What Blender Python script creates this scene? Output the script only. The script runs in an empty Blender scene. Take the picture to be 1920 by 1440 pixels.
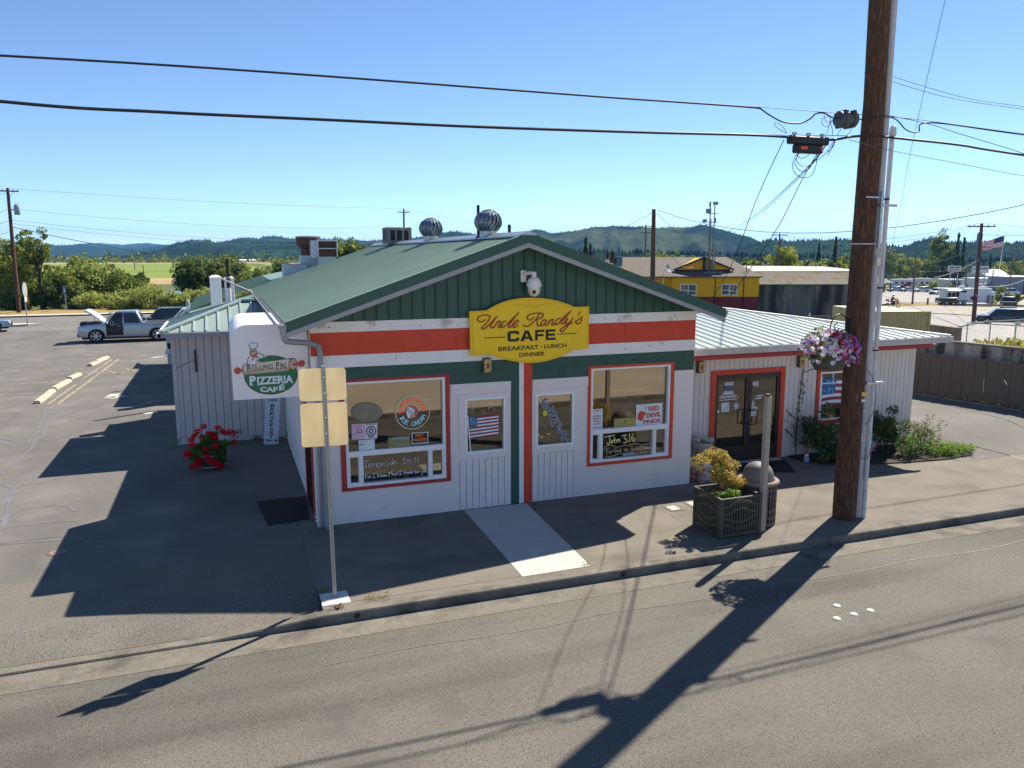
import bpy, math, random
import numpy as np
from mathutils import Vector, Matrix
rad = math.radians
sc = bpy.context.scene
col = sc.collection
random.seed(11)
rng = np.random.default_rng(11)

# ------------------------------------------------------------------ camera, sky, sun
F = 1466.53
CAM = np.array([-1.4576, -14.9334, 5.2])
def _axes(yaw, pitch, roll):
    cy, sy, cp, sp = math.cos(yaw), math.sin(yaw), math.cos(pitch), math.sin(pitch)
    fw = np.array([sy*cp, cy*cp, -sp]); rt = np.array([cy, -sy, 0.]); up = np.cross(rt, fw)
    c, s = math.cos(roll), math.sin(roll)
    return c*rt+s*up, -s*rt+c*up, fw
RT, UP, FW = _axes(rad(20.1015), rad(9.3794), rad(-0.09925))
cam = bpy.data.objects.new('camera', bpy.data.cameras.new('camera'))
col.objects.link(cam)
cam.matrix_world = Matrix(((RT[0], UP[0], -FW[0], CAM[0]), (RT[1], UP[1], -FW[1], CAM[1]), (RT[2], UP[2], -FW[2], CAM[2]), (0, 0, 0, 1)))
cam.data.sensor_width = 36; cam.data.sensor_fit = 'HORIZONTAL'; cam.data.lens = F/1920*36
cam.data.clip_start = 0.1; cam.data.clip_end = 20000
sc.camera = cam

SUND = Vector((0.84, 0.515, 1.0)).normalized()
world = bpy.data.worlds.new('World'); sc.world = world; world.use_nodes = True
wn = world.node_tree.nodes; wl = world.node_tree.links
bg = wn['Background']; sky = wn.new('ShaderNodeTexSky'); sky.sky_type = 'NISHITA'
sky.sun_disc = False; sky.sun_elevation = math.asin(SUND.z); sky.sun_rotation = math.atan2(SUND.x, SUND.y)
sky.altitude = 0; sky.air_density = 0.5; sky.dust_density = 0.0; sky.ozone_density = 0.8
hs = wn.new('ShaderNodeHueSaturation'); hs.inputs['Saturation'].default_value = 1.08
wl.new(sky.outputs[0], hs.inputs['Color']); wl.new(hs.outputs[0], bg.inputs[0]); bg.inputs[1].default_value = 0.103
sun = bpy.data.objects.new('sun', bpy.data.lights.new('sun', 'SUN')); col.objects.link(sun)
sun.data.energy = 5.0; sun.data.angle = rad(0.5); sun.data.color = (1.0, 0.91, 0.77)
sun.rotation_euler = SUND.to_track_quat('Z', 'Y').to_euler()
sc.view_settings.view_transform = 'Standard'; sc.view_settings.look = 'None'
sc.view_settings.exposure = 1.0; sc.view_settings.gamma = 1.0
sc.view_settings.use_curve_mapping = False

# ------------------------------------------------------------------ survey: a point of the photo on a known plane of the place
def ray(px, py): return FW + RT*(px-960)/F - UP*(py-720)/F
def _pl(px, py, ax, v):
    d = ray(px, py); return CAM + d*((v-CAM[ax])/d[ax])
def gz(px, py, z=0.): return _pl(px, py, 2, z)
def fy(px, py, y=0.): return _pl(px, py, 1, y)
def fx(px, py, x=0.): return _pl(px, py, 0, x)
def dp(px, py, d): return CAM + ray(px, py)*d
SL = 0.034
def H(x, y=0): return -min(max(0., x-18)*SL, 24.)
def gh(px, py):
    d = ray(px, py); n = np.array([SL, 0, 1.])
    return CAM + d*((SL*18 - n@CAM)/(n@d))
def onground(px, d):
    p = dp(px, 478, d); return float(p[0]), float(p[1]), H(p[0])

# ------------------------------------------------------------------ materials
MATS = {}
def mat(name, c, rough=0.7, metal=0.0, var=0.12, scale=6.0, fine=0.0, fscale=120., bump=0.0, bscale=60., spec=0.4, coat=0.0, stain=None, emit=0, sv=None, lane=None):
    if name in MATS: return MATS[name]
    m = bpy.data.materials.new(name); m.use_nodes = True
    N, L = m.node_tree.nodes, m.node_tree.links
    b = N['Principled BSDF']
    b.inputs['Roughness'].default_value = rough; b.inputs['Metallic'].default_value = metal
    b.inputs['Specular IOR Level'].default_value = spec; b.inputs['Coat Weight'].default_value = coat
    tc = N.new('ShaderNodeTexCoord'); co = tc.outputs['Object']
    if sv:
        mp = N.new('ShaderNodeMapping'); mp.inputs['Scale'].default_value = sv; L.new(co, mp.inputs[0]); co = mp.outputs[0]
    cur = None
    def noise(s, det=4):
        n = N.new('ShaderNodeTexNoise'); n.inputs['Scale'].default_value = s; n.inputs['Detail'].default_value = det; L.new(co, n.inputs['Vector']); return n
    def mix(a, bcol, fac, kind='MIX'):
        x = N.new('ShaderNodeMix'); x.data_type = 'RGBA'; x.blend_type = kind
        for sock, v in ((x.inputs[6], a), (x.inputs[7], bcol)):
            if isinstance(v, tuple): sock.default_value = (*v[:3], 1)
            else: L.new(v, sock)
        if isinstance(fac, float): x.inputs[0].default_value = fac
        else: L.new(fac, x.inputs[0])
        return x.outputs[2]
    def ramp(src, lo, hi):
        r = N.new('ShaderNodeMapRange'); r.inputs[1].default_value = lo; r.inputs[2].default_value = hi; L.new(src, r.inputs[0]); return r.outputs[0]
    lo = tuple(max(0, v*(1-var)) for v in c); hi = tuple(min(1, v*(1+var)) for v in c)
    cur = mix(lo, hi, ramp(noise(scale).outputs[0], 0.3, 0.7))
    if fine > 0:
        cur = mix(cur, tuple(v*(1-fine) for v in c), ramp(noise(fscale, 2).outputs[0], 0.52, 0.62))
        cur = mix(cur, tuple(min(1, v*(1+fine*1.3)) for v in c), ramp(noise(fscale*1.37, 2).outputs[0], 0.58, 0.7))
    if stain:
        scol, sscale, slo, shi = stain
        cur = mix(cur, scol, ramp(noise(sscale, 8).outputs[0], slo, shi))
    if lane:
        lc_, lsc, llo, lhi = lane; mp2 = N.new('ShaderNodeMapping'); mp2.inputs['Scale'].default_value = lsc; L.new(tc.outputs['Object'], mp2.inputs[0]); n2 = N.new('ShaderNodeTexNoise'); n2.inputs['Scale'].default_value = 1; n2.inputs['Detail'].default_value = 5; L.new(mp2.outputs[0], n2.inputs['Vector'])
        cur = mix(cur, lc_, ramp(n2.outputs[0], llo, lhi), 'MULTIPLY')
    L.new(cur, b.inputs['Base Color'])
    if bump > 0:
        bp = N.new('ShaderNodeBump'); bp.inputs['Strength'].default_value = bump; bp.inputs['Distance'].default_value = 0.02
        L.new(noise(bscale, 6).outputs[0], bp.inputs['Height']); L.new(bp.outputs[0], b.inputs['Normal'])
    if emit:
        b.inputs['Emission Color'].default_value = (*c, 1); b.inputs['Emission Strength'].default_value = emit
    MATS[name] = m
    return m

def glass(name, refl=(0.36, 0.33, 0.275), fac=0.48, tint=(0.76, 0.73, 0.68)):
    if name in MATS: return MATS[name]
    m = bpy.data.materials.new(name); m.use_nodes = True
    N, L = m.node_tree.nodes, m.node_tree.links
    for n in list(N):
        if n.type != 'OUTPUT_MATERIAL': N.remove(n)
    g = N.new('ShaderNodeBsdfGlossy'); g.inputs[0].default_value = (*refl, 1); g.inputs['Roughness'].default_value = 0.01
    t = N.new('ShaderNodeBsdfTransparent'); t.inputs[0].default_value = (*tint, 1)
    n = N.new('ShaderNodeTexNoise'); n.inputs['Scale'].default_value = 1.1
    bp = N.new('ShaderNodeBump'); bp.inputs['Strength'].default_value = 0.02; bp.inputs['Distance'].default_value = 0.02
    L.new(n.outputs[0], bp.inputs['Height']); L.new(bp.outputs[0], g.inputs['Normal'])
    mx = N.new('ShaderNodeMixShader'); mx.inputs[0].default_value = fac
    L.new(t.outputs[0], mx.inputs[1]); L.new(g.outputs[0], mx.inputs[2])
    L.new(mx.outputs[0], N['Material Output'].inputs[0])
    MATS[name] = m
    return m

def leafmat(name, c, var=0.35):
    if name in MATS: return MATS[name]
    m = bpy.data.materials.new(name); m.use_nodes = True
    N, L = m.node_tree.nodes, m.node_tree.links
    b = N['Principled BSDF']; b.inputs['Roughness'].default_value = 0.6; b.inputs['Specular IOR Level'].default_value = 0.25
    g = N.new('ShaderNodeNewGeometry'); r = N.new('ShaderNodeMapRange'); L.new(g.outputs['Random Per Island'], r.inputs[0])
    r.inputs[3].default_value = 1-var; r.inputs[4].default_value = 1+var
    h = N.new('ShaderNodeHueSaturation'); h.inputs['Color'].default_value = (*c, 1); L.new(r.outputs[0], h.inputs['Value'])
    L.new(h.outputs[0], b.inputs['Base Color'])
    tr = N.new('ShaderNodeBsdfTranslucent'); L.new(h.outputs[0], tr.inputs[0])
    mx = N.new('ShaderNodeMixShader'); mx.inputs[0].default_value = 0.35
    L.new(b.outputs[0], mx.inputs[1]); L.new(tr.outputs[0], mx.inputs[2]); L.new(mx.outputs[0], N['Material Output'].inputs[0])
    MATS[name] = m
    return m

# ------------------------------------------------------------------ mesh collector
class MB:
    def __init__(s): s.v = []; s.f = []; s.m = []
    def add(s, vs, fs, mi=0):
        o = len(s.v); s.v += [tuple(map(float, p)) for p in vs]
        s.f += [tuple(o+i for i in f) for f in fs]; s.m += [mi]*len(fs); return s
    def box(s, x0, x1, y0, y1, z0, z1, mi=0):
        vs = [(x, y, z) for x in (x0, x1) for y in (y0, y1) for z in (z0, z1)]
        return s.add(vs, [(0, 1, 3, 2), (4, 6, 7, 5), (0, 4, 5, 1), (2, 3, 7, 6), (0, 2, 6, 4), (1, 5, 7, 3)], mi)
    def bev(s, x0, x1, y0, y1, z0, z1, b=0.02, mi=0):
        pts = []
        for z, k in ((z0, b), (z0+b, 0), (z1-b, 0), (z1, b)):
            for x, y in ((x0+b+k*.4, y0+k), (x1-b-k*.4, y0+k), (x1-k, y0+b+k*.4), (x1-k, y1-b-k*.4), (x1-b-k*.4, y1-k), (x0+b+k*.4, y1-k), (x0+k, y1-b-k*.4), (x0+k, y0+b+k*.4)):
                pts.append((x, y, z))
        fs = [tuple(range(7, -1, -1)), tuple(range(24, 32))]
        for r in range(3):
            for i in range(8):
                j = (i+1) % 8; fs.append((r*8+i, r*8+j, r*8+8+j, r*8+8+i))
        return s.add(pts, fs, mi)
    def obox(s, c, size, M=None, mi=0):
        hx, hy, hz = [k/2 for k in size]; vs = []
        for x in (-hx, hx):
            for y in (-hy, hy):
                for z in (-hz, hz):
                    p = Vector((x, y, z)); p = M @ p if M is not None else p; vs.append((p.x+c[0], p.y+c[1], p.z+c[2]))
        return s.add(vs, [(0, 1, 3, 2), (4, 6, 7, 5), (0, 4, 5, 1), (2, 3, 7, 6), (0, 2, 6, 4), (1, 5, 7, 3)], mi)
    def quad(s, a, b, c, d, mi=0): return s.add([a, b, c, d], [(0, 1, 2, 3)], mi)
    def poly(s, pts, mi=0): return s.add(pts, [tuple(range(len(pts)))], mi)
    def beam(s, a, b, w, h, mi=0, up=(0, 0, 1)):
        a, b = Vector(a), Vector(b); d = (b-a).normalized(); u = Vector(up)
        sd = d.cross(u).normalized() if abs(d.dot(u)) < .99 else Vector((1, 0, 0)); u = sd.cross(d)
        vs = [p+sd*i*w/2+u*j*h/2 for p in (a, b) for i, j in ((-1, -1), (1, -1), (1, 1), (-1, 1))]
        return s.add(vs, [(3, 2, 1, 0), (4, 5, 6, 7), (0, 1, 5, 4), (1, 2, 6, 5), (2, 3, 7, 6), (3, 0, 4, 7)], mi)
    def cyl(s, a, b, r0, r1=None, n=12, mi=0, cap=True):
        r1 = r0 if r1 is None else r1
        return s.tube([a, b], [r0, r1], n, mi, cap)
    def tube(s, pts, r, n=8, mi=0, cap=True):
        pts = [Vector(p) for p in pts]; k = len(pts); rr = r if isinstance(r, (list, tuple)) else [r]*k
        vs = []; prev = None
        for i, p in enumerate(pts):
            d = (pts[min(i+1, k-1)]-pts[max(i-1, 0)])
            d = d.normalized() if d.length > 1e-9 else Vector((0, 0, 1))
            if prev is None:
                u = Vector((0, 0, 1)) if abs(d.z) < .9 else Vector((1, 0, 0)); u = (u-d*u.dot(d)).normalized()
            else:
                u = prev-d*prev.dot(d); u = u.normalized() if u.length > 1e-6 else prev
            prev = u; w = d.cross(u)
            for j in range(n):
                t = 2*math.pi*j/n; vs.append(p+(u*math.cos(t)+w*math.sin(t))*rr[i])
        fs = [(i*n+j, i*n+(j+1) % n, (i+1)*n+(j+1) % n, (i+1)*n+j) for i in range(k-1) for j in range(n)]
        if cap: fs += [tuple(range(n-1, -1, -1)), tuple(range((k-1)*n, k*n))]
        return s.add(vs, fs, mi)
    def lathe(s, prof, c=(0, 0, 0), n=24, mi=0, capb=True, capt=True):
        k = len(prof)
        vs = [(c[0]+r*math.cos(2*math.pi*j/n), c[1]+r*math.sin(2*math.pi*j/n), c[2]+z) for r, z in prof for j in range(n)]
        fs = [(i*n+j, i*n+(j+1) % n, (i+1)*n+(j+1) % n, (i+1)*n+j) for i in range(k-1) for j in range(n)]
        if capb: fs.append(tuple(range(n-1, -1, -1)))
        if capt: fs.append(tuple(range((k-1)*n, k*n)))
        return s.add(vs, fs, mi)
    def prism(s, poly, fn, d0, d1, mi=0):
        n = len(poly); vs = [fn(u, v, d0) for u, v in poly]+[fn(u, v, d1) for u, v in poly]
        fs = [tuple(range(n)), tuple(range(2*n-1, n-1, -1))]+[(i, i+n, (i+1) % n+n, (i+1) % n) for i in range(n)]
        return s.add(vs, fs, mi)
    def ribbon(s, pts, w, fn, mi=0, lift=0.0015, d0=0.0, taper=None):
        P = [np.array(p, float) for p in pts]; k = len(P); lv = []; rv = []
        for i in range(k):
            d = P[min(i+1, k-1)]-P[max(i-1, 0)]; ln = np.hypot(*d); d = d/ln if ln > 1e-9 else np.array([1., 0])
            nrm = np.array([-d[1], d[0]]); q = w/2*(taper(i/(k-1)) if taper else 1.0); dd = d0+lift*i/max(1, k-1)
            lv.append(fn(*(P[i]+nrm*q), dd)); rv.append(fn(*(P[i]-nrm*q), dd))
        vs = lv+rv; s.add(vs, [(i, i+1, k+i+1, k+i) for i in range(k-1)], mi)
        for e, sg in ((0, 1), (k-1, -1)):
            q = w/2*(taper(e/(k-1)) if taper else 1.0); d = P[1]-P[0] if e == 0 else P[k-1]-P[k-2]
            a0 = math.atan2(d[1], d[0])+math.pi/2; dd = d0+lift*e/max(1, k-1)
            arc = [fn(P[e][0]+q*math.cos(a0+sg*math.pi*j/6), P[e][1]+q*math.sin(a0+sg*math.pi*j/6), dd) for j in range(7)]
            s.poly(arc, mi)
        return s
    def build(s, name, mats, parent=None, smooth=False, loc=None):
        me = bpy.data.meshes.new(name); me.from_pydata(s.v, [], s.f)
        ms = mats if isinstance(mats, (list, tuple)) else [mats]
        for m in ms: me.materials.append(m)
        if any(s.m): me.polygons.foreach_set('material_index', s.m)
        if smooth:
            me.polygons.foreach_set('use_smooth', [True]*len(me.polygons))
            try: me.set_sharp_from_angle(angle=rad(38))
            except Exception: pass
        me.update()
        o = bpy.data.objects.new(name, me); col.objects.link(o)
        if parent is not None: o.parent = parent
        if loc is not None: o.location = loc
        return o

def smooth_path(pts, sub=5):
    P = [np.array(p, float) for p in pts]
    if len(P) < 3: return P
    out = []
    for i in range(len(P)-1):
        a, b, c, d = P[max(i-1, 0)], P[i], P[i+1], P[min(i+2, len(P)-1)]
        for t in np.linspace(0, 1, sub, endpoint=False):
            out.append(.5*((2*b)+(-a+c)*t+(2*a-5*b+4*c-d)*t*t+(-a+3*b-3*c+d)*t**3))
    out.append(P[-1]); return out

def tag(o, label, cat, group=None, kind=None):
    o['label'] = label; o['category'] = cat
    if group: o['group'] = group
    if kind: o['kind'] = kind
    return o
def thing(name, label, cat, loc=(0, 0, 0), rz=0.0, group=None):
    o = bpy.data.objects.new(name, None); col.objects.link(o); o.empty_display_size = 0.2
    o.location = tuple(map(float, loc)); o.rotation_euler = (0, 0, rz); return tag(o, label, cat, group)
def struct(o): o['kind'] = 'structure'; return o
def copy_tree(o, loc=None, rz=None, label=None, parent=None):
    c = o.copy(); col.objects.link(c)
    if parent is not None: c.parent = parent
    if loc is not None: c.location = loc
    if rz is not None: c.rotation_euler = (0, 0, rz)
    if label: c['label'] = label
    for ch in list(o.children): copy_tree(ch, parent=c)
    return c

_tx = {}
def text2d(s, bold=0.0, shear=0.0):
    k = (s, bold, shear)
    if k in _tx: return _tx[k]
    cu = bpy.data.curves.new('t', 'FONT'); cu.body = s; cu.size = 1; cu.offset = bold; cu.shear = shear; cu.resolution_u = 3
    cu.dimensions = '2D'; cu.fill_mode = 'FRONT'
    o = bpy.data.objects.new('t', cu); col.objects.link(o)
    dg = bpy.context.evaluated_depsgraph_get(); dg.update()
    me = bpy.data.meshes.new_from_object(o.evaluated_get(dg))
    v = np.array([p.co[:2] for p in me.vertices]); f = [tuple(p.vertices) for p in me.polygons]
    bpy.data.objects.remove(o); bpy.data.curves.remove(cu); bpy.data.meshes.remove(me)
    if len(v):
        mn, mx = v.min(0), v.max(0); v = (v-mn)/(mx-mn)
    _tx[k] = (v, f); return v, f
def put_text(mb, s, fn, u0, v0, u1, v1, mi=0, bold=0.0, shear=0.0, d=0.0, skew=0.0):
    """text s stretched into the box u0..u1, v0..v1 of the flat surface fn(u, v, depth)"""
    v, f = text2d(s, bold, shear)
    mb.add([fn(u0+(u1-u0)*a, v0+(v1-v0)*b+skew*a, d) for a, b in v], f, mi); return mb

def leaf_mesh(name, P, size, mats, mi, parent=None, loc=None, flat=0.0, asp=0.6):
    """many leaf quads: P (n,3) centres, mi (n,) material index"""
    n = len(P); d = rng.normal(size=(n, 3)); d[:, 2] = np.abs(d[:, 2])+flat; d /= np.linalg.norm(d, axis=1)[:, None]
    a = rng.normal(size=(n, 3)); a -= d*(a*d).sum(1)[:, None]; a /= np.linalg.norm(a, axis=1)[:, None]; b = np.cross(d, a)
    s = (size*rng.uniform(.6, 1.25, n))[:, None]; a = a*s*.5; b = b*s*.5*asp
    V = np.stack([P-a, P+b*.9-a*.1, P+a, P-b*.9-a*.1], 1).reshape(-1, 3).astype(np.float32)
    me = bpy.data.meshes.new(name); me.vertices.add(4*n); me.vertices.foreach_set('co', V.ravel())
    me.loops.add(4*n); me.loops.foreach_set('vertex_index', np.arange(4*n, dtype=np.int32))
    me.polygons.add(n); me.polygons.foreach_set('loop_start', np.arange(0, 4*n, 4, dtype=np.int32)); me.polygons.foreach_set('loop_total', np.full(n, 4, np.int32))
    for m in mats: me.materials.append(m)
    me.polygons.foreach_set('material_index', np.asarray(mi, np.int32)); me.update(calc_edges=True)
    o = bpy.data.objects.new(name, me); col.objects.link(o)
    if parent is not None: o.parent = parent
    if loc is not None: o.location = loc
    return o
def clumps(c, r, k, shell=0.45):
    d = rng.normal(size=(k, 3)); d /= np.linalg.norm(d, axis=1)[:, None]
    q = rng.uniform(shell, 1.0, k)[:, None]*rng.uniform(.85, 1.12, k)[:, None]
    return np.array(c)+d*q*np.array(r)
def cloud(C, rr, per):
    k = len(C); d = rng.normal(size=(k*per, 3)); d /= np.linalg.norm(d, axis=1)[:, None]
    r = rng.uniform(0.25, 1, k*per)**0.6
    rr = np.repeat(np.broadcast_to(rr, (k,)), per); return np.repeat(C, per, 0)+d*(r*rr)[:, None]*np.array([1, 1, .8])

# ------------------------------------------------------------------ palette
ASPH = mat('street_asphalt', (.148, .137, .118), .9, var=.12, scale=.5, fine=.48, fscale=62, bump=.4, bscale=70, spec=.2, lane=((.66, .66, .68), (.10, 1.1, 1), .48, .72), stain=((.105, .098, .09), .9, .58, .74))
LOT = mat('lot_asphalt', (.15, .143, .132), .9, var=.14, scale=.35, fine=.25, fscale=60, bump=.35, bscale=60, spec=.2, lane=((.76, .75, .76), (.5, .16, 1), .5, .75), stain=((.19, .175, .165), .8, .5, .7))
APRON = mat('exposed_aggregate', (.162, .150, .128), .9, var=.12, scale=.8, fine=.45, fscale=48, bump=.5, bscale=50, spec=.2, lane=((.75, .75, .75), (.4, .9, 1), .5, .75))
WALK = mat('sidewalk_concrete', (.186, .167, .139), .9, var=.1, scale=1.2, fine=.22, fscale=70, bump=.3, spec=.2, lane=((.72, .72, .72), (.8, 1.0, 1), .5, .72), stain=((.15, .135, .115), 1.1, .55, .72))
KERB = mat('kerb_concrete', (.18, .165, .138), .9, var=.18, scale=3, fine=.3, fscale=50, bump=.5, spec=.2, stain=((.10, .092, .08), 2.2, .52, .68))
NEWC = mat('new_concrete', (.46, .45, .42), .85, var=.08, scale=2.5, fine=.1, fscale=60, bump=.15, stain=((.42, .42, .40), 1.3, .55, .75))
HWY = mat('highway_asphalt', (.17, .165, .162), .9, var=.1, scale=.2, fine=.15, fscale=20, spec=.2)
GRAVEL = mat('gravel', (.30, .28, .24), .95, var=.2, scale=.4, fine=.3, fscale=8, bump=.5, bscale=10)
DRYG = mat('dry_grass', (.30, .23, .10), .95, spec=0.05, var=.3, scale=1.5, fine=.3, fscale=14, bump=.6, bscale=14)
GROUND = mat('meadow', (.10, .125, .04), .95, spec=0.05, var=.35, scale=.02, fine=.2, fscale=3, stain=((.22, .20, .08), .012, .5, .62))
GREENF = mat('green_field', (.17, .235, .05), .95, spec=0.05, var=.18, scale=.03, fine=.25, fscale=.5, stain=((.25, .25, .08), .02, .5, .7), sv=(.3, 1, 1))
TANF = mat('tan_field', (.36, .27, .14), .95, spec=0.05, var=.15, scale=.05, fine=.1, fscale=1)
YLINE = mat('faded_yellow_paint', (.36, .30, .17), .85, var=.15, scale=9, stain=((.18, .165, .14), 5, .46, .58))
WLINE = mat('white_paint_line', (.5, .49, .47), .85, var=.1, scale=9, stain=((.27, .26, .25), 3, .52, .6))
SEAL = mat('crack_sealant', (.155, .145, .15), .6, var=.15, scale=3)
STUCCO = mat('lilac_grey_stucco', (.84, .73, .68), .85, var=.03, scale=1.2, fine=.05, fscale=45, bump=.45, bscale=38, stain=((.70, .62, .60), 2.5, .58, .85))
SIDING = mat('warm_grey_siding', (.74, .66, .60), .8, var=.04, scale=2, sv=(6, 6, .6))
GROOVE = mat('siding_groove', (.10, .10, .11), .9)
LSIDE = mat('grey_siding', (.62, .56, .55), .8, var=.05, scale=2, sv=(6, 6, .6))
WHITE = mat('white_trim_paint', (.88, .83, .79), .6, var=.03, scale=5, stain=((.55, .48, .42), 2.2, .62, .72))
VINYL = mat('white_vinyl', (.88, .85, .83), .4, var=.02)
RED = mat('red_paint', (.66, .07, .03), .65, var=.06, scale=5, bump=.2, bscale=60, stain=((.60, .062, .03), 3, .55, .7))
DRED = mat('dark_red_paint', (.42, .04, .04), .6, var=.06)
GREEN = mat('green_paint', (.035, .095, .07), .6, var=.1, scale=4, bump=.15, stain=((.05, .085, .07), 2, .6, .75))
GMETAL = mat('green_metal', (.018, .085, .062), .45, var=.1, scale=2, sv=(5, 5, .5), spec=.5)
GROOF = mat('sage_roof_metal', (.185, .275, .20), .42, metal=.0, var=.06, scale=1.5, spec=.5, stain=((.20, .26, .21), .8, .58, .75))
TROOF = mat('teal_roof_metal', (.27, .355, .33), .38, var=.06, scale=1.5, spec=.55)
PROOF = mat('pale_roof_metal', (.38, .44, .40), .3, var=.04, scale=1, spec=.6)
GALV = mat('galvanized_steel', (.42, .44, .46), .38, metal=.75, var=.15, scale=8)
DUCT = mat('duct_sheet', (.50, .56, .60), .45, metal=.3, var=.08)
RUST = mat('rusty_brown_metal', (.09, .04, .03), .7, var=.3, scale=6)
BLACK = mat('black_metal', (.012, .012, .013), .5)
BRONZE = mat('bronze_aluminium', (.035, .025, .022), .4, metal=.3, spec=.5)
GUTTER = mat('grey_gutter', (.33, .33, .35), .5, metal=.2, var=.05)
GLASS = glass('tinted_window_glass')
FARGLASS = mat('far_window_glass', (.10, .11, .12), .08, spec=.8, var=.2, scale=2)
DGLASS = mat('car_glass', (.02, .024, .028), .06, spec=.9, var=.1)
YSIGN = mat('yellow_sign_paint', (.96, .60, .006), .45, var=.03, scale=3)
SBLACK = mat('sign_black', (.025, .02, .012), .6)
SRED = mat('sign_brick_red', (.33, .045, .012), .55)
SLINE = mat('sign_fine_line', (.55, .27, .02), .6)
SIGNW = mat('sign_white', (.88, .84, .84), .35, var=.02, scale=2)
SGREEN = mat('sign_green', (.015, .20, .075), .5, var=.1, scale=5)
DOUGH = mat('rolling_pin_tan', (.55, .42, .30), .6, var=.2, scale=6)
DOUGHL = mat('rolling_pin_light', (.75, .68, .58), .6, var=.06)
SBROWN = mat('sign_brown', (.12, .075, .055), .6)
SORANGE = mat('sign_red_handle', (.62, .09, .05), .5)
SKIN = mat('sign_skin', (.72, .48, .38), .6)
PWHITE = mat('chalk_white_paint', (.80, .82, .86), .8)
PYEL = mat('chalk_yellow_paint', (.85, .78, .30), .8)
PPALE = mat('pale_yellow_lettering', (.58, .52, .32), .8)
PBLUE = mat('window_blue_paint', (.02, .15, .36), .7, var=.15, scale=20)
NAVY = mat('window_navy_paint', (.01, .045, .16), .7)
PRED = mat('window_red_paint', (.32, .05, .05), .8, var=.2, scale=30)
PAPER = mat('paper_white', (.74, .76, .76), .8)
PINK = mat('paper_pink', (.72, .48, .58), .8)
INK = mat('paper_ink', (.12, .12, .16), .8)
WOODP = mat('weathered_post_wood', (.42, .33, .26), .85, var=.18, scale=8, sv=(8, 8, .7), stain=((.28, .21, .16), 5, .58, .7))
POLEW = mat('creosote_pole_wood', (.075, .036, .020), .85, var=.5, scale=7, sv=(9, 9, .55), bump=.6, bscale=25, stain=((.26, .12, .055), 7, .57, .70))
GPOLE = mat('grey_pole_wood', (.16, .12, .10), .9, var=.3, scale=5, sv=(8, 8, .6))
PVC = mat('grey_conduit', (.42, .42, .43), .5, var=.06, scale=5)
WIRE = mat('cable_black', (.014, .015, .018), .6)
WIREG = mat('wire_grey', (.10, .13, .17), .6)
SHEET = mat('reflection_tinted_aluminium', (.88, .73, .44), .33, metal=.7, var=.14, scale=2.5, sv=(1, 1, .5))  # bare aluminium with the warm road reflection put into its base colour
FENCE = mat('brown_fence_boards', (.115, .09, .074), .85, var=.28, scale=9, sv=(7, 7, .4), stain=((.09, .07, .058), 6, .58, .72))
OLDC = mat('stained_concrete', (.33, .31, .28), .9, var=.25, scale=2.2, sv=(1.5, 1.5, .35), fine=.2, fscale=14, bump=.3, stain=((.055, .052, .05), 1.6, .44, .62))
OLDC2 = mat('dark_stained_concrete', (.19, .18, .165), .9, var=.35, scale=.9, sv=(1.5, 1.5, .25), fine=.15, fscale=10, bump=.3, stain=((.035, .035, .035), .7, .42, .62))
TIRE = mat('tyre_rubber', (.018, .018, .019), .85)
RIM = mat('alloy_rim', (.45, .46, .48), .3, metal=.8)
BARK = mat('bark', (.07, .055, .042), .9, var=.3, scale=6, sv=(5, 5, 1))
SOIL = mat('soil', (.035, .025, .018), .95, var=.3, scale=12)
L1 = leafmat('leaf_mid', (.15, .205, .035)); L2 = leafmat('leaf_light', (.29, .33, .06)); L3 = leafmat('leaf_dark', (.07, .11, .025))
LW = leafmat('leaf_willow', (.36, .39, .11)); LY = leafmat('leaf_yellow_green', (.34, .34, .055)); LC = leafmat('needle_dark', (.018, .04, .024), .4)
LB = leafmat('leaf_bright', (.17, .33, .035)); LG = leafmat('leaf_geranium', (.07, .19, .04)); LR = leafmat('leaf_rose', (.055, .10, .045))

# ------------------------------------------------------------------ ground, roads, paths
def sheet(name, m, x0, x1, y0, y1, zf, nx=1, ny=1):
    b = MB(); xs = np.linspace(x0, x1, nx+1); ys = np.linspace(y0, y1, ny+1)
    vs = [(x, y, zf(x, y)) for x in xs for y in ys]; k = ny+1
    b.add(vs, [(i*k+j, (i+1)*k+j, (i+1)*k+j+1, i*k+j+1) for i in range(nx) for j in range(ny)])
    return struct(b.build(name, m))
def polysheet(name, m, pts, parent=None):
    o = MB().poly(pts).build(name, m, parent)
    return struct(o) if parent is None else o
b = MB()
xs = [-9000, -3000, -900, -300, -100, 0, 18, 40, 70, 100, 150, 220, 300, 450, 600, 723.9, 1500, 4000, 9000]; ys = [-9000, -900, -200, -60, 0, 60, 120, 300, 900, 3000, 9000]
vs = [(x, y, H(x)-.32) for x in xs for y in ys]; k = len(ys)
b.add(vs, [(i*k+j, (i+1)*k+j, (i+1)*k+j+1, i*k+j+1) for i in range(len(xs)-1) for j in range(k-1)])
struct(b.build('ground', GROUND))
sheet('road', ASPH, -90, 90, -10.2, -4.42, lambda x, y: -.15)
b = MB(); b.box(-90, 90, -10.4, -10.2, -.4, .0); struct(b.build('kerb_opposite', KERB))
sheet('bounce_ground_opposite', mat('pale_bounce_ground', (.52, .455, .36), .9, var=.16, scale=.25, fine=.1, fscale=20, spec=.1), -90, 90, -60, -10.4, lambda x, y: -.004)  # unseen pale ground, added to bounce sunlight onto the shaded front
sheet('gutter_pan', KERB, -90, 90, -4.42, -3.92, lambda x, y: -.146)
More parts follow.
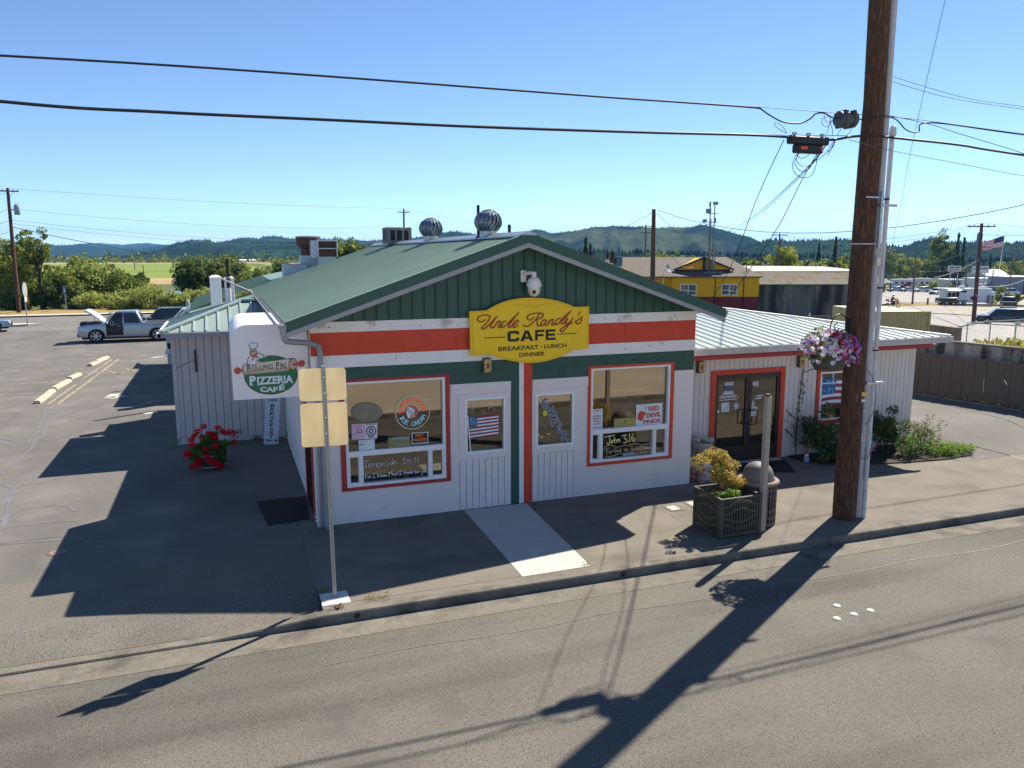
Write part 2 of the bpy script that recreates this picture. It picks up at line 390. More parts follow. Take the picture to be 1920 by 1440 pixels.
# kerb with a dropped length in front of the driveway
b = MB(); prof = []
for x in [-90, -1.9, -0.35, .05, 9, 22, 40, 90]:
    t = min(1, max(0, (x+1.9)/1.55)); prof.append((x, -.115+(.0+.115)*t))
vs = []
for x, z in prof: vs += [(x, -3.92, -.4), (x, -3.92, z-.02), (x, -3.905, z), (x, -3.74, z), (x, -3.74, -.4)]
b.add(vs, [(i*5+j, i*5+5+j, i*5+6+j, i*5+1+j) for i in range(len(prof)-1) for j in range(4)])
for x in (-.03, 2.95, 6.45, 9.6, 12.7): b.box(x, x+.012, -3.925, -3.738, -.14, .002, 1)
for x, r in ((.12, .045), (4.55, .05)): b.tube([(x, -3.924, -.075), (x, -3.90, -.075)], r, 14, 2)
struct(b.build('kerb', [KERB, SEAL, BLACK]))
sheet('sidewalk', WALK, -.35, 17.6, -3.74, 1.4, lambda x, y: 0 if y < 0 else 0)
sheet('sidewalk_corner', WALK, 17.6, 90, -3.74, -.75, lambda x, y: 0)
def apr(x, y): return 0.0 if y > -2.9 else -.111*(-2.9-y)/.84
sheet('driveway_apron', APRON, -90, -.35, -3.74, -1.0, apr, 1, 24)
sheet('parking_lot', LOT, -90, -.0, -1.0, 47.5, lambda x, y: 0.)
sheet('sidewalk_strip', WALK, -.35, 0, -1.0, 1.4, lambda x, y: .005)
sheet('side_lot', LOT, 15.9, 23, -.75, 30, lambda x, y: .004+min(.2, max(0, (y-.6)*.15)), 1, 60)
# new concrete panel in front of the shared doorway, joints, patches
e = .006
polysheet('new_concrete_panel', NEWC, [(2.93, -.06, e), (2.86, -3.62, e), (4.10, -3.6, e), (4.3, -.06, e)])
jb = MB()
def joint(a, c, w=.012, z=.004, mi=0):
    a, c = np.array(a), np.array(c); d = (c-a)/np.linalg.norm(c-a); n = np.array([-d[1], d[0]])*w/2
    jb.poly([(*(a+n), z), (*(c+n), z), (*(c-n), z), (*(a-n), z)], mi)
for x in (6.75, 9.45, 11.2, 13.6, 15.9): joint((x, -3.74), (x+.02, -.02 if x < 8 else 1.1))
joint((-.33, -3.7), (-.31, -.2), .03); joint((.0, -3.58), (17, -3.58), .014); joint((17.6, -3.7), (17.6, 1.2), .05); joint((6.75, -1.9), (8.3, -1.9), .01)
struct(jb.build('sidewalk_joints', SEAL))
cb = MB()
for pxs in ([(0, 688), (60, 681), (115, 672)], [(-5, 648+170), (40, 832), (70, 828), (112, 823)], [(0, 640+190), (45, 838-4), (90, 790), (140, 772), (200, 757)],
            [(0, 947), (30, 915), (75, 905), (130, 892), (172, 880)], [(28, 915), (5, 985), (-10, 1000)], [(0, 975), (45, 955), (110, 948), (140, 958)], [(108, 948), (150, 935), (175, 915)],
            [(70, 805), (90, 770), (82, 810), (40, 858), (0, 890)], [(100, 785), (150, 783), (170, 788)], [(0, 905), (12, 912), (30, 916)], [(0, 990), (60, 983), (150, 975)]):
    P = [gz(*p)[:2] for p in smooth_path(pxs, 7)]
    P = [p+rng.normal(size=2)*.025 for p in P]
    cb.ribbon(P, .085, lambda u, v, d: (u, v, .004+d), taper=lambda t: .35+1.1*abs(math.sin(t*7+1))*(1-t*.4))
struct(cb.build('crack_seal', SEAL))
cb = MB()
for pxs in ([(25, 1210), (70, 1110), (90, 1058)], [(0, 1020), (130, 1007), (220, 1032), (400, 1015)], [(0, 1022), (200, 1008)]):
    P = [gz(*p)[:2]+rng.normal(size=2)*.01 for p in smooth_path(pxs, 6)]
    cb.ribbon(P, .018, lambda u, v, d: (u, v, apr(u, v)+.005+d))
P = [(x, -5.05+.04*math.sin(x*2.1)+rng.normal()*.008) for x in np.linspace(-.5, 14, 70)]
cb.ribbon(P, .015, lambda u, v, d: (u, v, -.145+d))
struct(cb.build('pavement_cracks', SEAL))
# stall lines
lb = MB()
def line(a, c, w=.1, z=.005, mi=0):
    a, c = np.array(a[:2]), np.array(c[:2]); d = (c-a)/np.linalg.norm(c-a); n = np.array([-d[1], d[0]])*w/2
    lb.poly([(*(a+n), z), (*(c+n), z), (*(c-n), z), (*(a-n), z)], mi)
line((-7.54, 16.3), (-7.35, 20.9)); line((-7.3, 22.6), (-6.98, 29)); line((-7.22, 16.2), (-6.68, 28.9), .12)
for y in (16.3, 19.1, 21.9, 25.9, 29.6): line((-13.2, y-.15), (-7.62, y), .1, .005)
for a, c in (((185, 702), (265, 699)), ((195, 694), (222, 701)), ((236, 692), (265, 699)), ((290, 690), (327, 698)), ((240, 695), (325, 688)), ((255, 762), (300, 752)), ((302, 752), (330, 748))): line(gz(*a), gz(*c), .11, .009)
struct(lb.build('stall_lines', YLINE))
lb = MB()
for a, c in (((204, 747), (234, 742)), ((285, 671), (305, 668)), ((204, 746), (218, 738)), ((275, 755), (302, 752)), ((270, 776), (297, 772))): line(gz(*a), gz(*c), .35 if a[0] < 220 else .25, .006)
struct(lb.build('white_lot_marks', WLINE))
# highway behind, kerb, verge
def hz(o): return lambda x, y: H(x)+o
sheet('highway', HWY, -140, 22, 47.5, 62.6, hz(-.02), 20, 1)
sheet('highway_kerb', NEWC, -140, 22, 62.6, 64.2, hz(.10), 20, 1)
sheet('grass_verge', DRYG, -140, 30, 64.2, 71.5, hz(.04), 20, 1)
lb = MB()
for y, w in ((49.2, .14), (52.6, .12), (53.0, .12), (56.0, .12), (56.4, .12), (60.8, .14)):
    for i in range(-28, 4): lb.poly([(x, yy, H(x)+.0) for x, yy in ((i*5, y-w/2), (i*5+5, y-w/2), (i*5+5, y+w/2), (i*5, y+w/2))], 1 if 52 < y < 57 else 0)
struct(lb.build('highway_lines', [WLINE, YLINE]))
ib = MB(); ipts = [(-30, 52.4), (-17, 52.2), (-15.4, 52.6), (-14.6, 53.3), (-16, 53.9), (-30, 54.0)]
ib.prism(ipts, lambda u, v, d: (u, v, d), -.02, .13); struct(ib.build('traffic_island', NEWC))
# river, fields
sheet('river', mat('river_water', (.05, .10, .13), .08, spec=.6, var=.1, scale=.3), -160, 18, 92, 118, lambda x, y: -.29)
sheet('river_bank', mat('bank_scrub', (.07, .09, .03), .95, var=.4, scale=.4, fine=.3, fscale=3), -400, 70, 118.5, 150, hz(-.27), 40)
sheet('tan_field', TANF, -700, 90, 150, 196, hz(-.26), 60)
sheet('green_field', GREENF, -900, 110, 196.2, 560, hz(-.25), 60)
sheet('tan_field_far', TANF, -1200, 130, 560.2, 700, hz(-.24), 60)
# right hand side street, gravel lot
def gpoly(name, m, pts, o):
    P = []
    for i, p in enumerate(pts):
        q = pts[(i+1) % len(pts)]
        for t in np.linspace(0, 1, 6, endpoint=False): P.append(np.array(p)*(1-t)+np.array(q)*t)
    return struct(MB().poly([(x, y, H(x)+o) for x, y in P]).build(name, m))
def g2(px, py): return tuple(gh(px, py)[:2])
WHT = mat('pale_street', (.26, .25, .235), .9, var=.08, scale=.1, fine=.1, fscale=6)
gpoly('side_street', WHT, [g2(1640, 660), g2(1640, 592), g2(1740, 586), g2(1850, 592), g2(1990, 603), g2(2100, 640), g2(1960, 700)], -.10)
gpoly('gravel_lot', GRAVEL, [g2(1640, 591), g2(1650, 573), g2(1760, 571), g2(1960, 576), g2(1990, 602), g2(1850, 591), g2(1740, 585)], -.09)
gpoly('verge_grass', DRYG, [g2(1652, 572.6), g2(1700, 566.5), g2(1740, 566.5), g2(1768, 569), g2(1768, 570.6)], -.06)
gpoly('main_street', WHT, [g2(1620, 572), g2(1620, 546), g2(1700, 543), g2(2000, 540.5), g2(2020, 575.5), g2(1880, 570), g2(1768, 568.5), g2(1740, 566), g2(1700, 566)], -.08)
gpoly('far_kerb', KERB, [g2(1620, 546), g2(1620, 544.5), g2(2000, 538.8), g2(2000, 540.4)], -.0)

# ------------------------------------------------------------------ the cafe building
cafe = thing('cafe_building', 'low cafe building with green gabled front, red and white bands and painted windows', 'building')
W = 8.35
def boards(mb, x0, x1, z0, z1, y, pitch, holes=(), gap=.012, dep=.012, thick=.1, mi=0, gi=1, top=None, off=0):
    """vertical boards with dark grooves on a wall facing -y; holes = (xa, xb, za, zb)"""
    edges = [x0]; x = x0+off
    while x < x1-1e-6:
        if x > x0+1e-6: edges.append(x)
        x += pitch
    edges.append(x1); cuts = sorted(set([round(v, 4) for v in edges]+[round(h, 4) for ho in holes for h in ho[:2] if x0 < h < x1])); es = set(round(v, 4) for v in edges)
    for a, c in zip(cuts[:-1], cuts[1:]):
        m = (a+c)/2; segs = [(z0, top(m) if top else z1)]
        for xa, xb, za, zb in holes:
            if xa < m < xb:
                ns = []
                for s0, s1 in segs:
                    if za > s0: ns.append((s0, min(za, s1)))
                    if zb < s1: ns.append((max(zb, s0), s1))
                segs = ns
        a2 = a+(gap/2 if a in es and a != x0 else 0); c2 = c-(gap/2 if c in es and c != x1 else 0)
        for s0, s1 in segs:
            if s1-s0 < .01: continue
            if top:
                mb.add([(a2, y, s0), (c2, y, s0), (c2, y, top(c2)), (a2, y, top(a2)), (a2, y+dep, s0), (c2, y+dep, s0), (c2, y+dep, top(c2)), (a2, y+dep, top(a2))],
                       [(0, 1, 2, 3), (0, 3, 7, 4), (1, 5, 6, 2), (3, 2, 6, 7)], mi)
                mb.quad((a, y+dep, s0), (c, y+dep, s0), (c, y+dep, top(c)), (a, y+dep, top(a)), gi)
            else:
                mb.box(a2, c2, y, y+dep, s0, s1, mi); mb.box(a, c, y+dep+.001, y+thick, s0, s1, gi)
def wall_with_holes(mb, x0, x1, z0, z1, y0, y1, holes, mi=0):
    xs = sorted(set([x0, x1]+[v for h in holes for v in h[:2]])); zs = sorted(set([z0, z1]+[v for h in holes for v in h[2:]]))
    for a, c in zip(xs[:-1], xs[1:]):
        run = None
        for p, q in zip(zs[:-1], zs[1:]):
            m, n = (a+c)/2, (p+q)/2
            if any(h[0] < m < h[1] and h[2] < n < h[3] for h in holes):
                if run: mb.box(a, c, y0, y1, run[0], run[1], mi); run = None
            else: run = (run[0], q) if run else (p, q)
        if run: mb.box(a, c, y0, y1, run[0], run[1], mi)
W1 = (.58, 2.58, .72, 2.80); W2 = (5.80, 7.76, .72, 2.80)
D1 = (2.98, 3.86, 1.18, 2.34); D2 = (4.53, 5.41, 1.18, 2.34)
holes = [W1, W2, D1, D2]
fb = MB(); wall_with_holes(fb, 0, W, 0, 3.97, 0, .16, holes)
fb.box(0, .16, .16, 15.5, 0, 3.97); fb.box(W-.16, W, .16, 15.5, 0, 3.97); fb.box(.16, W-.16, 15.34, 15.5, 0, 3.97)
# gable behind the metal panels
fb.prism([(0, 3.97), (W, 3.97), (W, 4.1), (4.2, 5.42), (0, 4.1)], lambda u, v, d: (u, d, v), .04, .14)
fb.build('front_wall', STUCCO, cafe)
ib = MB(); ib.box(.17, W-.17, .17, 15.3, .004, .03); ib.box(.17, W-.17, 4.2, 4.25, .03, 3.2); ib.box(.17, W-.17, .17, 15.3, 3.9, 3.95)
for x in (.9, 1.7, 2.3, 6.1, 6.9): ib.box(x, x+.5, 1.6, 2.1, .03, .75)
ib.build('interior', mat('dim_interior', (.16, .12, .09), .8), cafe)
# painted bands, proud of the stucco by a few millimetres
def strip(name, m, rects, y=-.004, t=.01):
    b = MB()
    for x0, x1, z0, z1 in rects: b.box(x0, x1, y, y+t, z0, z1)
    return b.build(name, m, cafe)
strip('green_band', GREEN, [(0.0, .48, 2.64, 3.09), (.48, 2.67, 2.855, 3.09), (2.67, 3.98, 2.642, 3.09), (3.98, 4.165, .0, 3.09), (4.45, 5.74, 2.63, 3.09), (5.74, 7.84, 2.855, 3.09), (7.84, W, 2.65, 3.09)])
strip('white_post', WHITE, [(4.165, 4.265, 0, 3.09)]); strip('red_post', RED, [(4.265, 4.45, 0, 3.09)], -.006, .012)
strip('lower_white_band', WHITE, [(-.004, W+.004, 3.095, 3.33)], -.03, .03)
strip('red_band', RED, [(-.002, W+.002, 3.33, 3.765)], -.008, .01)
for q in ((1.42, 1.66, 3.52, 3.75), (2.83, 3.02, 3.36, 3.62), (6.58, 6.78, 3.48, 3.76)): strip('red_block', RED, [q], -.02, .02)
for q in ((-.006, .22, 3.335, 3.762), (W-.2, W+.006, 3.335, 3.762)): strip('red_edge_board', RED, [q], -.014, .012)
strip('upper_white_band', WHITE, [(-.006, W+.006, 3.77, 3.965)], -.036, .036)
for x, z in ((.35, 3.87), (1.2, 3.88), (2.1, 3.84), (6.1, 3.86), (6.6, 3.9), (7.8, 3.87), (6.6, 3.2), (1.6, 3.22), (7.2, 3.24)): MB().cyl((x, -.041, z), (x, -.03, z), .014, n=8).build('band_nail', RUST, cafe)
# gable panels
gt = lambda x: 4.02+.345*(min(x, 8.4-x)+.1)-.0 if True else 0
gb = MB(); boards(gb, 0.0, W, 3.968, 0, -.012, .232, gap=.016, dep=.02, top=lambda x: 3.97+max(.02, .345*(4.2-abs(x-4.2))+.10), off=.1)
for i in range(37):
    x = .10+i*.232
    if x < W: gb.box(x-.022, x-.009, -.03, -.012, 3.968, 3.97+max(.03, .345*(4.2-abs(x-4.2))+.09), 0)
gb.build('gable_panel', [GMETAL, BLACK], cafe)
# main roof: two ribbed slopes
XR, ZR, S = 4.15, 5.585, .345
XL, XE = -.45, 8.72
def zr(x): return ZR-S*abs(x-XR)
rb = MB()
for xa, xb in ((XR, XL), (XR, XE)):
    y0, y1 = -.56, 15.75; sg = 1 if xb > xa else -1
    nrm = Vector((S*sg, 0, 1)).normalized()
    rb.add([(xa, y0, zr(xa)), (xb, y0, zr(xb)), (xb, y1, zr(xb)), (xa, y1, zr(xa)), (xa, y0, zr(xa)-.04), (xb, y0, zr(xb)-.04), (xb, y1, zr(xb)-.04), (xa, y1, zr(xa)-.04)],
           [(0, 1, 2, 3), (4, 7, 6, 5), (0, 4, 5, 1), (1, 5, 6, 2), (2, 6, 7, 3)])
    y = y0+.03
    while y < y1-.05:
        pr = [(-.026, .001), (-.014, .0115), (.014, .0115), (.026, .001)]
        vs = [(x+nrm.x*h, y+dy, zr(x)+nrm.z*h) for x in (xa, xb) for dy, h in pr]
        rb.add(vs, [(1, 2, 6, 5), (2, 3, 7, 6)], 0); rb.add(vs, [(0, 1, 5, 4)]); rb.add(vs, [(4, 5, 6, 7)], 0)
        for q in (.1,):
            x_a, x_b = xa, xb
            vs = [(x+nrm.x*h, y+q+dy, zr(x)+nrm.z*h) for x in (xa, xb) for dy, h in ((-.012, .0005), (0, .0022), (.012, .0005))]
            rb.add(vs, [(0, 1, 4, 3), (1, 2, 5, 4)])
            vs = [(x+nrm.x*h, y+q*2+dy, zr(x)+nrm.z*h) for x in (xa, xb) for dy, h in ((-.012, .0005), (0, .0022), (.012, .0005))]
            rb.add(vs, [(0, 1, 4, 3), (1, 2, 5, 4)])
        y += .3
roof = rb.build('roof', GROOF, cafe)
cp = MB(); y0, y1 = -.6, 15.8
cp.add([(XR, y0, ZR+.075), (XR-.19, y0, ZR-.01), (XR+.19, y0, ZR-.01), (XR, y1, ZR+.075), (XR-.19, y1, ZR-.01), (XR+.19, y1, ZR-.01), (XR-.2, y0, ZR-.04), (XR-.2, y1, ZR-.04), (XR+.2, y0, ZR-.04), (XR+.2, y1, ZR-.04)],
       [(0, 1, 4, 3), (0, 3, 5, 2), (0, 2, 1), (3, 4, 5), (1, 6, 7, 4), (2, 5, 9, 8)])
cp.build('ridge_cap', GALV, roof)
fa = MB()
for xa, xb in ((XR, XL-.02), (XR, XE+.02)):
    for (z0, z1, yy, mi) in ((-.155, .036, -.585, 0), (-.245, -.155, -.572, 1)):
        fa.add([(xa, yy, zr(xa)+z0), (xb, yy, zr(xb)+z0), (xb, yy, zr(xb)+z1), (xa, yy, zr(xa)+z1), (xa, -.53, zr(xa)+z0), (xb, -.53, zr(xb)+z0), (xb, -.53, zr(xb)+z1), (xa, -.53, zr(xa)+z1)],
               [(0, 1, 2, 3), (4, 7, 6, 5), (0, 4, 5, 1), (3, 2, 6, 7), (1, 5, 6, 2)], mi)
    x2 = xb-.02 if xb > xa else xb+.02
    fa.add([(xa, -.6, zr(xa)+.038), (x2, -.6, zr(x2)+.038), (x2, -.52, zr(x2)+.045), (xa, -.52, zr(xa)+.045)], [(0, 1, 2, 3)], 2)
fa.build('fascia', [GMETAL, GUTTER, GROOF], roof)
so = MB()
for xa, xb in ((XR, XL), (XR, XE)):
    so.add([(xa, -.53, zr(xa)-.09), (xb, -.53, zr(xb)-.09), (xb, -.0, zr(xb)-.09), (xa, -.0, zr(xa)-.09)], [(0, 1, 2, 3)])
so.add([(W, -.0, zr(W)-.1), (XE, -.53, zr(XE)-.1), (XE, 15.7, zr(XE)-.1), (W, 15.7, zr(W)-.1)], [(0, 1, 2, 3)])
so.build('soffit', mat('soffit_board', (.42, .38, .33), .8), roof)
# eave gutters
def gutter(name, x, y0, y1, z, sg):
    g = MB(); pr = [(0, 0), (sg*.01, -.10), (sg*.09, -.10), (sg*.13, -.02), (sg*.135, .005), (sg*.12, .005), (sg*.083, -.088), (sg*.018, -.088), (sg*.008, 0)]
    n = len(pr); vs = [(x+u, y, z+v) for y in (y0, y1) for u, v in pr]
    g.add(vs, [(i, (i+1) % n, (i+1) % n+n, i+n) for i in range(n)]+[tuple(range(n-1, -1, -1)), tuple(range(n, 2*n))])
    yy = y0+.35
    while yy < y1: g.box(min(x, x+sg*.13), max(x, x+sg*.13), yy, yy+.025, z-.012, z-.004, 1); yy += .62
    return g.build(name, [GUTTER, GALV], cafe)
gutter('gutter', XL-.01, -.58, 15.6, zr(XL)-.03, -1); gutter('gutter', XE+.01, -.5, 15.6, zr(XE)-.03, 1)
ds = MB()
ds.tube(smooth_path([(-.51, -.55, 3.86), (-.50, -.54, 3.76), (-.44, -.50, 3.68), (-.1, -.30, 3.62), (.10, -.16, 3.55), (.155, -.115, 3.44), (.16, -.09, 3.3)], 5), .052, 10)
ds.cyl((-.51, -.55, 3.98), (-.51, -.55, 3.82), .075, .058, 12)
ds.bev(.115, .205, -.12, -.035, .06, 3.34, .012); ds.beam((.16, -.08, .1), (.16, -.30, .03), .09, .06)
for z in (.6, 1.9, 3.1): ds.box(.10, .22, -.125, -.03, z, z+.03)
ds.build('downspout', GUTTER, cafe, smooth=True)
cb = MB(); cb.cyl((.03, -.05, 0), (.03, -.05, 3.06), .024, n=8); cb.bev(-.012, .07, -.02, .0, 0, 3.09, .004, 1); cb.cyl((.085, -.03, 0), (.085, -.03, 2.6), .018, n=8)
cb.build('corner_conduit', [PVC, STUCCO], cafe)
# front windows
def window(wr, t0, t1, tz, mx, red):
    x0, x1, z0, z1 = wr
    tr = MB(); y = -.028
    tr.box(t0, x0+.0, y, .03, .652, 2.852); tr.box(x1, t1, y, .03, .652, 2.852); tr.box(x0, x1, y, .03, .652, z0); tr.box(x0, x1, y, .03, z1, 2.852)
    w = tr.build('window', red, cafe); w['label'] = 'picture window in a red surround with painted lettering'
    fr = MB(); f = .055; y0, y1 = -.016, .11
    fr.box(x0+.001, x0+f, y0, y1, z0+.001, z1-.001); fr.box(x1-f, x1-.001, y0, y1, z0+.001, z1-.001)
    fr.box(x0+f, x1-f, y0, y1, z0+.001, z0+f); fr.box(x0+f, x1-f, y0, y1, z1-.042, z1-.001)
    fr.box(x0+f, x1-f, y0-.012, y1, tz-.05, tz+.05)
    for m in mx: fr.box(m-.035, m+.035, y0-.004, y1, z0+f, tz-.05)
    for a, c in ((x0+f, mx[0]-.035), (mx[1]+.035, x1-f)):
        fr.box(a, a+.022, .005, .1, z0+f, tz-.05); fr.box(c-.022, c, .005, .1, z0+f, tz-.05); fr.box(a+.022, c-.022, .005, .1, z0+f, z0+f+.022); fr.box(a+.022, c-.022, .005, .1, tz-.072, tz-.05)
    fr.build('frame', VINYL, w)
    gl = MB(); gl.quad((x0+.01, .06, z0+.01), (x1-.01, .06, z0+.01), (x1-.01, .06, z1-.01), (x0+.01, .06, z1-.01))
    gl.build('glass', GLASS, w)
    return w
win1 = window(W1, .48, 2.67, 1.385, (.87, 2.245), DRED); win2 = window(W2, 5.735, 7.845, 1.41, (6.07, 7.39), RED)
# boarded doors with painted panes
def board_door(x0, x1, wr, name, hd):
    d = MB(); a, c, z0, z1 = wr
    d.box(x0, a, -.02, .0, 1.05, 2.42); d.box(c, x1, -.02, .0, 1.05, 2.42); d.box(a, c, -.02, 0, 1.05, z0); d.box(a, c, -.02, 0, z1, 2.42)
    n = 8; p = (x1-x0)/n
    for i in range(n): d.box(x0+i*p+.006, x0+(i+1)*p-.006, -.018, 0, .02, 1.045)
    d.box(x0, x1, -.005, 0, .015, 1.05, 1)
    o = d.build('door', [STUCCO, GROOVE], cafe)
    f = MB(); t = .05; ya, yb = -.034, .1
    f.box(a, a+t, ya, yb, z0, z1); f.box(c-t, c, ya, yb, z0, z1); f.box(a+t, c-t, ya, yb, z0, z0+t); f.box(a+t, c-t, ya, yb, z1-t, z1)
    f.build('frame', VINYL, o)
    g = MB(); g.quad((a+.01, .02, z0+.01), (c-.01, .02, z0+.01), (c-.01, .02, z1-.01), (a+.01, .02, z1-.01)); g.build('glass', GLASS, o)
    h = MB(); h.box(*hd, -.03, -.0045, 2.425, 2.64); h.build('lintel_board', STUCCO, o)
    return o
d1 = board_door(2.86, 3.97, D1, 'door', (2.70, 3.975)); d2 = board_door(4.455, 5.54, D2, 'door', (4.46, 5.73))
d1['label'] = 'boarded door with a flag painted on its pane'; d2['label'] = 'boarded door with SUMMER painted on its pane'
# side door on the lot side
sd = MB(); sd.box(-.03, .0, .38, .5, 0, 2.2); sd.box(-.03, 0, 1.75, 1.87, 0, 2.2); sd.box(-.03, 0, .5, 1.75, 2.1, 2.2); sd.box(-.012, 0, .5, 1.75, .02, 2.1, 1)
sd.build('side_door', [DRED, GLASS], cafe)
# ---- east wing (annex) with the glass doors
AX1 = 16.2; AY = 1.22
ab = MB(); GD = (9.66, 11.86, 0.0, 2.38); AW = (12.9, 14.4, .78, 2.27)
ah = [(GD[0], GD[1], -.1, GD[3]), AW]
boards(ab, W, AX1, 0, 2.92, AY, .142, holes=ah, gap=.012, dep=.01, thick=.1)
yb = 14.0; xb = 8.6
ab.add([(AX1, AY, 0), (AX1, AY, 2.92), (AX1-3.35, 5.3, 3.4), (AX1-3.35, 5.3, 0), (9.2, 12, 3.4), (9.2, 12, 0)], [(0, 3, 2, 1), (3, 5, 4, 2)], 0)
ab.bev(AX1-.1, AX1+.012, AY-.012, AY+.1, 0, 2.86, .004)
ab.build('east_wing_wall', [SIDING, GROOVE], cafe)
sl = .11; ez = 3.055; ye = .5
def za(y): return ez+sl*(y-ye)
# trapezoid roof: eave (8.36..16.55, .5) back along a skewed right rake
rk0, rk1 = (16.55, .5), (9.27, 9.6)
ar = MB(); A = [(W, ye), rk0, rk1, (W, 9.6)]
ar.add([(x, y, za(y)) for x, y in A]+[(x, y, za(y)-.05) for x, y in A], [(0, 1, 2, 3), (7, 6, 5, 4), (0, 4, 5, 1), (1, 5, 6, 2)], 0)
x = W+.08
while x < 16.5:
    ymax = 9.55 if x < rk1[0] else rk0[1]+(16.55-x)/(16.55-rk1[0])*9.1-.03
    if ymax > ye+.1:
        pr = [(-.026, .001), (-.014, .02), (.014, .02), (.026, .001)]
        vs = [(x+dx, y, za(y)+h) for y in (ye-.01, ymax) for dx, h in pr]
        ar.add(vs, [(1, 2, 6, 5), (3, 2, 1, 0), (4, 5, 6, 7)], 0); ar.add(vs, [(2, 3, 7, 6)], 0); ar.add(vs, [(0, 1, 5, 4)])
    x += .302
aroof = ar.build('east_wing_roof', PROOF, cafe)
ft = MB(); ft.box(W+.005, 16.66, ye-.05, ye-.002, za(ye)-.17, za(ye)-.012); ft.build('eave_fascia', mat('eave_beige', (.52, .48, .44), .7), aroof)
ft = MB(); ft.box(W+.005, 16.15, .62, .66, za(ye)-.31, za(ye)-.1); ft.build('eave_red_board', DRED, aroof)
ft = MB(); ft.beam((16.58, .48, za(.5)-.01), (9.28, 9.65, za(9.6)-.01), .14, .09); ft.build('rake_flashing', WHITE, aroof)
ft = MB(); ft.add([(W, .6, 2.83), (16.3, .6, 2.83), (16.3, AY, 2.86), (W, AY, 2.86)], [(0, 1, 2, 3)]); ft.build('eave_soffit', SIDING, aroof)
# glass entrance doors
gd = MB(); y0 = AY-.05
x0, x1, _, zt = GD; rw = .13
gd.box(x0, x0+rw, y0, AY+.06, 0, zt); gd.box(x1-rw, x1, y0, AY+.06, 0, zt); gd.box(x0+rw, x1-rw, y0, AY+.06, zt-.11, zt)
ent = gd.build('entrance', RED, cafe); ent['label'] = 'double glass entrance doors in a red surround'
mid = (x0+x1)/2+.03
for a, c, hs in ((x0+rw, mid-.006, 1), (mid+.006, x1-rw, -1)):
    f = MB(); s = .085; ya, yb2 = AY-.022, AY+.03
    f.box(a, a+s, ya, yb2, .03, zt-.112); f.box(c-s, c, ya, yb2, .03, zt-.112); f.box(a+s, c-s, ya, yb2, .03, .40); f.box(a+s, c-s, ya, yb2, zt-.23, zt-.112)
    leaf = f.build('glass_door', BRONZE, ent)
    g = MB(); g.quad((a+.04, AY+.012, .35), (c-.04, AY+.012, .35), (c-.04, AY+.012, zt-.2), (a+.04, AY+.012, zt-.2)); g.build('glass', GLASS, leaf)
    hx = c-s*.5 if hs > 0 else a+s*.5
    h = MB(); o = -.16*hs; zz = .96
    h.tube(smooth_path([(hx, AY-.02, zz), (hx, AY-.07, zz+.005), (hx+o*.2, AY-.085, zz+.01), (hx+o, AY-.085, zz+.02), (hx+o*1.05, AY-.085, zz+.2), (hx+o, AY-.085, zz+.36), (hx+o*.2, AY-.085, zz+.36), (hx, AY-.07, zz+.36), (hx, AY-.02, zz+.36)], 4), .014, 8); h.build('handle', BLACK, leaf, smooth=True)
th = MB(); th.box(x0+.1, x1-.1, AY-.2, AY-.03, 0, .02); th.build('threshold', NEWC, ent)
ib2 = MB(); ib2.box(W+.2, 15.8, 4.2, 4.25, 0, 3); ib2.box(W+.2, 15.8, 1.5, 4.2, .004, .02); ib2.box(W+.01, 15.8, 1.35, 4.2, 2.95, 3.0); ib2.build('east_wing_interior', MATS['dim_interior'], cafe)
# annex window
x0, x1, z0, z1 = AW; tr = MB(); t = .1; y0 = AY-.03
tr.box(x0, x0+t, y0, AY+.02, z0, z1); tr.box(x1-t, x1, y0, AY+.02, z0, z1); tr.box(x0+t, x1-t, y0, AY+.02, z0, z0+t); tr.box(x0+t, x1-t, y0, AY+.02, z1-t, z1)
aw = tr.build('window', RED, cafe); aw['label'] = 'single window with a flag painted on the pane'
fr = MB(); a, c, p, q = x0+t, x1-t, z0+t, z1-t; f = .05
fr.box(a, a+f, AY-.015, AY+.05, p, q); fr.box(c-f, c, AY-.015, AY+.05, p, q); fr.box(a+f, c-f, AY-.015, AY+.05, p, p+f); fr.box(a+f, c-f, AY-.015, AY+.05, q-f, q); fr.box(a+f, c-f, AY-.012, AY+.03, q-.32, q-.295)
for k in (.33, .66): fr.box(a+(c-a)*k-.01, a+(c-a)*k+.01, AY-.012, AY+.03, q-.295, q-f)
fr.build('frame', VINYL, aw)
g = MB(); g.quad((a, AY+.012, p), (c, AY+.012, p), (c, AY+.012, q), (a, AY+.012, q)); g.build('glass', GLASS, aw)
# ---- west wing
wb = MB(); boards(wb, -2.88, 0, 0, 3.08, 8.12, .205, gap=.014, dep=.012, thick=.1)
wb.box(-2.88, -2.86, 8.22, 11.2, 0, 3.08); wb.box(-2.88, 0, 11.15, 11.2, 0, 3.08); wb.box(-2.45, -.02, 11.2, 13.3, 0, 3.0); wb.bev(-2.9, -2.79, 8.10, 8.2, 0, 3.05, .004); wb.box(-2.82, 0, 8.095, 8.12, .02, .16)
wb.build('west_wing_wall', [LSIDE, GROOVE], cafe)
wr = MB(); zE = 3.19; sw = .325
c1, c2, c3, c4 = (-3.08, 7.5), (-3.08, 11.7), (-.16, 7.5), (-.16, 11.7); ap = (-.98, 9.6); zA = zE+sw*2.1
P = lambda q, z: (q[0], q[1], z)
wr.add([P(c1, zE), P(c3, zE), (-.16, 9.6, zA), P(ap, zA)], [(0, 1, 2, 3)]); wr.add([P(c1, zE), P(ap, zA), P(c2, zE)], [(0, 1, 2)]); wr.add([P(c2, zE), P(ap, zA), (-.16, 9.6, zA), P(c4, zE)], [(0, 1, 2, 3)])
x = -2.9
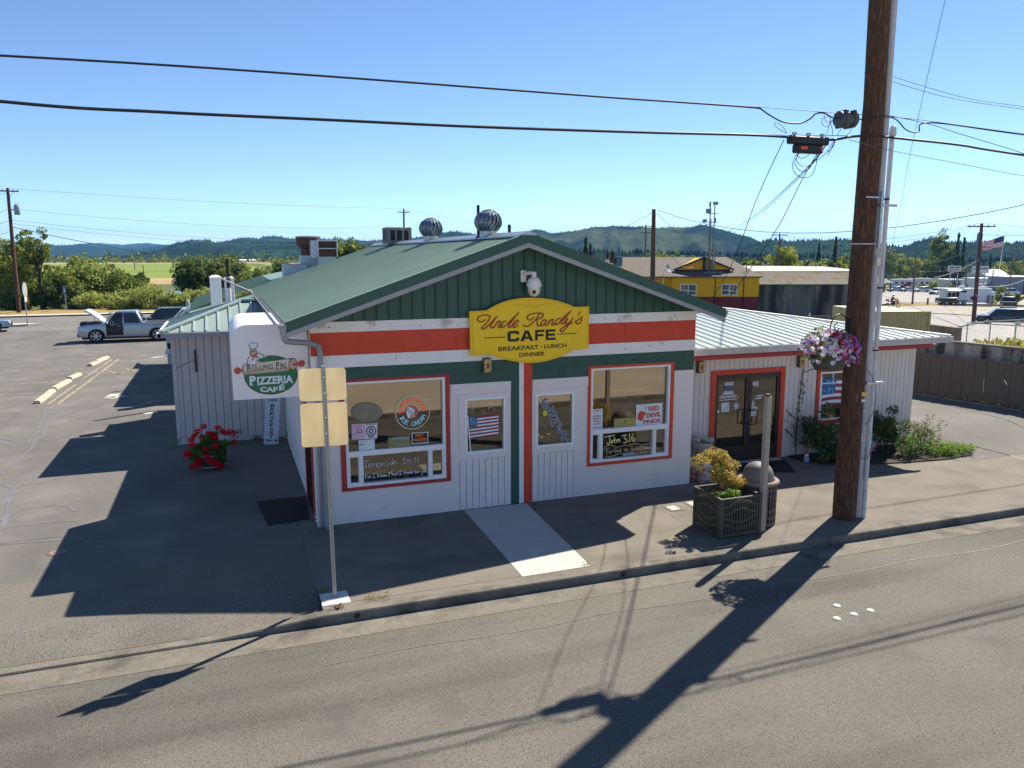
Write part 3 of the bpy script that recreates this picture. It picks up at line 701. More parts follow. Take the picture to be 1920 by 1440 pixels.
while x < -.2:
    yt = 7.5+min(2.1, x+3.08)-.05
    if yt > 7.6:
        vs = [(x+dx, y, zE+sw*(y-7.5)+h) for y in (7.5, yt) for dx, h in ((-.035, .0), (-.02, .035), (.02, .035), (.035, .0))]
        wr.add(vs, [(1, 2, 6, 5), (2, 3, 7, 6), (3, 2, 1, 0), (4, 5, 6, 7)], 0); wr.add(vs, [(0, 1, 5, 4)])
    x += .31
y = 7.85
while y < 11.6:
    xt = -3.08+min(y-7.5, 11.7-y)-.04
    vs = [(x, y+dy, zE+sw*(x+3.08)+h) for x in (-3.08, xt) for dy, h in ((-.035, 0), (-.02, .035), (.02, .035), (.035, 0))]
    wr.add(vs, [(0, 1, 5, 4), (1, 2, 6, 5), (2, 3, 7, 6)]); y += .31
wr.add([(-2.5, 11.7, 3.05), (-.2, 11.7, 3.6), (-.2, 13.4, 3.6), (-2.5, 13.4, 3.05)], [(0, 1, 2, 3)])
wroof = wr.build('west_wing_roof', TROOF, cafe)
hc = MB(); zo = .03
for q in (c1, c2): hc.beam((q[0], q[1], zE+zo), (ap[0], ap[1], zA+zo), .2, .05)
hc.beam((ap[0], ap[1], zA+zo), (-.1, 9.6, zA+zo), .26, .06); hc.build('hip_cap', TROOF, wroof)
g = MB(); g.box(-3.16, -.16, 7.38, 7.5, zE-.13, zE-.01); g.box(-3.18, -3.08, 7.38, 11.7, zE-.12, zE-.004, 1); g.box(-3.02, -.16, 7.5, 8.12, zE-.14, zE-.08, 1); g.build('wing_gutter', [GUTTER, WHITE], wroof)
# rear volume further back along the lot
rv = MB(); boards(rv, -4.2, -.2, 0, 1.45, 26.0, .3, gap=.012, dep=.01, thick=.1); rv.box(-2.6, -.2, 16.6, 26.0, 0, 3.0); rv.box(-.2, W, 15.6, 28, 0, 3.2)
rv.build('rear_wing_wall', [mat('pale_blue_siding', (.55, .58, .60), .8), GROOVE], cafe)
rr = MB()
rr.add([(-2.75, 18.3, 3.1), (.4, 18.3, 4.15), (.4, 28, 4.15), (-2.75, 28, 3.1), (4.0, 18.3, 4.9), (4, 28, 4.9), (8, 18.3, 3.2), (8, 28, 3.2), (-4.4, 25.7, 1.5), (-2.6, 25.7, 2.2), (-4.4, 28, 1.5)], [(0, 1, 2, 3), (1, 4, 5, 2), (4, 6, 7, 5), (8, 9, 3, 10), (0, 4, 6)])
rr.add([(-2.75, 16.4, 3.05), (-.2, 16.4, 3.7), (-.2, 18.3, 3.7), (-2.75, 18.3, 3.05)], [(0, 1, 2, 3)])
for i in range(31):
    y = 18.5+i*.31; rr.beam((-2.75, y, 3.12), (.4, y, 4.17), .04, .03)
rr.build('rear_wing_roof', GROOF, cafe)

# ------------------------------------------------------------------ yellow roof-line sign
YS = -.13
def face(y): return lambda u, v, d=0: (u, y-d, v)
def zpix(ox, oy, s, Y):
    """a point traced on a magnified detail of the photo, as (x, z) on the plane y = Y"""
    def f(p):
        q = fy(ox+p[0]/s, oy+p[1]/s, Y); return (float(q[0]), float(q[2]))
    return f
T = zpix(880, 555, 8.348, YS-.03)
out = [(5, 240), (270, 225)]+[(340, 185), (430, 135), (540, 90), (680, 52), (830, 32), (990, 28), (1140, 34), (1290, 55), (1420, 86), (1530, 122), (1640, 170)]+[(1875, 165), (1865, 825), (1620, 840)]+[(1540, 895), (1440, 945), (1330, 985), (1200, 1020), (1060, 1042), (920, 1045), (780, 1035), (640, 1012), (520, 985), (410, 950), (310, 915)]+[(25, 940)]
O = [T(p) for p in out]
sg = thing('sign_board', 'large yellow cafe sign with arched top and bottom on the green gable', 'sign', (4.45, YS, 3.65))
lc = lambda o, f: (lambda u, v, d=0: tuple(np.array(f(u, v, d))-np.array(o)))
so_ = (4.45, YS, 3.65); fS = lc(so_, face(YS-.03))
b = MB(); b.prism(O[::-1], lambda u, v, d: tuple(np.array((u, d, v))-np.array(so_)), YS-.03, YS+.03); b.build('panel', YSIGN, sg)
b = MB(); cx, cz = 4.45, 3.65
inn = [(cx+(u-cx)*.968, cz+(v-cz)*.955) for u, v in O]; b.ribbon(inn+[inn[0]], .007, fS, d0=.002)
for sx in (-1, 1):
    q = [(1010+sx*-1*0, 135)]
    for cxx in (915, 1050): pass
for pth in ([(620, 160), (700, 128), (800, 125), (880, 150), (940, 150), (955, 115), (920, 90), (880, 100), (870, 130), (900, 150)], [(740, 148), (820, 145), (900, 180), (960, 160)], [(1320, 135), (1260, 115), (1180, 122), (1100, 140), (1030, 160), (1000, 130), (1020, 95), (1070, 95), (1090, 125), (1060, 155)], [(1200, 130), (1120, 135), (1060, 185), (1000, 160)]):
    b.ribbon(smooth_path([T(p) for p in pth], 4), .006, fS, d0=.002)
b.build('fine_lines', SLINE, sg)
script = [
 [(245, 365), (215, 395), (170, 404), (132, 385), (126, 355), (150, 325), (200, 303), (255, 298), (305, 305), (322, 325), (310, 365), (265, 425), (215, 475), (188, 495), (195, 511), (228, 510), (290, 470), (360, 395), (428, 318)],
 [(428, 318), (385, 385), (338, 455), (328, 488), (348, 500), (388, 478), (440, 398), (424, 425), (385, 492)], [(424, 430), (460, 396), (486, 398), (476, 430), (450, 470), (456, 492), (486, 480), (520, 440)],
 [(572, 402), (550, 393), (520, 415), (496, 455), (496, 480), (516, 491), (552, 475), (600, 430), (690, 340), (768, 268), (756, 272), (700, 345), (640, 425), (612, 465), (616, 490), (645, 482), (700, 448), (745, 420), (768, 396), (758, 379), (730, 386), (692, 425), (672, 462), (684, 487), (720, 483), (765, 455)],
 [(1012, 330), (985, 360), (945, 376), (912, 360), (906, 328), (940, 292), (1000, 275), (1080, 266), (1145, 276), (1150, 312), (1118, 346), (1066, 366), (1045, 372), (1062, 400), (1060, 440), (1068, 468), (1096, 466), (1130, 440)],
 [(1095, 285), (1060, 340), (1005, 405), (935, 462), (880, 474), (838, 452)],
 [(1202, 380), (1172, 372), (1137, 400), (1117, 440), (1126, 463), (1156, 455), (1190, 415), (1212, 378), (1192, 420), (1182, 450), (1198, 463), (1232, 435), (1266, 370), (1250, 402), (1218, 458)], [(1250, 405), (1290, 370), (1316, 373), (1306, 405), (1286, 440), (1297, 456), (1322, 445), (1350, 410)],
 [(1428, 358), (1397, 351), (1362, 385), (1347, 425), (1362, 446), (1397, 430), (1432, 385), (1505, 308), (1588, 234), (1545, 285), (1472, 370), (1437, 415), (1442, 440), (1472, 430), (1512, 372), (1537, 346), (1520, 385), (1502, 420), (1517, 438), (1547, 425), (1600, 375), (1630, 336), (1600, 382), (1550, 450), (1490, 530), (1447, 558), (1422, 550), (1428, 525), (1480, 482), (1560, 442), (1615, 424)],
 [(1736, 246), (1700, 302)], [(1650, 405), (1700, 378), (1775, 322), (1750, 347), (1757, 382), (1735, 420), (1700, 438), (1672, 430), (1668, 412)]]
b = MB()
for i, st in enumerate(script): b.ribbon(smooth_path([T(p) for p in st], 5), .030, fS, lift=.004, d0=.002+.0003*i, taper=lambda t: .8+.3*abs(math.sin(t*9)))
b.build('script_lettering', SRED, sg)
b = MB()
def tz(s, p0, p1, p2, bold=.02, mi=0, mb=None, fn=None, TT=None, d=.002, shear=0):
    """text whose box runs from baseline-left p0 to baseline-right p1 with p2 at its top left"""
    TT = TT or T; a, c, t = TT(p0), TT(p1), TT(p2)
    put_text(mb, s, fn, a[0], a[1], c[0], a[1]+(t[1]-a[1]), mi, bold, shear, d, skew=c[1]-a[1])

BL = {'C': [[(1, .66), (1, .8), (.85, 1), (.15, 1), (0, .82), (0, .18), (.15, 0), (.85, 0), (1, .18), (1, .36), (.72, .36), (.72, .24), (.3, .24), (.28, .27), (.28, .73), (.3, .76), (.72, .76), (.72, .66)]],
 'A': [[(0, 0), (.36, 1), (.5, 1), (.5, .75), (.28, 0)], [(1, 0), (.72, 0), (.5, .75), (.5, 1), (.64, 1)], [(.339, .2), (.661, .2), (.597, .42), (.403, .42)]],
 'F': [[(0, 0), (0, 1), (1, 1), (1, .78), (.28, .78), (.28, .6), (.9, .6), (.9, .38), (.28, .38), (.28, 0)]], 'E': [[(0, 0), (0, 1), (1, 1), (1, .78), (.28, .78), (.28, .61), (.95, .61), (.95, .39), (.28, .39), (.28, .22), (1, .22), (1, 0)]]}
for ch, x0, x1 in (('C', 595, 785), ('A', 795, 1003), ('F', 1028, 1175), ('E', 1195, 1350)):
    for pl in BL[ch]: b.poly([fS(*T((x0+(x1-x0)*u, 718-(x0+(x1-x0)*u-595)*.0425-168*v)), .002) for u, v in pl])
tz('BREAKFAST', (455, 866), (1085, 830), (455, 797), .03, 0, b, fS); tz('LUNCH', (1172, 822), (1522, 803), (1172, 757), .03, 0, b, fS); tz('DINNER', (782, 955), (1182, 932), (782, 890), .03, 0, b, fS)
a = T((1127, 795)); b.add([fS(a[0]+.014*math.cos(k), a[1]+.014*math.sin(k), .002) for k in np.linspace(0, 6.28, 10, endpoint=False)], [tuple(range(10))])
for p, q in (((240, 657), (555, 642)), ((1375, 600), (1668, 582))): b.ribbon([T(p), T(q)], .018, fS, d0=.002)
b.build('block_lettering', SBLACK, sg)

# ------------------------------------------------------------------ box sign over the lot side
PY = .30; po = (-.7, PY, 2.5)
ps = thing('box_sign', 'white rounded box awning sign with rolling pin emblem and green oval', 'sign', po)
zt, zb_, xl, xr_ = 3.93, 2.535, -1.40, -.02
pts = [(xl, zb_), (xr_, zb_), (xr_, zt), (xl+.30, zt)]+[(xl+.30-.30*math.sin(t), zt-.30+.30*math.cos(t)) for t in np.linspace(.15, 1.57, 8)]
b = MB(); b.prism([(u, v) for u, v in pts], lambda u, v, d: (u-po[0], d-po[1], v-po[2]), PY, PY+3.2); b.build('cabinet', SIGNW, ps)
b = MB(); b.box(xr_-po[0], 0.0-po[0], .1, .5, .3, 1.2); b.build('bracket', GALV, ps)
Q = zpix(430, 590, 8.469, PY-.004); fP = lc(po, face(PY-.004))
ell = lambda c, rx, ry, n=40, rot=0., a0=0., a1=2*math.pi: [(c[0]+rx*math.cos(t)*math.cos(rot)-ry*math.sin(t)*math.sin(rot), c[1]+rx*math.cos(t)*math.sin(rot)+ry*math.sin(t)*math.cos(rot)) for t in np.linspace(a0, a1, n, endpoint=(a1-a0 < 6.2))]
def pf(mb, pts, d, mi, TT=None, fn=None): mb.poly([(fn or fP)(*(TT or Q)(p), d) for p in pts][::-1], mi)
b = MB()
pf(b, ell((660, 958), 426, 312, 48, -.06), .001, 1); pf(b, ell((660, 955), 408, 294, 48, -.06), .002, 0); b.build('green_oval', [SGREEN, SBROWN], ps)
b = MB()
pf(b, [(205, 820), (240, 785), (960, 690), (1040, 690), (1085, 760), (1060, 860), (980, 895), (240, 965), (205, 920)], .003, 2)
pf(b, [(214, 822), (245, 792), (960, 698), (955, 860), (940, 890), (245, 955), (214, 915)], .004, 1)
pf(b, [(225, 822), (250, 797), (950, 704), (945, 830), (235, 905)], .005, 3)
pf(b, ell((1010, 785), 72, 92, 24, .15), .005, 2); pf(b, ell((1010, 785), 64, 84, 24, .15), .006, 1); pf(b, ell((1020, 790), 34, 40, 18), .007, 3)
pf(b, [(1000, 770), (1090, 755), (1130, 722), (1180, 722), (1202, 765), (1185, 815), (1140, 830), (1090, 812), (1000, 815)], .008, 0)
pf(b, ell((130, 890), 55, 56, 24), .008, 0); pf(b, [(170, 860), (205, 865), (205, 905), (170, 915)], .0085, 0)
b.build('rolling_pin', [SORANGE, DOUGH, SBROWN, DOUGHL], ps)
def serif_word(mb, word, p0, p1, hts, mi, fn, TT, w, sfac=1.0):
    tz(word, p0, p1, hts, .012, mi, mb, fn, TT, .009)
b = MB()
for w_, p0, p1, p2 in (('R', (285, 898), (345, 893), (285, 795)), ('OLLING', (358, 893), (690, 862), (358, 810)), ('P', (745, 868), (795, 862), (745, 755)), ('IN', (815, 862), (895, 852), (815, 775))): tz(w_, p0, p1, p2, .015, 0, b, fP, Q, .009)
tz('P', (325, 1118), (425, 1108), (320, 975), .045, 1, b, fP, Q, .009); tz('IZZERIA', (445, 1112), (1015, 1082), (445, 985), .04, 1, b, fP, Q, .009); tz('CAF', (490, 1228), (770, 1225), (490, 1145), .045, 1, b, fP, Q, .009); tz('\u00c9', (790, 1205), (880, 1190), (790, 1108), .045, 1, b, fP, Q, .0095)
for x, y, w in ((300, 898, 30), (758, 868, 30), (350, 1118, 50), (470, 1112, 46), (505, 1110, 50)): pf(b, [(x-w/2, y-3), (x+w/2, y-6), (x+w/2, y+5), (x-w/2, y+8)], .010, 1 if y > 1000 else 0)
b.build('lettering', [SBROWN, PWHITE], ps)
b = MB()  # the baker in a white hat
oc = lambda pts, d, mi, w=8: (pf(b, pts, d, mi), b.ribbon([Q(p) for p in list(pts)+[pts[0]]], w/8.469*.0105, fP, 4, d0=d+.0004))
oc(smooth_path([(325, 545), (318, 510), (308, 490), (325, 462), (360, 448), (400, 446), (435, 460), (448, 490), (432, 520), (410, 535), (405, 545)], 3), .003, 0)
oc(smooth_path([(330, 660), (290, 710), (285, 750), (310, 795), (420, 790), (500, 745), (430, 730), (520, 690), (580, 665), (540, 645), (470, 610), (430, 620)], 3), .0105, 0)
oc(ell((382, 600), 52, 58, 20), .0115, 1); pf(b, [(340, 588), (375, 578), (410, 572), (412, 585), (380, 592), (345, 604)], .0125, 4)
pf(b, [(335, 640), (380, 665), (445, 600), (455, 610), (430, 660), (485, 690), (440, 692), (395, 672), (375, 740), (358, 720), (368, 670), (330, 650)], .0125, 3)
pf(b, ell((445, 755), 38, 24, 14), .0125, 1); pf(b, ell((555, 662), 34, 16, 14), .0125, 1)
b.build('baker_picture', [PWHITE, SKIN, SBROWN, SORANGE, SBLACK], ps)
# leaning plank sign
bo = gz(508, 833); ls = thing('plank_sign', 'tall narrow white board lettered BREAKFAST leaning on the grey siding', 'sign', bo)
b = MB(); Mx = Matrix.Rotation(rad(-7), 3, 'X') @ Matrix.Rotation(rad(5.5), 3, 'Y')
Bp = lambda u, v, d=0: tuple(Mx @ Vector((u, -.02-d, v)))
hw, hh = .195, 1.55
b.prism([(-hw, 0), (hw, 0), (hw, hh), (-hw, hh)], lambda u, v, d: tuple(Mx @ Vector((u, d, v))), -.018, .006); b.build('board', mat('worn_white_board', (.62, .68, .74), .7, var=.08, scale=6, stain=((.4, .45, .5), 7, .6, .7)), ls)
b = MB(); put_text(b, '7AM-1 PM', Bp, -.16, .07, .17, .15, bold=.02)
for i, ch in enumerate('BREAKFAST'): put_text(b, ch, Bp, -.055, 1.03-i*.107, .055, 1.12-i*.107, bold=.02)
put_text(b, 'CAFE', Bp, -.12, 1.19, .11, 1.27, bold=.02); b.build('lettering', SBLACK, ls)

# ------------------------------------------------------------------ things in and on the windows
GY = .045
fG = lambda u, v, d=0: (u, GY-d, v)
Z1 = zpix(640, 700, 9.0, GY); Zb = zpix(630, 840, 8.727, GY); Z2 = zpix(1090, 680, 7.2, GY); Zd = zpix(860, 720, 10.29, .015); Zs = zpix(990, 720, 11.07, .015)
def ppoly(mb, TT, pts, d, mi=0, fn=fG): mb.poly([fn(*TT(p), d) for p in pts], mi)
def sheet_thing(name, label, cat, TT, pts, m, group=None, lines=(), texts=(), extra=None, mats=()):
    c = [TT(p) for p in pts]; o = (sum(p[0] for p in c)/4, GY, min(p[1] for p in c)); t = thing(name, label, cat, o, 0, group); fn = lc(o, fG)
    b = MB(); b.prism(c, lambda u, v, d: tuple(np.array((u, GY-d, v))-np.array(o)), 0, .003); b.build('paper', m, t)
    if lines or texts or extra:
        b = MB()
        for p, q, w in lines: b.ribbon([TT(p), TT(q)], w, fn, d0=.0036)
        for s, p0, p1, p2, mi in texts: tz(s, p0, p1, p2, .03, mi, b, fn, TT, .004)
        if extra: extra(b, fn)
        b.build('print', list(mats) or [INK], t)
    return t
def neon(b, fn): pass
c0 = Z1((1203, 652)); ns = thing('neon_sign', 'round ice cream window sign with white ring, red and blue lettering', 'sign', (c0[0], GY, c0[1])); fN = lc((c0[0], GY, c0[1]), fG)
b = MB(); R0 = abs(Z1((1495, 645))[0]-Z1((912, 660))[0])/2
b.ribbon([(c0[0]+R0*.985*math.cos(t), c0[1]+R0*.985*math.sin(t)) for t in np.linspace(0, 2*math.pi, 60)], .016, fN, d0=.003); b.build('ring', mat('cream_tube', (.75, .70, .55), .5), ns)
b = MB(); b.poly([fN(c0[0]-.015+.128*math.cos(t), c0[1]+.128*math.sin(t), .002) for t in np.linspace(0, 2*math.pi, 28, endpoint=False)], 0)
fe = [(1140, 560), (1225, 600), (1240, 625), (1215, 680), (1175, 705), (1165, 755), (1125, 750), (1105, 700), (1100, 640), (1115, 590)]
ppoly(b, Z1, fe, .003, 1, fN); ppoly(b, Z1, [(1200, 690), (1235, 680), (1240, 720), (1205, 745), (1185, 735)], .0035, 2, fN)
for k in range(6): b.ribbon([Z1((1205, 660+k*6)), Z1((1110+k*7, 590+k*30))], .004, fN, 3, d0=.004)
b.build('emblem', [mat('neon_rose', (.62, .12, .14), .6), PWHITE, SKIN, INK], ns)
def arc_text(mb, s, r0, r1, a0, a1, mi, flip, wd):
    n = len(s)
    for i, ch in enumerate(s):
        if ch == ' ': continue
        a = a0+(a1-a0)*(i+.5)/n; w = wd*(.45 if ch == 'I' else 1)
        def fn(u, v, d=0):
            t = a-(u if not flip else -u)/((r0+r1)/2); r = v
            return fN(c0[0]+r*math.cos(t), c0[1]+r*math.sin(t), d)
        put_text(mb, ch, fn, -w/2, r0 if not flip else r1, w/2, r1 if not flip else r0, mi, .0, 0, .003)
b = MB(); arc_text(b, 'UMPQUA', .185, .285, rad(186), rad(-6), 0, False, .098); b.build('red_lettering', mat('neon_red', (.85, .07, .05), .5, emit=.25), ns)
b = MB(); arc_text(b, 'ICE CREAM', .195, .285, rad(198), rad(342), 0, True, .066); b.build('blue_lettering', mat('neon_blue', (.25, .62, .82), .5, emit=.15), ns)
SPs = lambda b, fn: (b.ribbon([(Z1((500, 975))[0]+.09*math.cos(t), Z1((500, 975))[1]+.09*math.sin(t)) for t in np.linspace(0, 6.28, 24)], .03, fn, 1, d0=.004), b.ribbon([(Z1((500, 975))[0]+.035*math.cos(t), Z1((500, 975))[1]+.045*math.sin(t)) for t in np.linspace(0, 5.5, 12)], .03, fn, 0, d0=.0045))
sheet_thing('paper_notice', 'white sponsor notice with round purple badge taped inside the left window', 'notice', Z1, [(395, 1110), (605, 1095), (605, 835), (395, 850)], PAPER, texts=[('SPONSOR', (415, 880), (580, 870), (415, 852), 0), ('2023', (450, 1092), (545, 1085), (450, 1066), 0)], extra=SPs, mats=[INK, mat('badge_purple', (.32, .08, .22), .8)])
sheet_thing('paper_notice', 'pink flyer with small drawing taped inside the left window', 'notice', Z1, [(178, 1120), (393, 1110), (393, 848), (172, 858)], PINK, lines=[((205, 885), (370, 875), .006), ((265, 1000), (350, 995), .02), ((290, 920), (275, 1000), .02), ((330, 930), (345, 1000), .014), ((200, 1030), (360, 1020), .004), ((215, 940), (250, 938), .008)], mats=[mat('flyer_purple', (.36, .14, .26), .8)])
sheet_thing('paper_notice', 'white printed sheet taped below the pink flyer', 'notice', Z1, [(298, 1330), (568, 1305), (560, 1108), (290, 1130)], PAPER, lines=[((315, 1160), (385, 1152), .008), ((315, 1205), (380, 1195), .03), ((310, 1265), (440, 1252), .005), ((310, 1300), (500, 1282), .006), ((420, 1160), (435, 1158), .01), ((455, 1185), (468, 1180), .01), ((480, 1205), (490, 1200), .01)], mats=[mat('print_blue', (.25, .3, .45), .8)])
hw = sheet_thing('paper_notice', 'small black sign with orange HELP WANTED words in white edge', 'notice', Z1, [(1192, 1197), (1465, 1175), (1465, 985), (1188, 1003)], PAPER, extra=lambda b, fn: (ppoly(b, Z1, [(1203, 1182), (1452, 1162), (1452, 1000), (1201, 1017)], .0034, 0, fn), tz('HELP', (1252, 1075), (1388, 1062), (1252, 1025), .04, 1, b, fn, Z1, .004), tz('WANTED', (1218, 1158), (1435, 1140), (1218, 1100), .04, 1, b, fn, Z1, .004)), mats=[SBLACK, mat('flame_orange', (.85, .20, .04), .6)])
sheet_thing('paper_notice', 'faint clear landscape sticker on the lower left window glass', 'notice', Z1, [(785, 1300), (1175, 1265), (1150, 1060), (790, 1085)], mat('faded_sticker', (.27, .24, .11), .7), extra=lambda b, fn: (ppoly(b, Z1, [(860, 1115), (1150, 1108), (1150, 1065), (860, 1080)], .0034, 0, fn), b.ribbon([Z1((810, 1205)), Z1((870, 1185)), Z1((960, 1195)), Z1((1130, 1170))], .012, fn, 1, d0=.004), b.ribbon([Z1((815, 1250)), Z1((1140, 1215))], .012, fn, 1, d0=.004)), mats=[mat('sticker_sky', (.32, .38, .42), .7), mat('sticker_pale', (.38, .33, .15), .7)])
ov = thing('oval_decal', 'faded grey oval decal on the left window glass', 'decal', (*[Z1((430, 655))[0], GY], Z1((430, 655))[1])); fO = lc((Z1((430, 655))[0], GY, Z1((430, 655))[1]), fG)
b = MB(); ppoly(b, Z1, ell((430, 655), 268, 165, 40, .02)[::-1], .002, 0, fO); ppoly(b, Z1, ell((430, 655), 240, 140, 40, .02)[::-1], .0025, 1, fO); b.build('disc', [mat('decal_grey', (.24, .205, .14), .8), mat('decal_grey_light', (.27, .235, .165), .8)], ov)
CIT = sheet_thing('paper_notice', 'narrow white protest notice with seven lines in the right window', 'notice', Z2, [(113, 915), (285, 898), (288, 618), (115, 632)], PAPER, texts=[(s, (128, y), (270, y-12), (128, y-19), i % 2) for i, (s, y) in enumerate((('CITIZENS', 668), ('PEACEABLY', 735), ('ASSEMBLING', 768), ('to PROTEST', 805), ('AGAINST', 843), ('TYRANNY', 888)))], mats=[mat('print_red', (.5, .06, .06), .8), INK])
def devil(b, fn):
    tz('RED', (905, 658), (1045, 640), (905, 590), .05, 0, b, fn, Z2, .004); tz('DEVIL', (875, 750), (1075, 725), (875, 685), .05, 0, b, fn, Z2, .004); tz('PRIDE', (832, 828), (1072, 802), (832, 775), .05, 0, b, fn, Z2, .004)
    b.ribbon([Z2((872, 665)), Z2((868, 590))], .008, fn, 1, d0=.0042)
    for dx in (-16, 16): b.ribbon(smooth_path([Z2((869, 625)), Z2((869+dx, 615)), Z2((868+dx, 595))], 3), .007, fn, 1, d0=.0046)
    ppoly(b, Z2, [(765, 690), (790, 655), (835, 650), (880, 690), (850, 715), (835, 770), (800, 790), (770, 775), (752, 745)], .0044, 0, fn)
sheet_thing('paper_notice', 'white poster with RED DEVIL PRIDE in orange red letters', 'notice', Z2, [(735, 858), (1090, 825), (1095, 540), (740, 568)], PAPER, extra=devil, mats=[mat('poster_red', (.62, .09, .045), .7), INK])
sheet_thing('paper_notice', 'gold card with tiny round badge in the right window', 'notice', Z2, [(440, 882), (732, 858), (735, 735), (440, 758)], mat('gold_card', (.42, .34, .09), .6), extra=lambda b, fn: b.poly([fn(Z2((588, 798))[0]+.022*math.cos(t), Z2((588, 798))[1]+.026*math.sin(t), .004) for t in np.linspace(0, 6.28, 14, endpoint=False)], 0), mats=[INK])
sheet_thing('paper_notice', 'small blue slip on the right window sill', 'notice', Z2, [(555, 1265), (715, 1235), (718, 1195), (558, 1225)], mat('slip_blue', (.22, .30, .48), .8))
ic = thing('hanging_panel', 'clear hanging menu panel with pale handwriting in the right window', 'menu panel', (*[Z2((600, 450))[0], .12], Z2((600, 640))[1]))
io = (Z2((600, 450))[0], .12, Z2((600, 640))[1]); fI = lc(io, lambda u, v, d=0: (u, .10-d, v))
b = MB(); c = [Z2(p) for p in ((300, 640), (915, 600), (920, 290), (300, 322))]; b.poly([fI(*p, 0) for p in c]); b.build('pane', glass('clear_acrylic', (.5, .48, .4), .10, (.80, .77, .68)), ic)
b = MB(); 
for s, p0, p1, p2, sh in (('Ice  Cream', (455, 412), (870, 380), (455, 350), .3), ('Frozen Yogurt', (425, 520), (885, 490), (425, 455), .3), ('Smoothies', (445, 632), (800, 600), (445, 565), .3)): tz(s, p0, p1, p2, .012, 0, b, fI, Z2, .004, sh)
b.build('handwriting', PPALE, ic)
b = MB(); 
for a in (365, 880): b.ribbon([Z2((a, 300)), Z2((a+3, 90))], .012, fI)
b.build('chain', PPALE, ic)
# painted lettering on the glass (parts of the windows)
def strokes(name, TT, paths, w, m, parent, fn, d0=.006, sub=4):
    b = MB()
    for i, p in enumerate(paths): b.ribbon(smooth_path([TT(q) for q in p], sub), w, fn, lift=.001, d0=d0+.0002*i)
    return b.build(name, m, parent)
jer = [[(425, 225), (480, 205), (535, 200)], [(485, 210), (490, 280), (495, 318), (475, 322), (460, 300)], [(525, 290), (580, 265), (572, 245), (540, 262), (535, 300), (560, 312), (590, 298)], [(605, 255), (612, 305)], [(608, 275), (625, 258), (638, 256)], [(645, 280), (700, 262), (690, 240), (660, 258), (655, 295), (680, 308), (710, 292)],
 [(728, 240), (735, 298)], [(732, 262), (755, 245), (762, 292)], [(762, 262), (790, 245), (800, 290)], [(835, 245), (842, 300)], [(830, 205), (832, 210)], [(930, 238), (890, 232), (880, 262), (905, 270), (930, 240), (935, 268)], [(925, 172), (945, 260)], [(940, 235), (968, 215), (998, 252)],
 [(1085, 195), (1110, 168), (1135, 180), (1105, 240), (1150, 245)], [(1205, 190), (1175, 175), (1165, 205), (1195, 212), (1208, 185), (1215, 255)], [(1250, 195), (1252, 200)], [(1258, 235), (1260, 240)], [(1290, 150), (1298, 228)], [(1335, 138), (1345, 218)]]
strokes('chalk_heading', Zb, jer, .014, mat('chalk_pink', (.72, .60, .68), .8), win1, fG)
frk = [[(475, 430), (485, 500)], [(465, 432), (515, 418)], [(478, 462), (508, 455)], [(525, 470), (545, 462), (545, 485), (525, 488), (522, 470)], [(555, 455), (558, 485)], [(556, 465), (575, 455)], [(585, 415), (650, 405)], [(615, 412), (622, 485)], [(595, 490), (650, 482)],
 [(672, 410), (685, 475)], [(710, 408), (682, 445), (715, 470)], [(722, 440), (728, 470)], [(726, 445), (745, 438), (750, 465)], [(765, 440), (758, 462), (780, 465), (785, 440), (765, 440)], [(795, 435), (800, 465), (815, 440), (825, 462), (832, 432)],
 [(860, 395), (870, 470)], [(862, 400), (892, 405), (868, 430)], [(905, 375), (915, 440)], [(945, 410), (925, 420), (930, 440), (948, 425), (950, 440)], [(962, 412), (968, 440)], [(965, 420), (980, 412), (985, 436)], [(1008, 400), (992, 412), (1006, 424), (990, 435)],
 [(1025, 375), (1065, 368)], [(1045, 372), (1052, 435)], [(1030, 438), (1070, 430)], [(1110, 365), (1120, 425)], [(1118, 395), (1138, 388), (1145, 418)], [(1180, 388), (1160, 395), (1165, 415), (1182, 398), (1186, 416)], [(1195, 385), (1208, 412), (1222, 380)], [(1228, 400), (1250, 390), (1238, 380), (1230, 410), (1255, 405)],
 [(1300, 360), (1285, 368), (1292, 420)], [(1280, 392), (1305, 386)], [(1315, 382), (1312, 405), (1332, 402), (1330, 380), (1315, 382)], [(1342, 378), (1348, 402)], [(1345, 385), (1360, 375)], [(1385, 375), (1400, 395)], [(1420, 368), (1400, 410), (1412, 440)], [(1432, 372), (1430, 395), (1450, 392), (1448, 368), (1432, 372)], [(1462, 365), (1465, 388), (1482, 386), (1485, 362)], [(405, 440), (398, 455)], [(425, 435), (420, 450)], [(1505, 310), (1500, 328)], [(1518, 312), (1512, 330)]]
strokes('chalk_verse', Zb, frk, .0105, PWHITE, win1, fG)
joh = [[(312, 1005), (380, 990), (438, 978)], [(380, 990), (378, 1070), (360, 1105), (342, 1080)], [(405, 1050), (395, 1075), (420, 1080), (428, 1050), (405, 1050)], [(440, 1010), (448, 1078)], [(446, 1050), (468, 1035), (475, 1072)], [(490, 1035), (498, 1070)], [(494, 1045), (512, 1030), (520, 1062)],
 [(545, 990), (600, 975), (575, 1020), (610, 1035), (605, 1075), (568, 1080)], [(632, 1055), (638, 1062)], [(645, 960), (655, 1060)], [(690, 960), (678, 1020), (700, 1060), (722, 1040), (705, 1012), (685, 1030)]]
strokes('yellow_heading', Z2, joh, .021, PYEL, win2, fG)
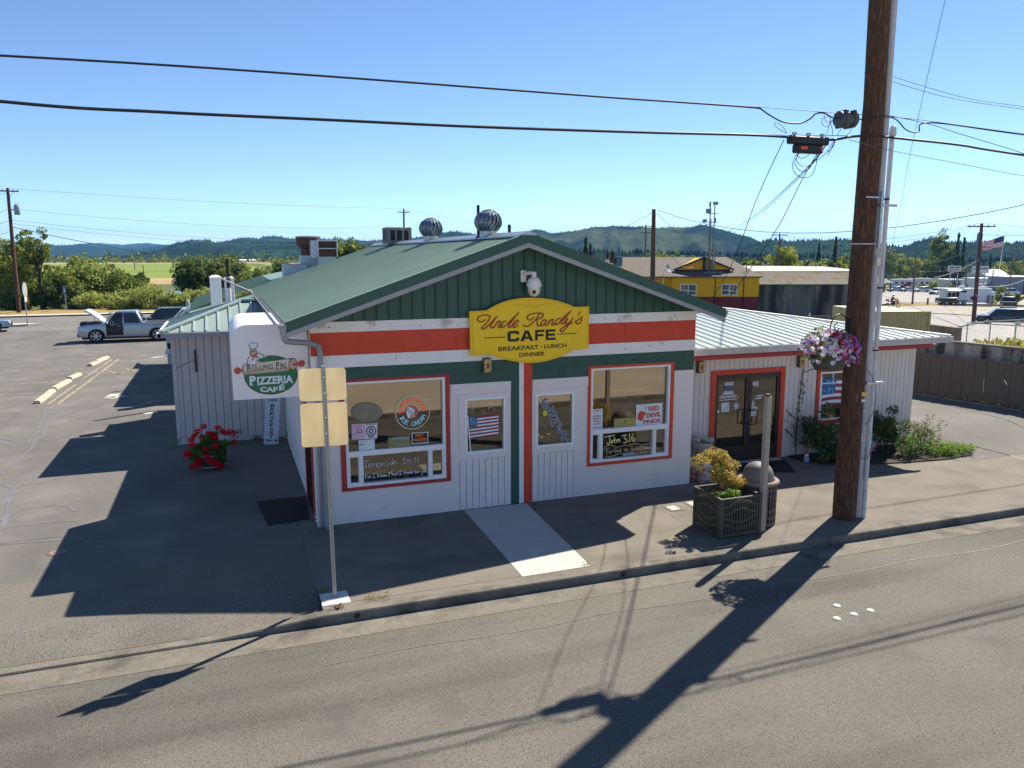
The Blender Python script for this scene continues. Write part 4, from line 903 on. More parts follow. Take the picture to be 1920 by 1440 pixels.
fgs = [[(335, 1160), (345, 1250)], [(328, 1165), (378, 1150)], [(340, 1200), (370, 1190)], [(378, 1195), (375, 1220), (395, 1218), (392, 1195), (378, 1195)], [(402, 1190), (408, 1215)], [(405, 1198), (422, 1188)], [(478, 1160), (445, 1165), (440, 1200), (475, 1205), (472, 1185), (455, 1188)], [(488, 1180), (485, 1200), (502, 1200), (505, 1178), (488, 1180)], [(528, 1150), (535, 1200)], [(532, 1178), (512, 1185), (515, 1202), (535, 1195)],
 [(592, 1158), (570, 1165), (590, 1180), (570, 1198)], [(602, 1170), (600, 1192), (622, 1190), (618, 1165), (602, 1170)], [(665, 1130), (672, 1185)], [(685, 1158), (682, 1180), (700, 1178), (698, 1155), (685, 1158)], [(708, 1152), (718, 1178), (730, 1148)], [(738, 1165), (758, 1155), (745, 1145), (738, 1175), (762, 1170)], [(772, 1130), (780, 1170)], [(775, 1150), (760, 1158), (778, 1170)],
 [(795, 1115), (800, 1170)], [(785, 1138), (812, 1130)], [(818, 1118), (825, 1165)], [(822, 1145), (838, 1135), (842, 1162)], [(850, 1150), (868, 1142), (855, 1132), (850, 1162), (872, 1155)], [(872, 1105), (882, 1170), (895, 1120), (905, 1165), (918, 1100)], [(922, 1135), (920, 1155), (935, 1152), (932, 1132), (922, 1135)], [(942, 1130), (946, 1155)], [(955, 1098), (962, 1155)],
 [(300, 1190), (320, 1140), (390, 1110), (470, 1140), (600, 1105)], [(620, 1118), (720, 1090), (820, 1105), (960, 1075)], [(330, 1268), (420, 1260), (530, 1225), (680, 1240), (820, 1205), (965, 1195)], [(968, 1095), (965, 1190)]]
strokes('yellow_verse', Z2, fgs, .012, PPALE, win2, fG)
fD = lambda u, v, d=0: (u, .012-d, v)
b = MB()
for k in range(7): ppoly(b, Zd, [(225, 840+k*37-(215 if k < 4 else 130)*0), (775, 800)], 0) if False else None
for i in range(13):
    x0_ = 358 if i < 7 else 215; y0_ = 655+i*31.5+(-16 if i < 7 else 0); y1_ = 578+i*31.3
    yl = y0_ if i >= 7 else 632+i*31.2
    ppoly(b, Zd, [(x0_, yl+31), (770, y1_+31), (770, y1_), (x0_, yl)], .002+.0002*(i % 2), i % 2, fD)
ppoly(b, Zd, [(212, 808), (358, 800), (358, 632), (195, 642)], .003, 2, fD)
for k in range(46): p = Zd((rng.uniform(212, 350), rng.uniform(648, 795))); b.poly([fD(p[0]+.006*math.cos(t), p[1]+.006*math.sin(t), .0035) for t in np.linspace(0, 6.28, 5, endpoint=False)], 1)
b.ribbon([Zd((170, 640)), Zd((232, 1298))], .024, fD, 1, d0=.004); p = Zd((168, 632)); b.poly([fD(p[0]+.026*math.cos(t), p[1]+.024*math.sin(t), .0055) for t in np.linspace(0, 6.28, 12, endpoint=False)], 1)
for st in ([(175, 555), (235, 500)], [(255, 420), (248, 470)], [(335, 415), (290, 470)], [(262, 485), (270, 500)], [(295, 520), (290, 535)], [(250, 555), (268, 538)], [(615, 360), (665, 395), (735, 340)], [(700, 385), (748, 420)], [(620, 430), (570, 480)], [(655, 435), (698, 512)], [(540, 375), (558, 365)], [(735, 320), (752, 315)], [(440, 512), (455, 525)], [(490, 522), (505, 512)], [(445, 568), (455, 560)], [(505, 555), (515, 562)]): b.ribbon([Zd(p) for p in st], .008, fD, 1, d0=.004)
b.build('painted_flag', [PRED, PWHITE, PBLUE], d1)
b = MB(); p = Zs((352, 605)); b.poly([fD(p[0]+.055*math.cos(t), p[1]+.066*math.sin(t), .002) for t in np.linspace(0, 6.28, 24, endpoint=False)], 0)
for t in np.linspace(-2.6, 2.2, 15): 
    l = .16+.1*abs(math.sin(t*5)); b.ribbon([(p[0]+.075*math.cos(t), p[1]+.09*math.sin(t)), (p[0]+l*math.cos(t), p[1]+1.4*l*math.sin(t))], .006, fD, 1, d0=.002)
sm = [[(405, 325), (360, 320), (315, 355), (330, 385), (395, 415), (400, 455), (350, 485), (308, 450)], [(415, 470), (425, 550), (460, 575), (500, 545), (515, 465)], [(445, 595), (460, 735)], [(452, 620), (500, 590), (520, 655)], [(522, 620), (565, 575), (602, 700)], [(505, 755), (510, 870)], [(508, 780), (550, 745), (575, 805)], [(575, 775), (615, 735), (670, 840)], [(660, 885), (605, 890), (612, 990), (690, 975)], [(610, 940), (650, 930)], [(702, 1010), (705, 1160)], [(700, 1015), (760, 995), (785, 1040), (720, 1080)], [(725, 1080), (820, 1155)]]
for i, st in enumerate(sm): b.ribbon(smooth_path([Zs(q) for q in st], 4), .042, fD, 2, lift=.001, d0=.004+.0001*i)
for i, st in enumerate(sm): b.ribbon(smooth_path([Zs(q) for q in st], 4), .026, fD, 3, lift=.001, d0=.007+.0001*i)
b.build('painted_summer', [mat('sun_yellow', (.72, .62, .04), .8), PPALE, PWHITE, NAVY], d2)
# annex glass: flag, stickers
za_ = zpix(1520, 680, 1, AY); fA = lambda u, v, d=0: (u, AY-.004-d, v)
b = MB(); x0, x1, z0, z1 = 13.09, 14.25, 1.22, 2.05
for i in range(9):
    yb_ = 1.98-i*.085; b.poly([fA(x, yb_-.085*0+.03*math.sin((x-13.1)*4)-q, .002+.0002*(i % 2)) for x, q in [(13.1+j*.14, .085) for j in range(9)]+[(13.1+j*.14, 0) for j in range(8, -1, -1)]], i % 2)
b.poly([fA(*p, .004) for p in ((13.10, 1.56), (13.52, 1.58), (13.54, 2.02), (13.10, 2.0))], 2)
for k in range(40): q = (rng.uniform(13.13, 13.5), rng.uniform(1.6, 1.98)); b.poly([fA(q[0]+.012*math.cos(t), q[1]+.009*math.sin(t), .005) for t in np.linspace(0, 6.28, 5, endpoint=False)], 1)
b.ribbon([(13.06, 2.04), (13.08, .95)], .035, fA, 1, d0=.006)
b.build('painted_flag', [PRED, PWHITE, PBLUE], aw)
Zg = zpix(1320, 680, 7.2, AY-.0)
def dn(name, label, pts, m, lines=(), texts=()):
    c = [Zg(p) for p in pts]; o = (sum(p[0] for p in c)/4, AY, min(p[1] for p in c)); t = thing(name, label, 'notice', o); fn = lc(o, lambda u, v, d=0: (u, AY+.008-d, v))
    b = MB(); b.prism(c, lambda u, v, d: tuple(np.array((u, AY+.008-d, v))-np.array(o)), 0, .004); b.build('paper', m, t)
    if lines or texts:
        b = MB(); [b.ribbon([Zg(p), Zg(q)], w, fn, d0=.0046) for p, q, w in lines]; [tz(s, a, c_, t_, .02, 0, b, fn, Zg, .005, .2) for s, a, c_, t_ in texts]; b.build('print', INK, t)
    return t
dn('paper_notice', 'framed picture poster on the left glass entrance door', [(280, 408), (392, 402), (396, 258), (285, 268)], PAPER, [((300, 290), (380, 283), .02), ((292, 345), (385, 338), .13), ((300, 385), (380, 380), .02)])
dn('paper_notice', 'white opening hours sheet on the left glass entrance door', [(232, 668), (340, 662), (342, 538), (238, 545)], PAPER, [((290, 580), (330, 578), .01), ((280, 610), (330, 606), .012), ((265, 638), (328, 632), .012)])
dn('paper_notice', 'white letter sheet on the right glass entrance door', [(585, 728), (715, 715), (722, 596), (592, 606)], PAPER, [((605, 630), (705, 620), .014), ((615, 660), (690, 650), .01), ((610, 700), (700, 690), .01)])
dn('paper_notice', 'small white card low on the left glass entrance door', [(145, 685), (208, 680), (208, 642), (148, 648)], PAPER)
dn('paper_notice', 'lilac slip near the top of the right glass entrance door', [(612, 300), (735, 325), (742, 252), (618, 262)], mat('lilac_slip', (.55, .48, .58), .8))
dn('paper_notice', 'tall white slip behind the wooden post on the right entrance door', [(862, 798), (908, 792), (915, 640), (868, 648)], PAPER, [((872, 690), (905, 688), .04)])
b = MB(); fE = lambda u, v, d=0: (u, AY+.002-d, v); tz('EXPRESS', (220, 478), (435, 468), (222, 450), .04, 0, b, fE, Zg, .004, .3)
b.ribbon(smooth_path([Zg(p) for p in ((215, 455), (240, 438), (330, 430), (445, 440), (455, 470), (400, 490), (215, 485), (205, 470))], 4), .008, fE, 0, d0=.004); b.ribbon([Zg((210, 512)), Zg((440, 492))], .012, fE, 0, d0=.004); b.ribbon([Zg((258, 420)), Zg((400, 412))], .03, fE, 0, d0=.004)
for c_ in ((430, 582), (650, 560)):
    for k in range(8):
        t = k*math.pi/4; c = Zg(c_); b.ribbon([(c[0]+.02*math.cos(t), c[1]+.02*math.sin(t)), (c[0]+.085*math.cos(t), c[1]+.1*math.sin(t))], .018, fE, 0, d0=.004)
for p, q, w in (((715, 448), (790, 440), .03), ((690, 485), (770, 475), .03), ((602, 376), (640, 372), .02)): b.ribbon([Zg(p), Zg(q)], w, fE, 0, d0=.004)
b.build('door_decals', PWHITE, ent)
# potted plants on the inner sill of the left window
sb = MB(); sb.box(.6, 2.56, .13, .62, .66, .72); sb.build('window_sill', mat('sill_green', (.16, .2, .18), .6), cafe)
def pot(x, y, r, h, m, label, plant):
    o = (x, y, .725); t = thing('flower_pot', label, 'flower pot', o); b = MB(); b.lathe([(r*.72, 0), (r*.95, h*.8), (r*1.06, h*.82), (r*1.06, h), (r*.9, h)], n=16); b.build('pot', m, t, True)
    if plant == 'spike':
        b = MB(); [b.tube([(0, 0, h), (.06*math.cos(a), .03*math.sin(a), h+.12), (.16*math.cos(a), .06*math.sin(a), h+.2+.1*(k % 2))], [.007, .007, .002], 5) for k, a in enumerate(np.linspace(0, 6, 9))]; b.build('leaves', mat('pale_pink_leaf', (.45, .28, .22), .7), t)
    else:
        C = clumps((0, 0, h+.06), (r*1.1, r*.8, .07), 7); leaf_mesh('leaves', cloud(C, .05, 14), .05, [L1, L2], rng.integers(0, 2, 98), t)
TERRA = mat('terracotta', (.36, .12, .07), .8); PKPOT = mat('pink_pot', (.55, .30, .24), .8)
pot(.74, .16, .1, .13, mat('dark_green_pot', (.03, .06, .05), .6), 'dark green pot behind the narrow left pane', 'leaf'); pot(1.0, .14, .065, .12, mat('blue_pot', (.03, .2, .33), .5), 'small bright blue pot behind the left window', 'leaf'); pot(1.24, .18, .10, .09, mat('olive_pot', (.12, .13, .07), .7), 'low olive bowl pot between blue and terracotta pots', 'leaf'); pot(1.52, .19, .115, .14, TERRA, 'large terracotta pot with a spiky pale plant', 'spike'); pot(1.78, .15, .075, .15, PKPOT, 'slim pink pot right of the terracotta pot', 'leaf')
vp = thing('trailing_plant', 'trailing vine with broad leaves behind the left window', 'plant', (2.1, .14, .72)); b = MB(); b.tube(smooth_path([(-.3, 0, .03), (-.1, 0, .06), (.05, 0, .2), (.25, .02, .3), (.33, 0, .46)], 4), .008, 6); b.build('stem', L2, vp); leaf_mesh('leaves', np.array([[rng.uniform(-.2, .35), rng.uniform(-.04, .06), rng.uniform(.02, .45)] for _ in range(22)]), .11, [LB, L2], rng.integers(0, 2, 22), vp)

# ------------------------------------------------------------------ wall lamps, camera, roof gear
AMB = mat('yellowed_lamp_lens', (.50, .36, .13), .35, var=.25, scale=25, stain=((.34, .12, .02), 14, .52, .62))
def wall_lamp(c, label):
    t = thing('wall_lamp', label, 'wall lamp', c, 0, 'box wall lamps'); b = MB(); b.bev(-.085, .085, -.10, 0, 0, .30, .012); b.build('housing', mat('lamp_housing', (.09, .075, .06), .6), t)
    b = MB(); b.bev(-.078, .078, -.135, -.098, .012, .288, .014); b.box(-.03, .03, -.142, -.134, .1, .2, 1); b.build('lens', [AMB, mat('burnt_amber', (.20, .08, .015), .5)], t)
p = fy(911, 698, 0); wall_lamp((float(p[0]), -.005, float(p[2])), 'yellowed box lamp on the green band between windows and yellow sign')
p = fy(1308, 699, AY); wall_lamp((float(p[0])+.03, AY, float(p[2])), 'yellowed box lamp left of the glass doors'); p = fy(1498, 688, AY); wall_lamp((float(p[0]), AY, float(p[2])), 'yellowed box lamp right of the glass doors behind the flower basket')
p = fy(982, 513, -.03); t = thing('dome_camera', 'white dome security camera on a wall arm under the gable peak', 'camera', (float(p[0]), -.03, float(p[2])))
b = MB(); b.bev(-.07, .05, -.03, 0, -.17, .07, .01); b.tube(smooth_path([(0, -.03, -.02), (0, -.1, .0), (.08, -.2, .02), (.13, -.24, -.02), (.13, -.24, -.07)], 4), .035, 10); b.build('bracket', WHITE, t, True)
b = MB(); b.lathe([(.04, .04), (.05, -.06), (.10, -.09), (.14, -.16), (.155, -.25), (.13, -.26)], (.13, -.24, 0), 20, capb=False); b.build('shroud', WHITE, t, True)
b = MB(); b.lathe([(.128, -.26), (.128, -.33), (.105, -.40), (.06, -.44), (.01, -.455)], (.13, -.24, 0), 20, capb=False); b.build('dome', mat('camera_cream', (.70, .66, .56), .4), t, True)
b = MB(); b.cyl((.09, -.345, -.35), (.085, -.365, -.36), .035, n=12); b.build('camera_lens', BLACK, t)
def turbine(x, y, label, r):
    t = thing('turbine_vent', label, 'roof vent', (x, y, ZR+.05), 0, 'spinning roof vents'); b = MB(); b.cyl((0, 0, -.08), (0, 0, .09*r/.3), r*.62, n=24); b.build('base', GALV, t, True)
    b = MB(); n = 19; zb, hh = .08*r/.3, r*1.42
    for k in range(n):
        a = 2*math.pi*k/n; vs = []
        for i in range(9):
            f = i/8; z = zb+hh*f; rr = r*(.66+.36*math.sin(math.pi*min(1, f*1.02)**.9)) if f < .85 else r*(.86-.5*(f-.85)/.15)
            tw = a+.55*math.sin(f*2.2)
            vs += [(rr*math.cos(tw), rr*math.sin(tw), z), (rr*.93*math.cos(tw+.24), rr*.93*math.sin(tw+.24), z)]
        b.add(vs, [(2*i, 2*i+1, 2*i+3, 2*i+2) for i in range(8)])
    b.lathe([(r*.5, zb+.01), (r*.74, zb+hh*.2), (r*.86, zb+hh*.5), (r*.74, zb+hh*.82), (r*.42, zb+hh*.97)], n=20)
    b.lathe([(r*.42, hh*.96+zb), (r*.3, hh*1.02+zb), (.02, hh*1.05+zb)], n=20); b.build('vaned_globe', mat('blue_galvanized', (.20, .24, .29), .35, metal=.6, var=.12), t)
    b = MB(); 
    for a in (.5, .5+math.pi/2): b.tube([(math.cos(a)*math.cos(q)*r*1.12, math.sin(a)*math.cos(q)*r*1.12, zb+hh*.5+math.sin(q)*hh*.58) for q in np.linspace(-1.1, math.pi+1.1, 22)], .010, 6)
    b.build('hoop', mat('vent_hoop', (.16, .16, .17), .5, metal=.5), t)
turbine(4.17, 7.15, 'smaller looking turbine vent further back on the roof ridge', .335); turbine(4.17, 1.98, 'turbine vent nearest the gable on the roof ridge', .31)
t = thing('roof_vent_box', 'weathered square roof vent with slotted sides at the far ridge', 'roof vent', (4.17, 11.8, ZR+.03)); GR = mat('weathered_zinc', (.20, .20, .19), .8, var=.25, scale=7)
b = MB(); b.bev(-.42, .42, -.45, .45, .40, .50, .02); [b.box(x-.05, x+.05, y-.05, y+.05, 0, .4) for x in (-.36, .36) for y in (-.39, .39)]; b.box(-.42, .42, -.45, .45, -.05, .06)
[b.box(-.36+.24*k-.03, -.36+.24*k+.03, -.42, -.40, .06, .4) for k in range(4)]; [b.box(-.40, -.385, -.42+.2*k-.03, -.42+.2*k+.03, .06, .4) for k in range(5)]; b.build('frame', GR, t); b = MB(); b.box(-.34, .34, -.36, .36, .05, .41); b.build('core', BLACK, t)
for px, py, hgt, lb in ((955, 441, .28, 'thin black vent pipe just behind the gable peak'), (897, 440, .75, 'dark pipe standing against the nearest turbine vent')):
    p = fx(px, py+5, 4.3 if px > 900 else 4.0); t = thing('vent_pipe', lb, 'pipe', (float(p[0]), float(p[1]), 5.5)); b = MB(); b.cyl((0, 0, 0), (0, 0, hgt+.05), .035, n=10); b.build('pipe', BLACK, t, True); b = MB(); b.lathe([(.09, 0), (.055, .12), (.036, .14)], n=12); b.build('boot', GR, t)
# kitchen exhausts behind the roof
def D(px, py, y): return fy(px, py, y)
ey = 20.5
p0 = D(579, 490, ey); t = thing('exhaust_hood', 'rusty brown upblast exhaust hood on a pale duct behind the roof', 'roof vent', (float(p0[0]), ey, 3.6)); s = 1466/37
b = MB(); zt_ = float(D(580, 444, ey)[2])-3.6; zb_ = float(D(580, 479, ey)[2])-3.6; b.lathe([(.30, zb_), (.31, zb_+.28), (.5, zb_+.45), (.52, zt_-.02), (.50, zt_)], n=28); b.build('bowl', RUST, t, True); b = MB(); b.lathe([(.53, zt_-.02), (.53, zt_+.02), (.2, zt_+.05)], n=28); b.build('cap', GALV, t, True); b = MB(); b.box(-.36, .36, -.36, .36, -.5, zb_); b.build('duct', DUCT, t)
p1 = D(613, 480, 19.6); t = thing('evaporative_cooler', 'pale blue square air unit with dark louvre opening on the roof', 'air unit', (float(p1[0]), 19.6, 3.7)); zt_ = float(D(613, 450, 19.6)[2])-3.7; zb_ = float(D(613, 482, 19.6)[2])-3.7
b = MB(); b.box(-.42, .42, -.1, .75, zb_, zt_); [b.box(x0, x1, -.36, -.1, zb_, zt_) for x0, x1 in ((-.42, -.38), (.38, .42))]; b.box(-.38, .38, -.36, -.1, zt_-.05, zt_); b.box(-.38, .38, -.34, -.1, zb_+(zt_-zb_)*.5-.02, zb_+(zt_-zb_)*.5+.02); b.box(-.66, -.42, -.05, .5, zb_-.05, zt_-.02); b.build('housing', DUCT, t); b = MB(); b.box(-.379, .379, -.13, -.105, zb_+.02, zt_-.06); b.build('opening', RUST, t); b = MB(); b.box(-.38, .36, -.05, .6, -.5, zb_); b.build('stand', DUCT, t)
p2 = D(553, 515, 20.2); t = thing('duct_box', 'pale grey metal duct box beside the rusty exhaust hood', 'duct', (float(p2[0]), 20.2, 3.3)); b = MB(); b.bev(-.5, .5, -.4, .5, 0, float(D(553, 496, 20.2)[2])-3.3, .02); b.build('box', DUCT, t); b = MB(); b.box(-.52, .52, -.42, .52, float(D(553, 496, 20.2)[2])-3.3, float(D(553, 496, 20.2)[2])-3.27); b.build('lid', GALV, t)
for i, (px, pt, y, lb) in enumerate(((403, 517, 12.6, 'tall white square chimney box on the west wing roof'), (429, 519, 16.5, 'white square chimney box behind the tall one'))):
    q = fy(px, pt, y); t = thing('chimney_box', lb, 'chimney', (float(q[0]), y, 3.2)); h = float(q[2])-3.2; b = MB(); b.bev(-.17, .17, -.17, .17, 0, h-.05, .012); b.build('shaft', VINYL, t); b = MB(); b.add([(-.19, -.19, h-.05), (.19, -.19, h-.05), (.19, .19, h-.05), (-.19, .19, h-.05), (-.1, -.1, h+.02), (.1, -.1, h+.02), (.1, .1, h+.02), (-.1, .1, h+.02)], [(0, 1, 5, 4), (1, 2, 6, 5), (2, 3, 7, 6), (3, 0, 4, 7), (4, 5, 6, 7), (3, 2, 1, 0)]); b.build('cap', VINYL, t)
q = fy(429, 545, 15.2); t = thing('vent_stack', 'black and yellow vent stack between the white chimney boxes', 'pipe', (float(q[0]), 15.2, 3.2)); b = MB(); z0 = float(q[2])-3.2; zt_ = float(fy(429, 486, 15.2)[2])-3.2; b.cyl((0, 0, 0), (0, 0, z0+.1), .08, n=12); b.build('lower_pipe', VINYL, t); b = MB(); b.cyl((0, 0, z0+.1), (0, 0, zt_), .065, n=12); b.lathe([(.09, z0+.42), (.1, z0+.46), (.09, z0+.5)], n=12, mi=1); b.box(.03, .075, -.04, .04, z0+.6, zt_-.05, 2); b.build('upper_pipe', [BLACK, PVC, mat('stack_yellow', (.6, .4, .03), .6)], t)
a, c = fy(407, 519, 12.6), np.array([-.55, 13.3, 3.95]); t = tag(MB().tube([a, c], .03, 8).build('brace_rod', GALV), 'thin metal rod bracing the tall white chimney box to the roof', 'rod')
q = fy(352, 562, 20.0); t = thing('vent_pipe', 'slim white pipe at the rear corner of the west wing', 'pipe', (float(q[0]), 20.0, 2.9)); b = MB(); b.cyl((0, 0, 0), (0, 0, float(q[2])-2.9), .06, n=10); b.build('pipe', VINYL, t, True); b = MB(); b.lathe([(.1, .3), (.07, .4)], n=10); b.build('boot', GALV, t)

# ------------------------------------------------------------------ pavement furniture
t = thing('sign_post', 'perforated steel sign post with two blank sign backs at the kerb', 'street sign', (-.12, -3.30, 0))
b = MB(); b.add([(-.028, -.028, 0), (.028, -.028, 0), (.028, .028, 0), (-.028, .028, 0), (-.06, -.028, 3.60), (-.004, -.028, 3.60), (-.004, .028, 3.60), (-.06, .028, 3.60)], [(0, 1, 5, 4), (1, 2, 6, 5), (2, 3, 7, 6), (3, 0, 4, 7), (4, 5, 6, 7)])
z = .1
while z < 3.55:
    cx = -.032*z/3.6; b.add([(cx+.009*math.cos(a), -.0295, z+.009*math.sin(a)) for a in np.linspace(0, 6.28, 8, endpoint=False)], [tuple(range(8))], 1); z += .0508
b.build('post', [mat('post_galvanized', (.38, .37, .36), .55, metal=.4, var=.08), BLACK], t)
def rrect(w, h, r=.05, n=4):
    pts = []
    for cx, cz, a0 in ((w/2-r, h/2-r, 0), (-w/2+r, h/2-r, 90), (-w/2+r, -h/2+r, 180), (w/2-r, -h/2+r, 270)):
        pts += [(cx+r*math.cos(rad(a0+90*k/n)), cz+r*math.sin(rad(a0+90*k/n))) for k in range(n+1)]
    return pts
for nm, zc, h, w, tl in (('upper_plate', 3.315, .485, .68, .02), ('lower_plate', 2.71, .66, .68, .02)):
    b = MB(); b.prism(rrect(w, h), lambda u, v, d: (u-.045, d, v+zc-.02*u), .031, .035)
    for q in (-.12, .12):
        for sx in (0,): b.cyl((-.03, -.04, zc+q), (-.03, -.028, zc+q), .012, n=6)
    b.build(nm, SHEET, t)
b = MB(); b.box(-.22, .2, -.3, .14, -.02, .008); b.build('base_pad', mat('white_pad', (.62, .60, .56), .85, var=.08, scale=6, stain=((.45, .42, .38), 5, .6, .7)), t)
# big utility pole with conduits
pb = np.array([9.93, -3.12, 0.]); t = thing('utility_pole', 'big dark brown utility pole with grey conduits on the pavement', 'utility pole', pb)
b = MB(); n = 22; zs = [0, .3, 1, 2, 3, 4, 5, 6, 7, 8, 9.5, 11.5]; b.tube([(.004*z*math.sin(z), 0, z) for z in zs], [.218+.008*math.sin(z*2)-.0035*z for z in zs], n); b.build('shaft', POLEW, t, True)
def rel(v): return tuple(np.array(v)-pb)
b = MB(); b.tube([(.285, -.03, 0), (.285, -.03, 2.2), (.285, -.03, 6), (.27, -.03, 11.2)], .078, 14); [b.cyl((.285, -.03, z), (.285, -.03, z+.1), .087, n=14) for z in (1.45, 4.2)]; b.build('large_conduit', PVC, t, True)
b = MB(); b.tube([(.375, -.12, 0), (.375, -.12, 1.55)], .047, 12); b.tube([(.40, -.10, 1.5), (.41, -.09, 4), (.44, -.07, 7.4)], .046, 12); b.lathe([(.05, -.05), (.07, 0), (.06, .12), (.02, .16)], (.45, -.07, 7.4), 12); [b.cyl((.41, -.09, z), (.41, -.09, z+.03), .051, n=12, mi=1) for z in (3.35, 4.55, 6.2)]; b.build('small_conduit', [mat('light_conduit', (.52, .53, .55), .5), BLACK], t, True)
b = MB()
for z, l in ((2.72, .62), (6.1, .62)): b.bev(.2, l, -.15, -.10, z-.02, z+.03, .004)
b.box(-.24, .24, -.225, -.215, 5.38, 5.40); b.box(-.5, .24, -.232, -.225, 5.38, 5.395)
b.box(-.22, .24, -.235, -.225, 6.1+.12, 6.1+.15); b.box(.11, .17, -.26, -.235, 5.3, 6.35); b.box(.10, .12, -.27, -.235, 5.3, 6.35); b.build('standoff_bracket', GALV, t)
b = MB(); b.bev(.14, .24, -.245, -.19, 4.98, 5.15, .015); b.build('junction_box', mat('cream_box', (.66, .60, .48), .5), t)
b = MB(); b.box(.02, .15, -.222, -.212, 2.5, 2.58); b.build('yellow_tag', mat('tag_yellow', (.65, .42, .03), .5), t)
b = MB(); b.box(.03, .12, -.222, -.212, 2.39, 2.44); [b.add([(x+.015*math.cos(a), -.222, z+.015*math.sin(a)) for a in np.linspace(0, 6.28, 8, endpoint=False)], [tuple(range(8))]) for x, z in ((.10, 1.75), (.10, 1.69), (.10, 1.63), (.1, 2.2))]; b.build('white_tag', PAPER, t)
b = MB(); b.tube(smooth_path([(.22, -.1, 3.0), (.36, -.2, 2.7), (.36, -.2, 2.2), (.24, -.14, 1.9)], 4), .006, 5); b.tube(smooth_path([(.1, -.2, 1.25), (.3, -.22, 1.28), (.42, -.15, 1.5)], 4), .006, 5); b.build('loose_wire', BLACK, t)
# flower basket with its hook on the pole
hk = thing('basket_hook', 'curled black iron bracket on the utility pole holding the flower basket', 'bracket', pb)
b = MB(); b.box(-.235, -.21, -.05, .05, 3.2, 4.0); b.tube(smooth_path([(-.22, 0, 3.95), (-.42, -.02, 4.08), (-.62, -.05, 4.02), (-.72, -.08, 3.82), (-.68, -.09, 3.70), (-.62, -.08, 3.74)], 5), .011, 8); b.tube(smooth_path([(-.22, 0, 3.45), (-.32, -.02, 3.62), (-.5, -.04, 3.74), (-.6, -.05, 3.86), (-.52, -.05, 3.92)], 5), .009, 8); b.build('scroll', BLACK, hk)
bk = (9.16, -3.26, 3.06); t = thing('flower_basket', 'hanging basket of white pink red and purple petunias on the pole', 'flower basket', bk)
b = MB(); b.lathe([(.24, 0), (.30, .1), (.34, .28), (.36, .30), (.33, .30)], n=24); b.build('bowl', mat('basket_green', (.05, .065, .05), .6), t, True)
b = MB(); [b.tube([(.33*math.cos(a), .33*math.sin(a), .3), (.04, .0, .66)], .005, 5) for a in (0.3, 2.4, 4.5)]; b.tube([(.04, 0, .64), (.05, .05, .72)], .008, 6); b.build('hanger', BLACK, t)
C = clumps((0, 0, .42), (.52, .46, .30), 46, .5); leaf_mesh('foliage', cloud(C, .13, 26), .07, [L1, LR, L2], rng.integers(0, 3, 46*26), t)
def petals(name, n, cen, rr, size, mats, fn, parent, zc=None):
    """trumpet flowers: five small petals around each centre"""
    b = MB()
    d = rng.normal(size=(n, 3)); d[:, 2] = np.abs(d[:, 2])*.9-.22; d /= np.linalg.norm(d, axis=1)[:, None]
    for k in range(n):
        c = np.array(cen)+d[k]*np.array(rr)*rng.uniform(.9, 1.08); nr = Vector(d[k]+rng.normal(size=3)*.35).normalized(); u = nr.orthogonal().normalized(); w = nr.cross(u); s = size*rng.uniform(.75, 1.2); mi = fn(c-np.array(cen))
        ctr = Vector(c)-nr*s*.25; ring = []
        for j in range(10):
            a = 2*math.pi*j/10; r = s*(.62 if j % 2 else .5); ring.append(Vector(c)+(u*math.cos(a)+w*math.sin(a))*r+nr*(s*.06 if j % 2 else 0))
        b.add([ctr]+ring, [(0, 1+j, 1+(j+1) % 10) for j in range(10)], mi)
    return b.build(name, mats, parent)
FW_, FP, FPU, FRD = (leafmat('petal_'+n, c, .15) for n, c in (('white', (.80, .78, .80)), ('pink', (.74, .26, .50)), ('purple', (.42, .25, .62)), ('crimson', (.55, .02, .05))))
def bf(d):
    r = random.random(); a = d[0]
    if a < -.14: return 0 if r < .74 else (1 if r < .88 else 2)
    if a > .2: return 2 if r < .55 else (3 if r < .75 else (1 if r < .93 else 0))
    return 1 if r < .52 else (0 if r < .72 else (3 if r < .88 else 2))
petals('flowers', 290, (0, 0, .40), (.54, .47, .33), .078, [FW_, FP, FPU, FRD], bf, t)
petals('trailing_flowers', 55, (.02, -.18, .16), (.45, .30, .20), .075, [FW_, FP, FPU, FRD], bf, t)
# slotted metal planter
pl0 = (7.32, -2.87, 0); pm = mat('planter_dark_green', (.075, .07, .05), .5, var=.1); t = thing('planter_box', 'square dark green slotted metal planter at the kerb', 'planter', pl0)
def slotted(mb, w, h, fn, z0):
    """sheet with staggered slots: solid lattice strips; slots stay open"""
    n = 15; p = w/n; rows = [(.06, .17), (.20, .30), (.33, .45), (.48, .60), (.63, .71)]
    for i in range(n+1): 
        a = i*p-w/2; mb.prism([(a-.012, 0), (a+.012, 0), (a+.012, h), (a-.012, h)], fn, 0, .012)
    last = 0
    for za, zb in rows+[(h, h)]:
        for i in range(n):
            c = (i+.5)*p-w/2; lo, hi = last, za
            cv = .055*math.cos(c*7.5) if .15 < (lo+hi)/2 < .62 else 0; sg = 1 if (lo+hi)/2 > .38 else -1
            mb.prism([(c-p/2+.012, lo+sg*cv*(lo > 0)), (c+p/2-.012, lo+sg*cv*(lo > 0)), (c+p/2-.012, hi+sg*cv*(hi < h)), (c-p/2+.012, hi+sg*cv*(hi < h))], fn, .001, .011)
        last = zb
b = MB(); hw_ = .44; hh_ = .76
for k in range(4):
    a = k*math.pi/2; ca, sa = math.cos(a), math.sin(a)
    slotted(b, .84, hh_-.04, lambda u, v, d, ca=ca, sa=sa: (u*ca+(hw_-.012+d-.0)*sa, u*sa-(hw_-.012+d)*ca, v+.03), 0)
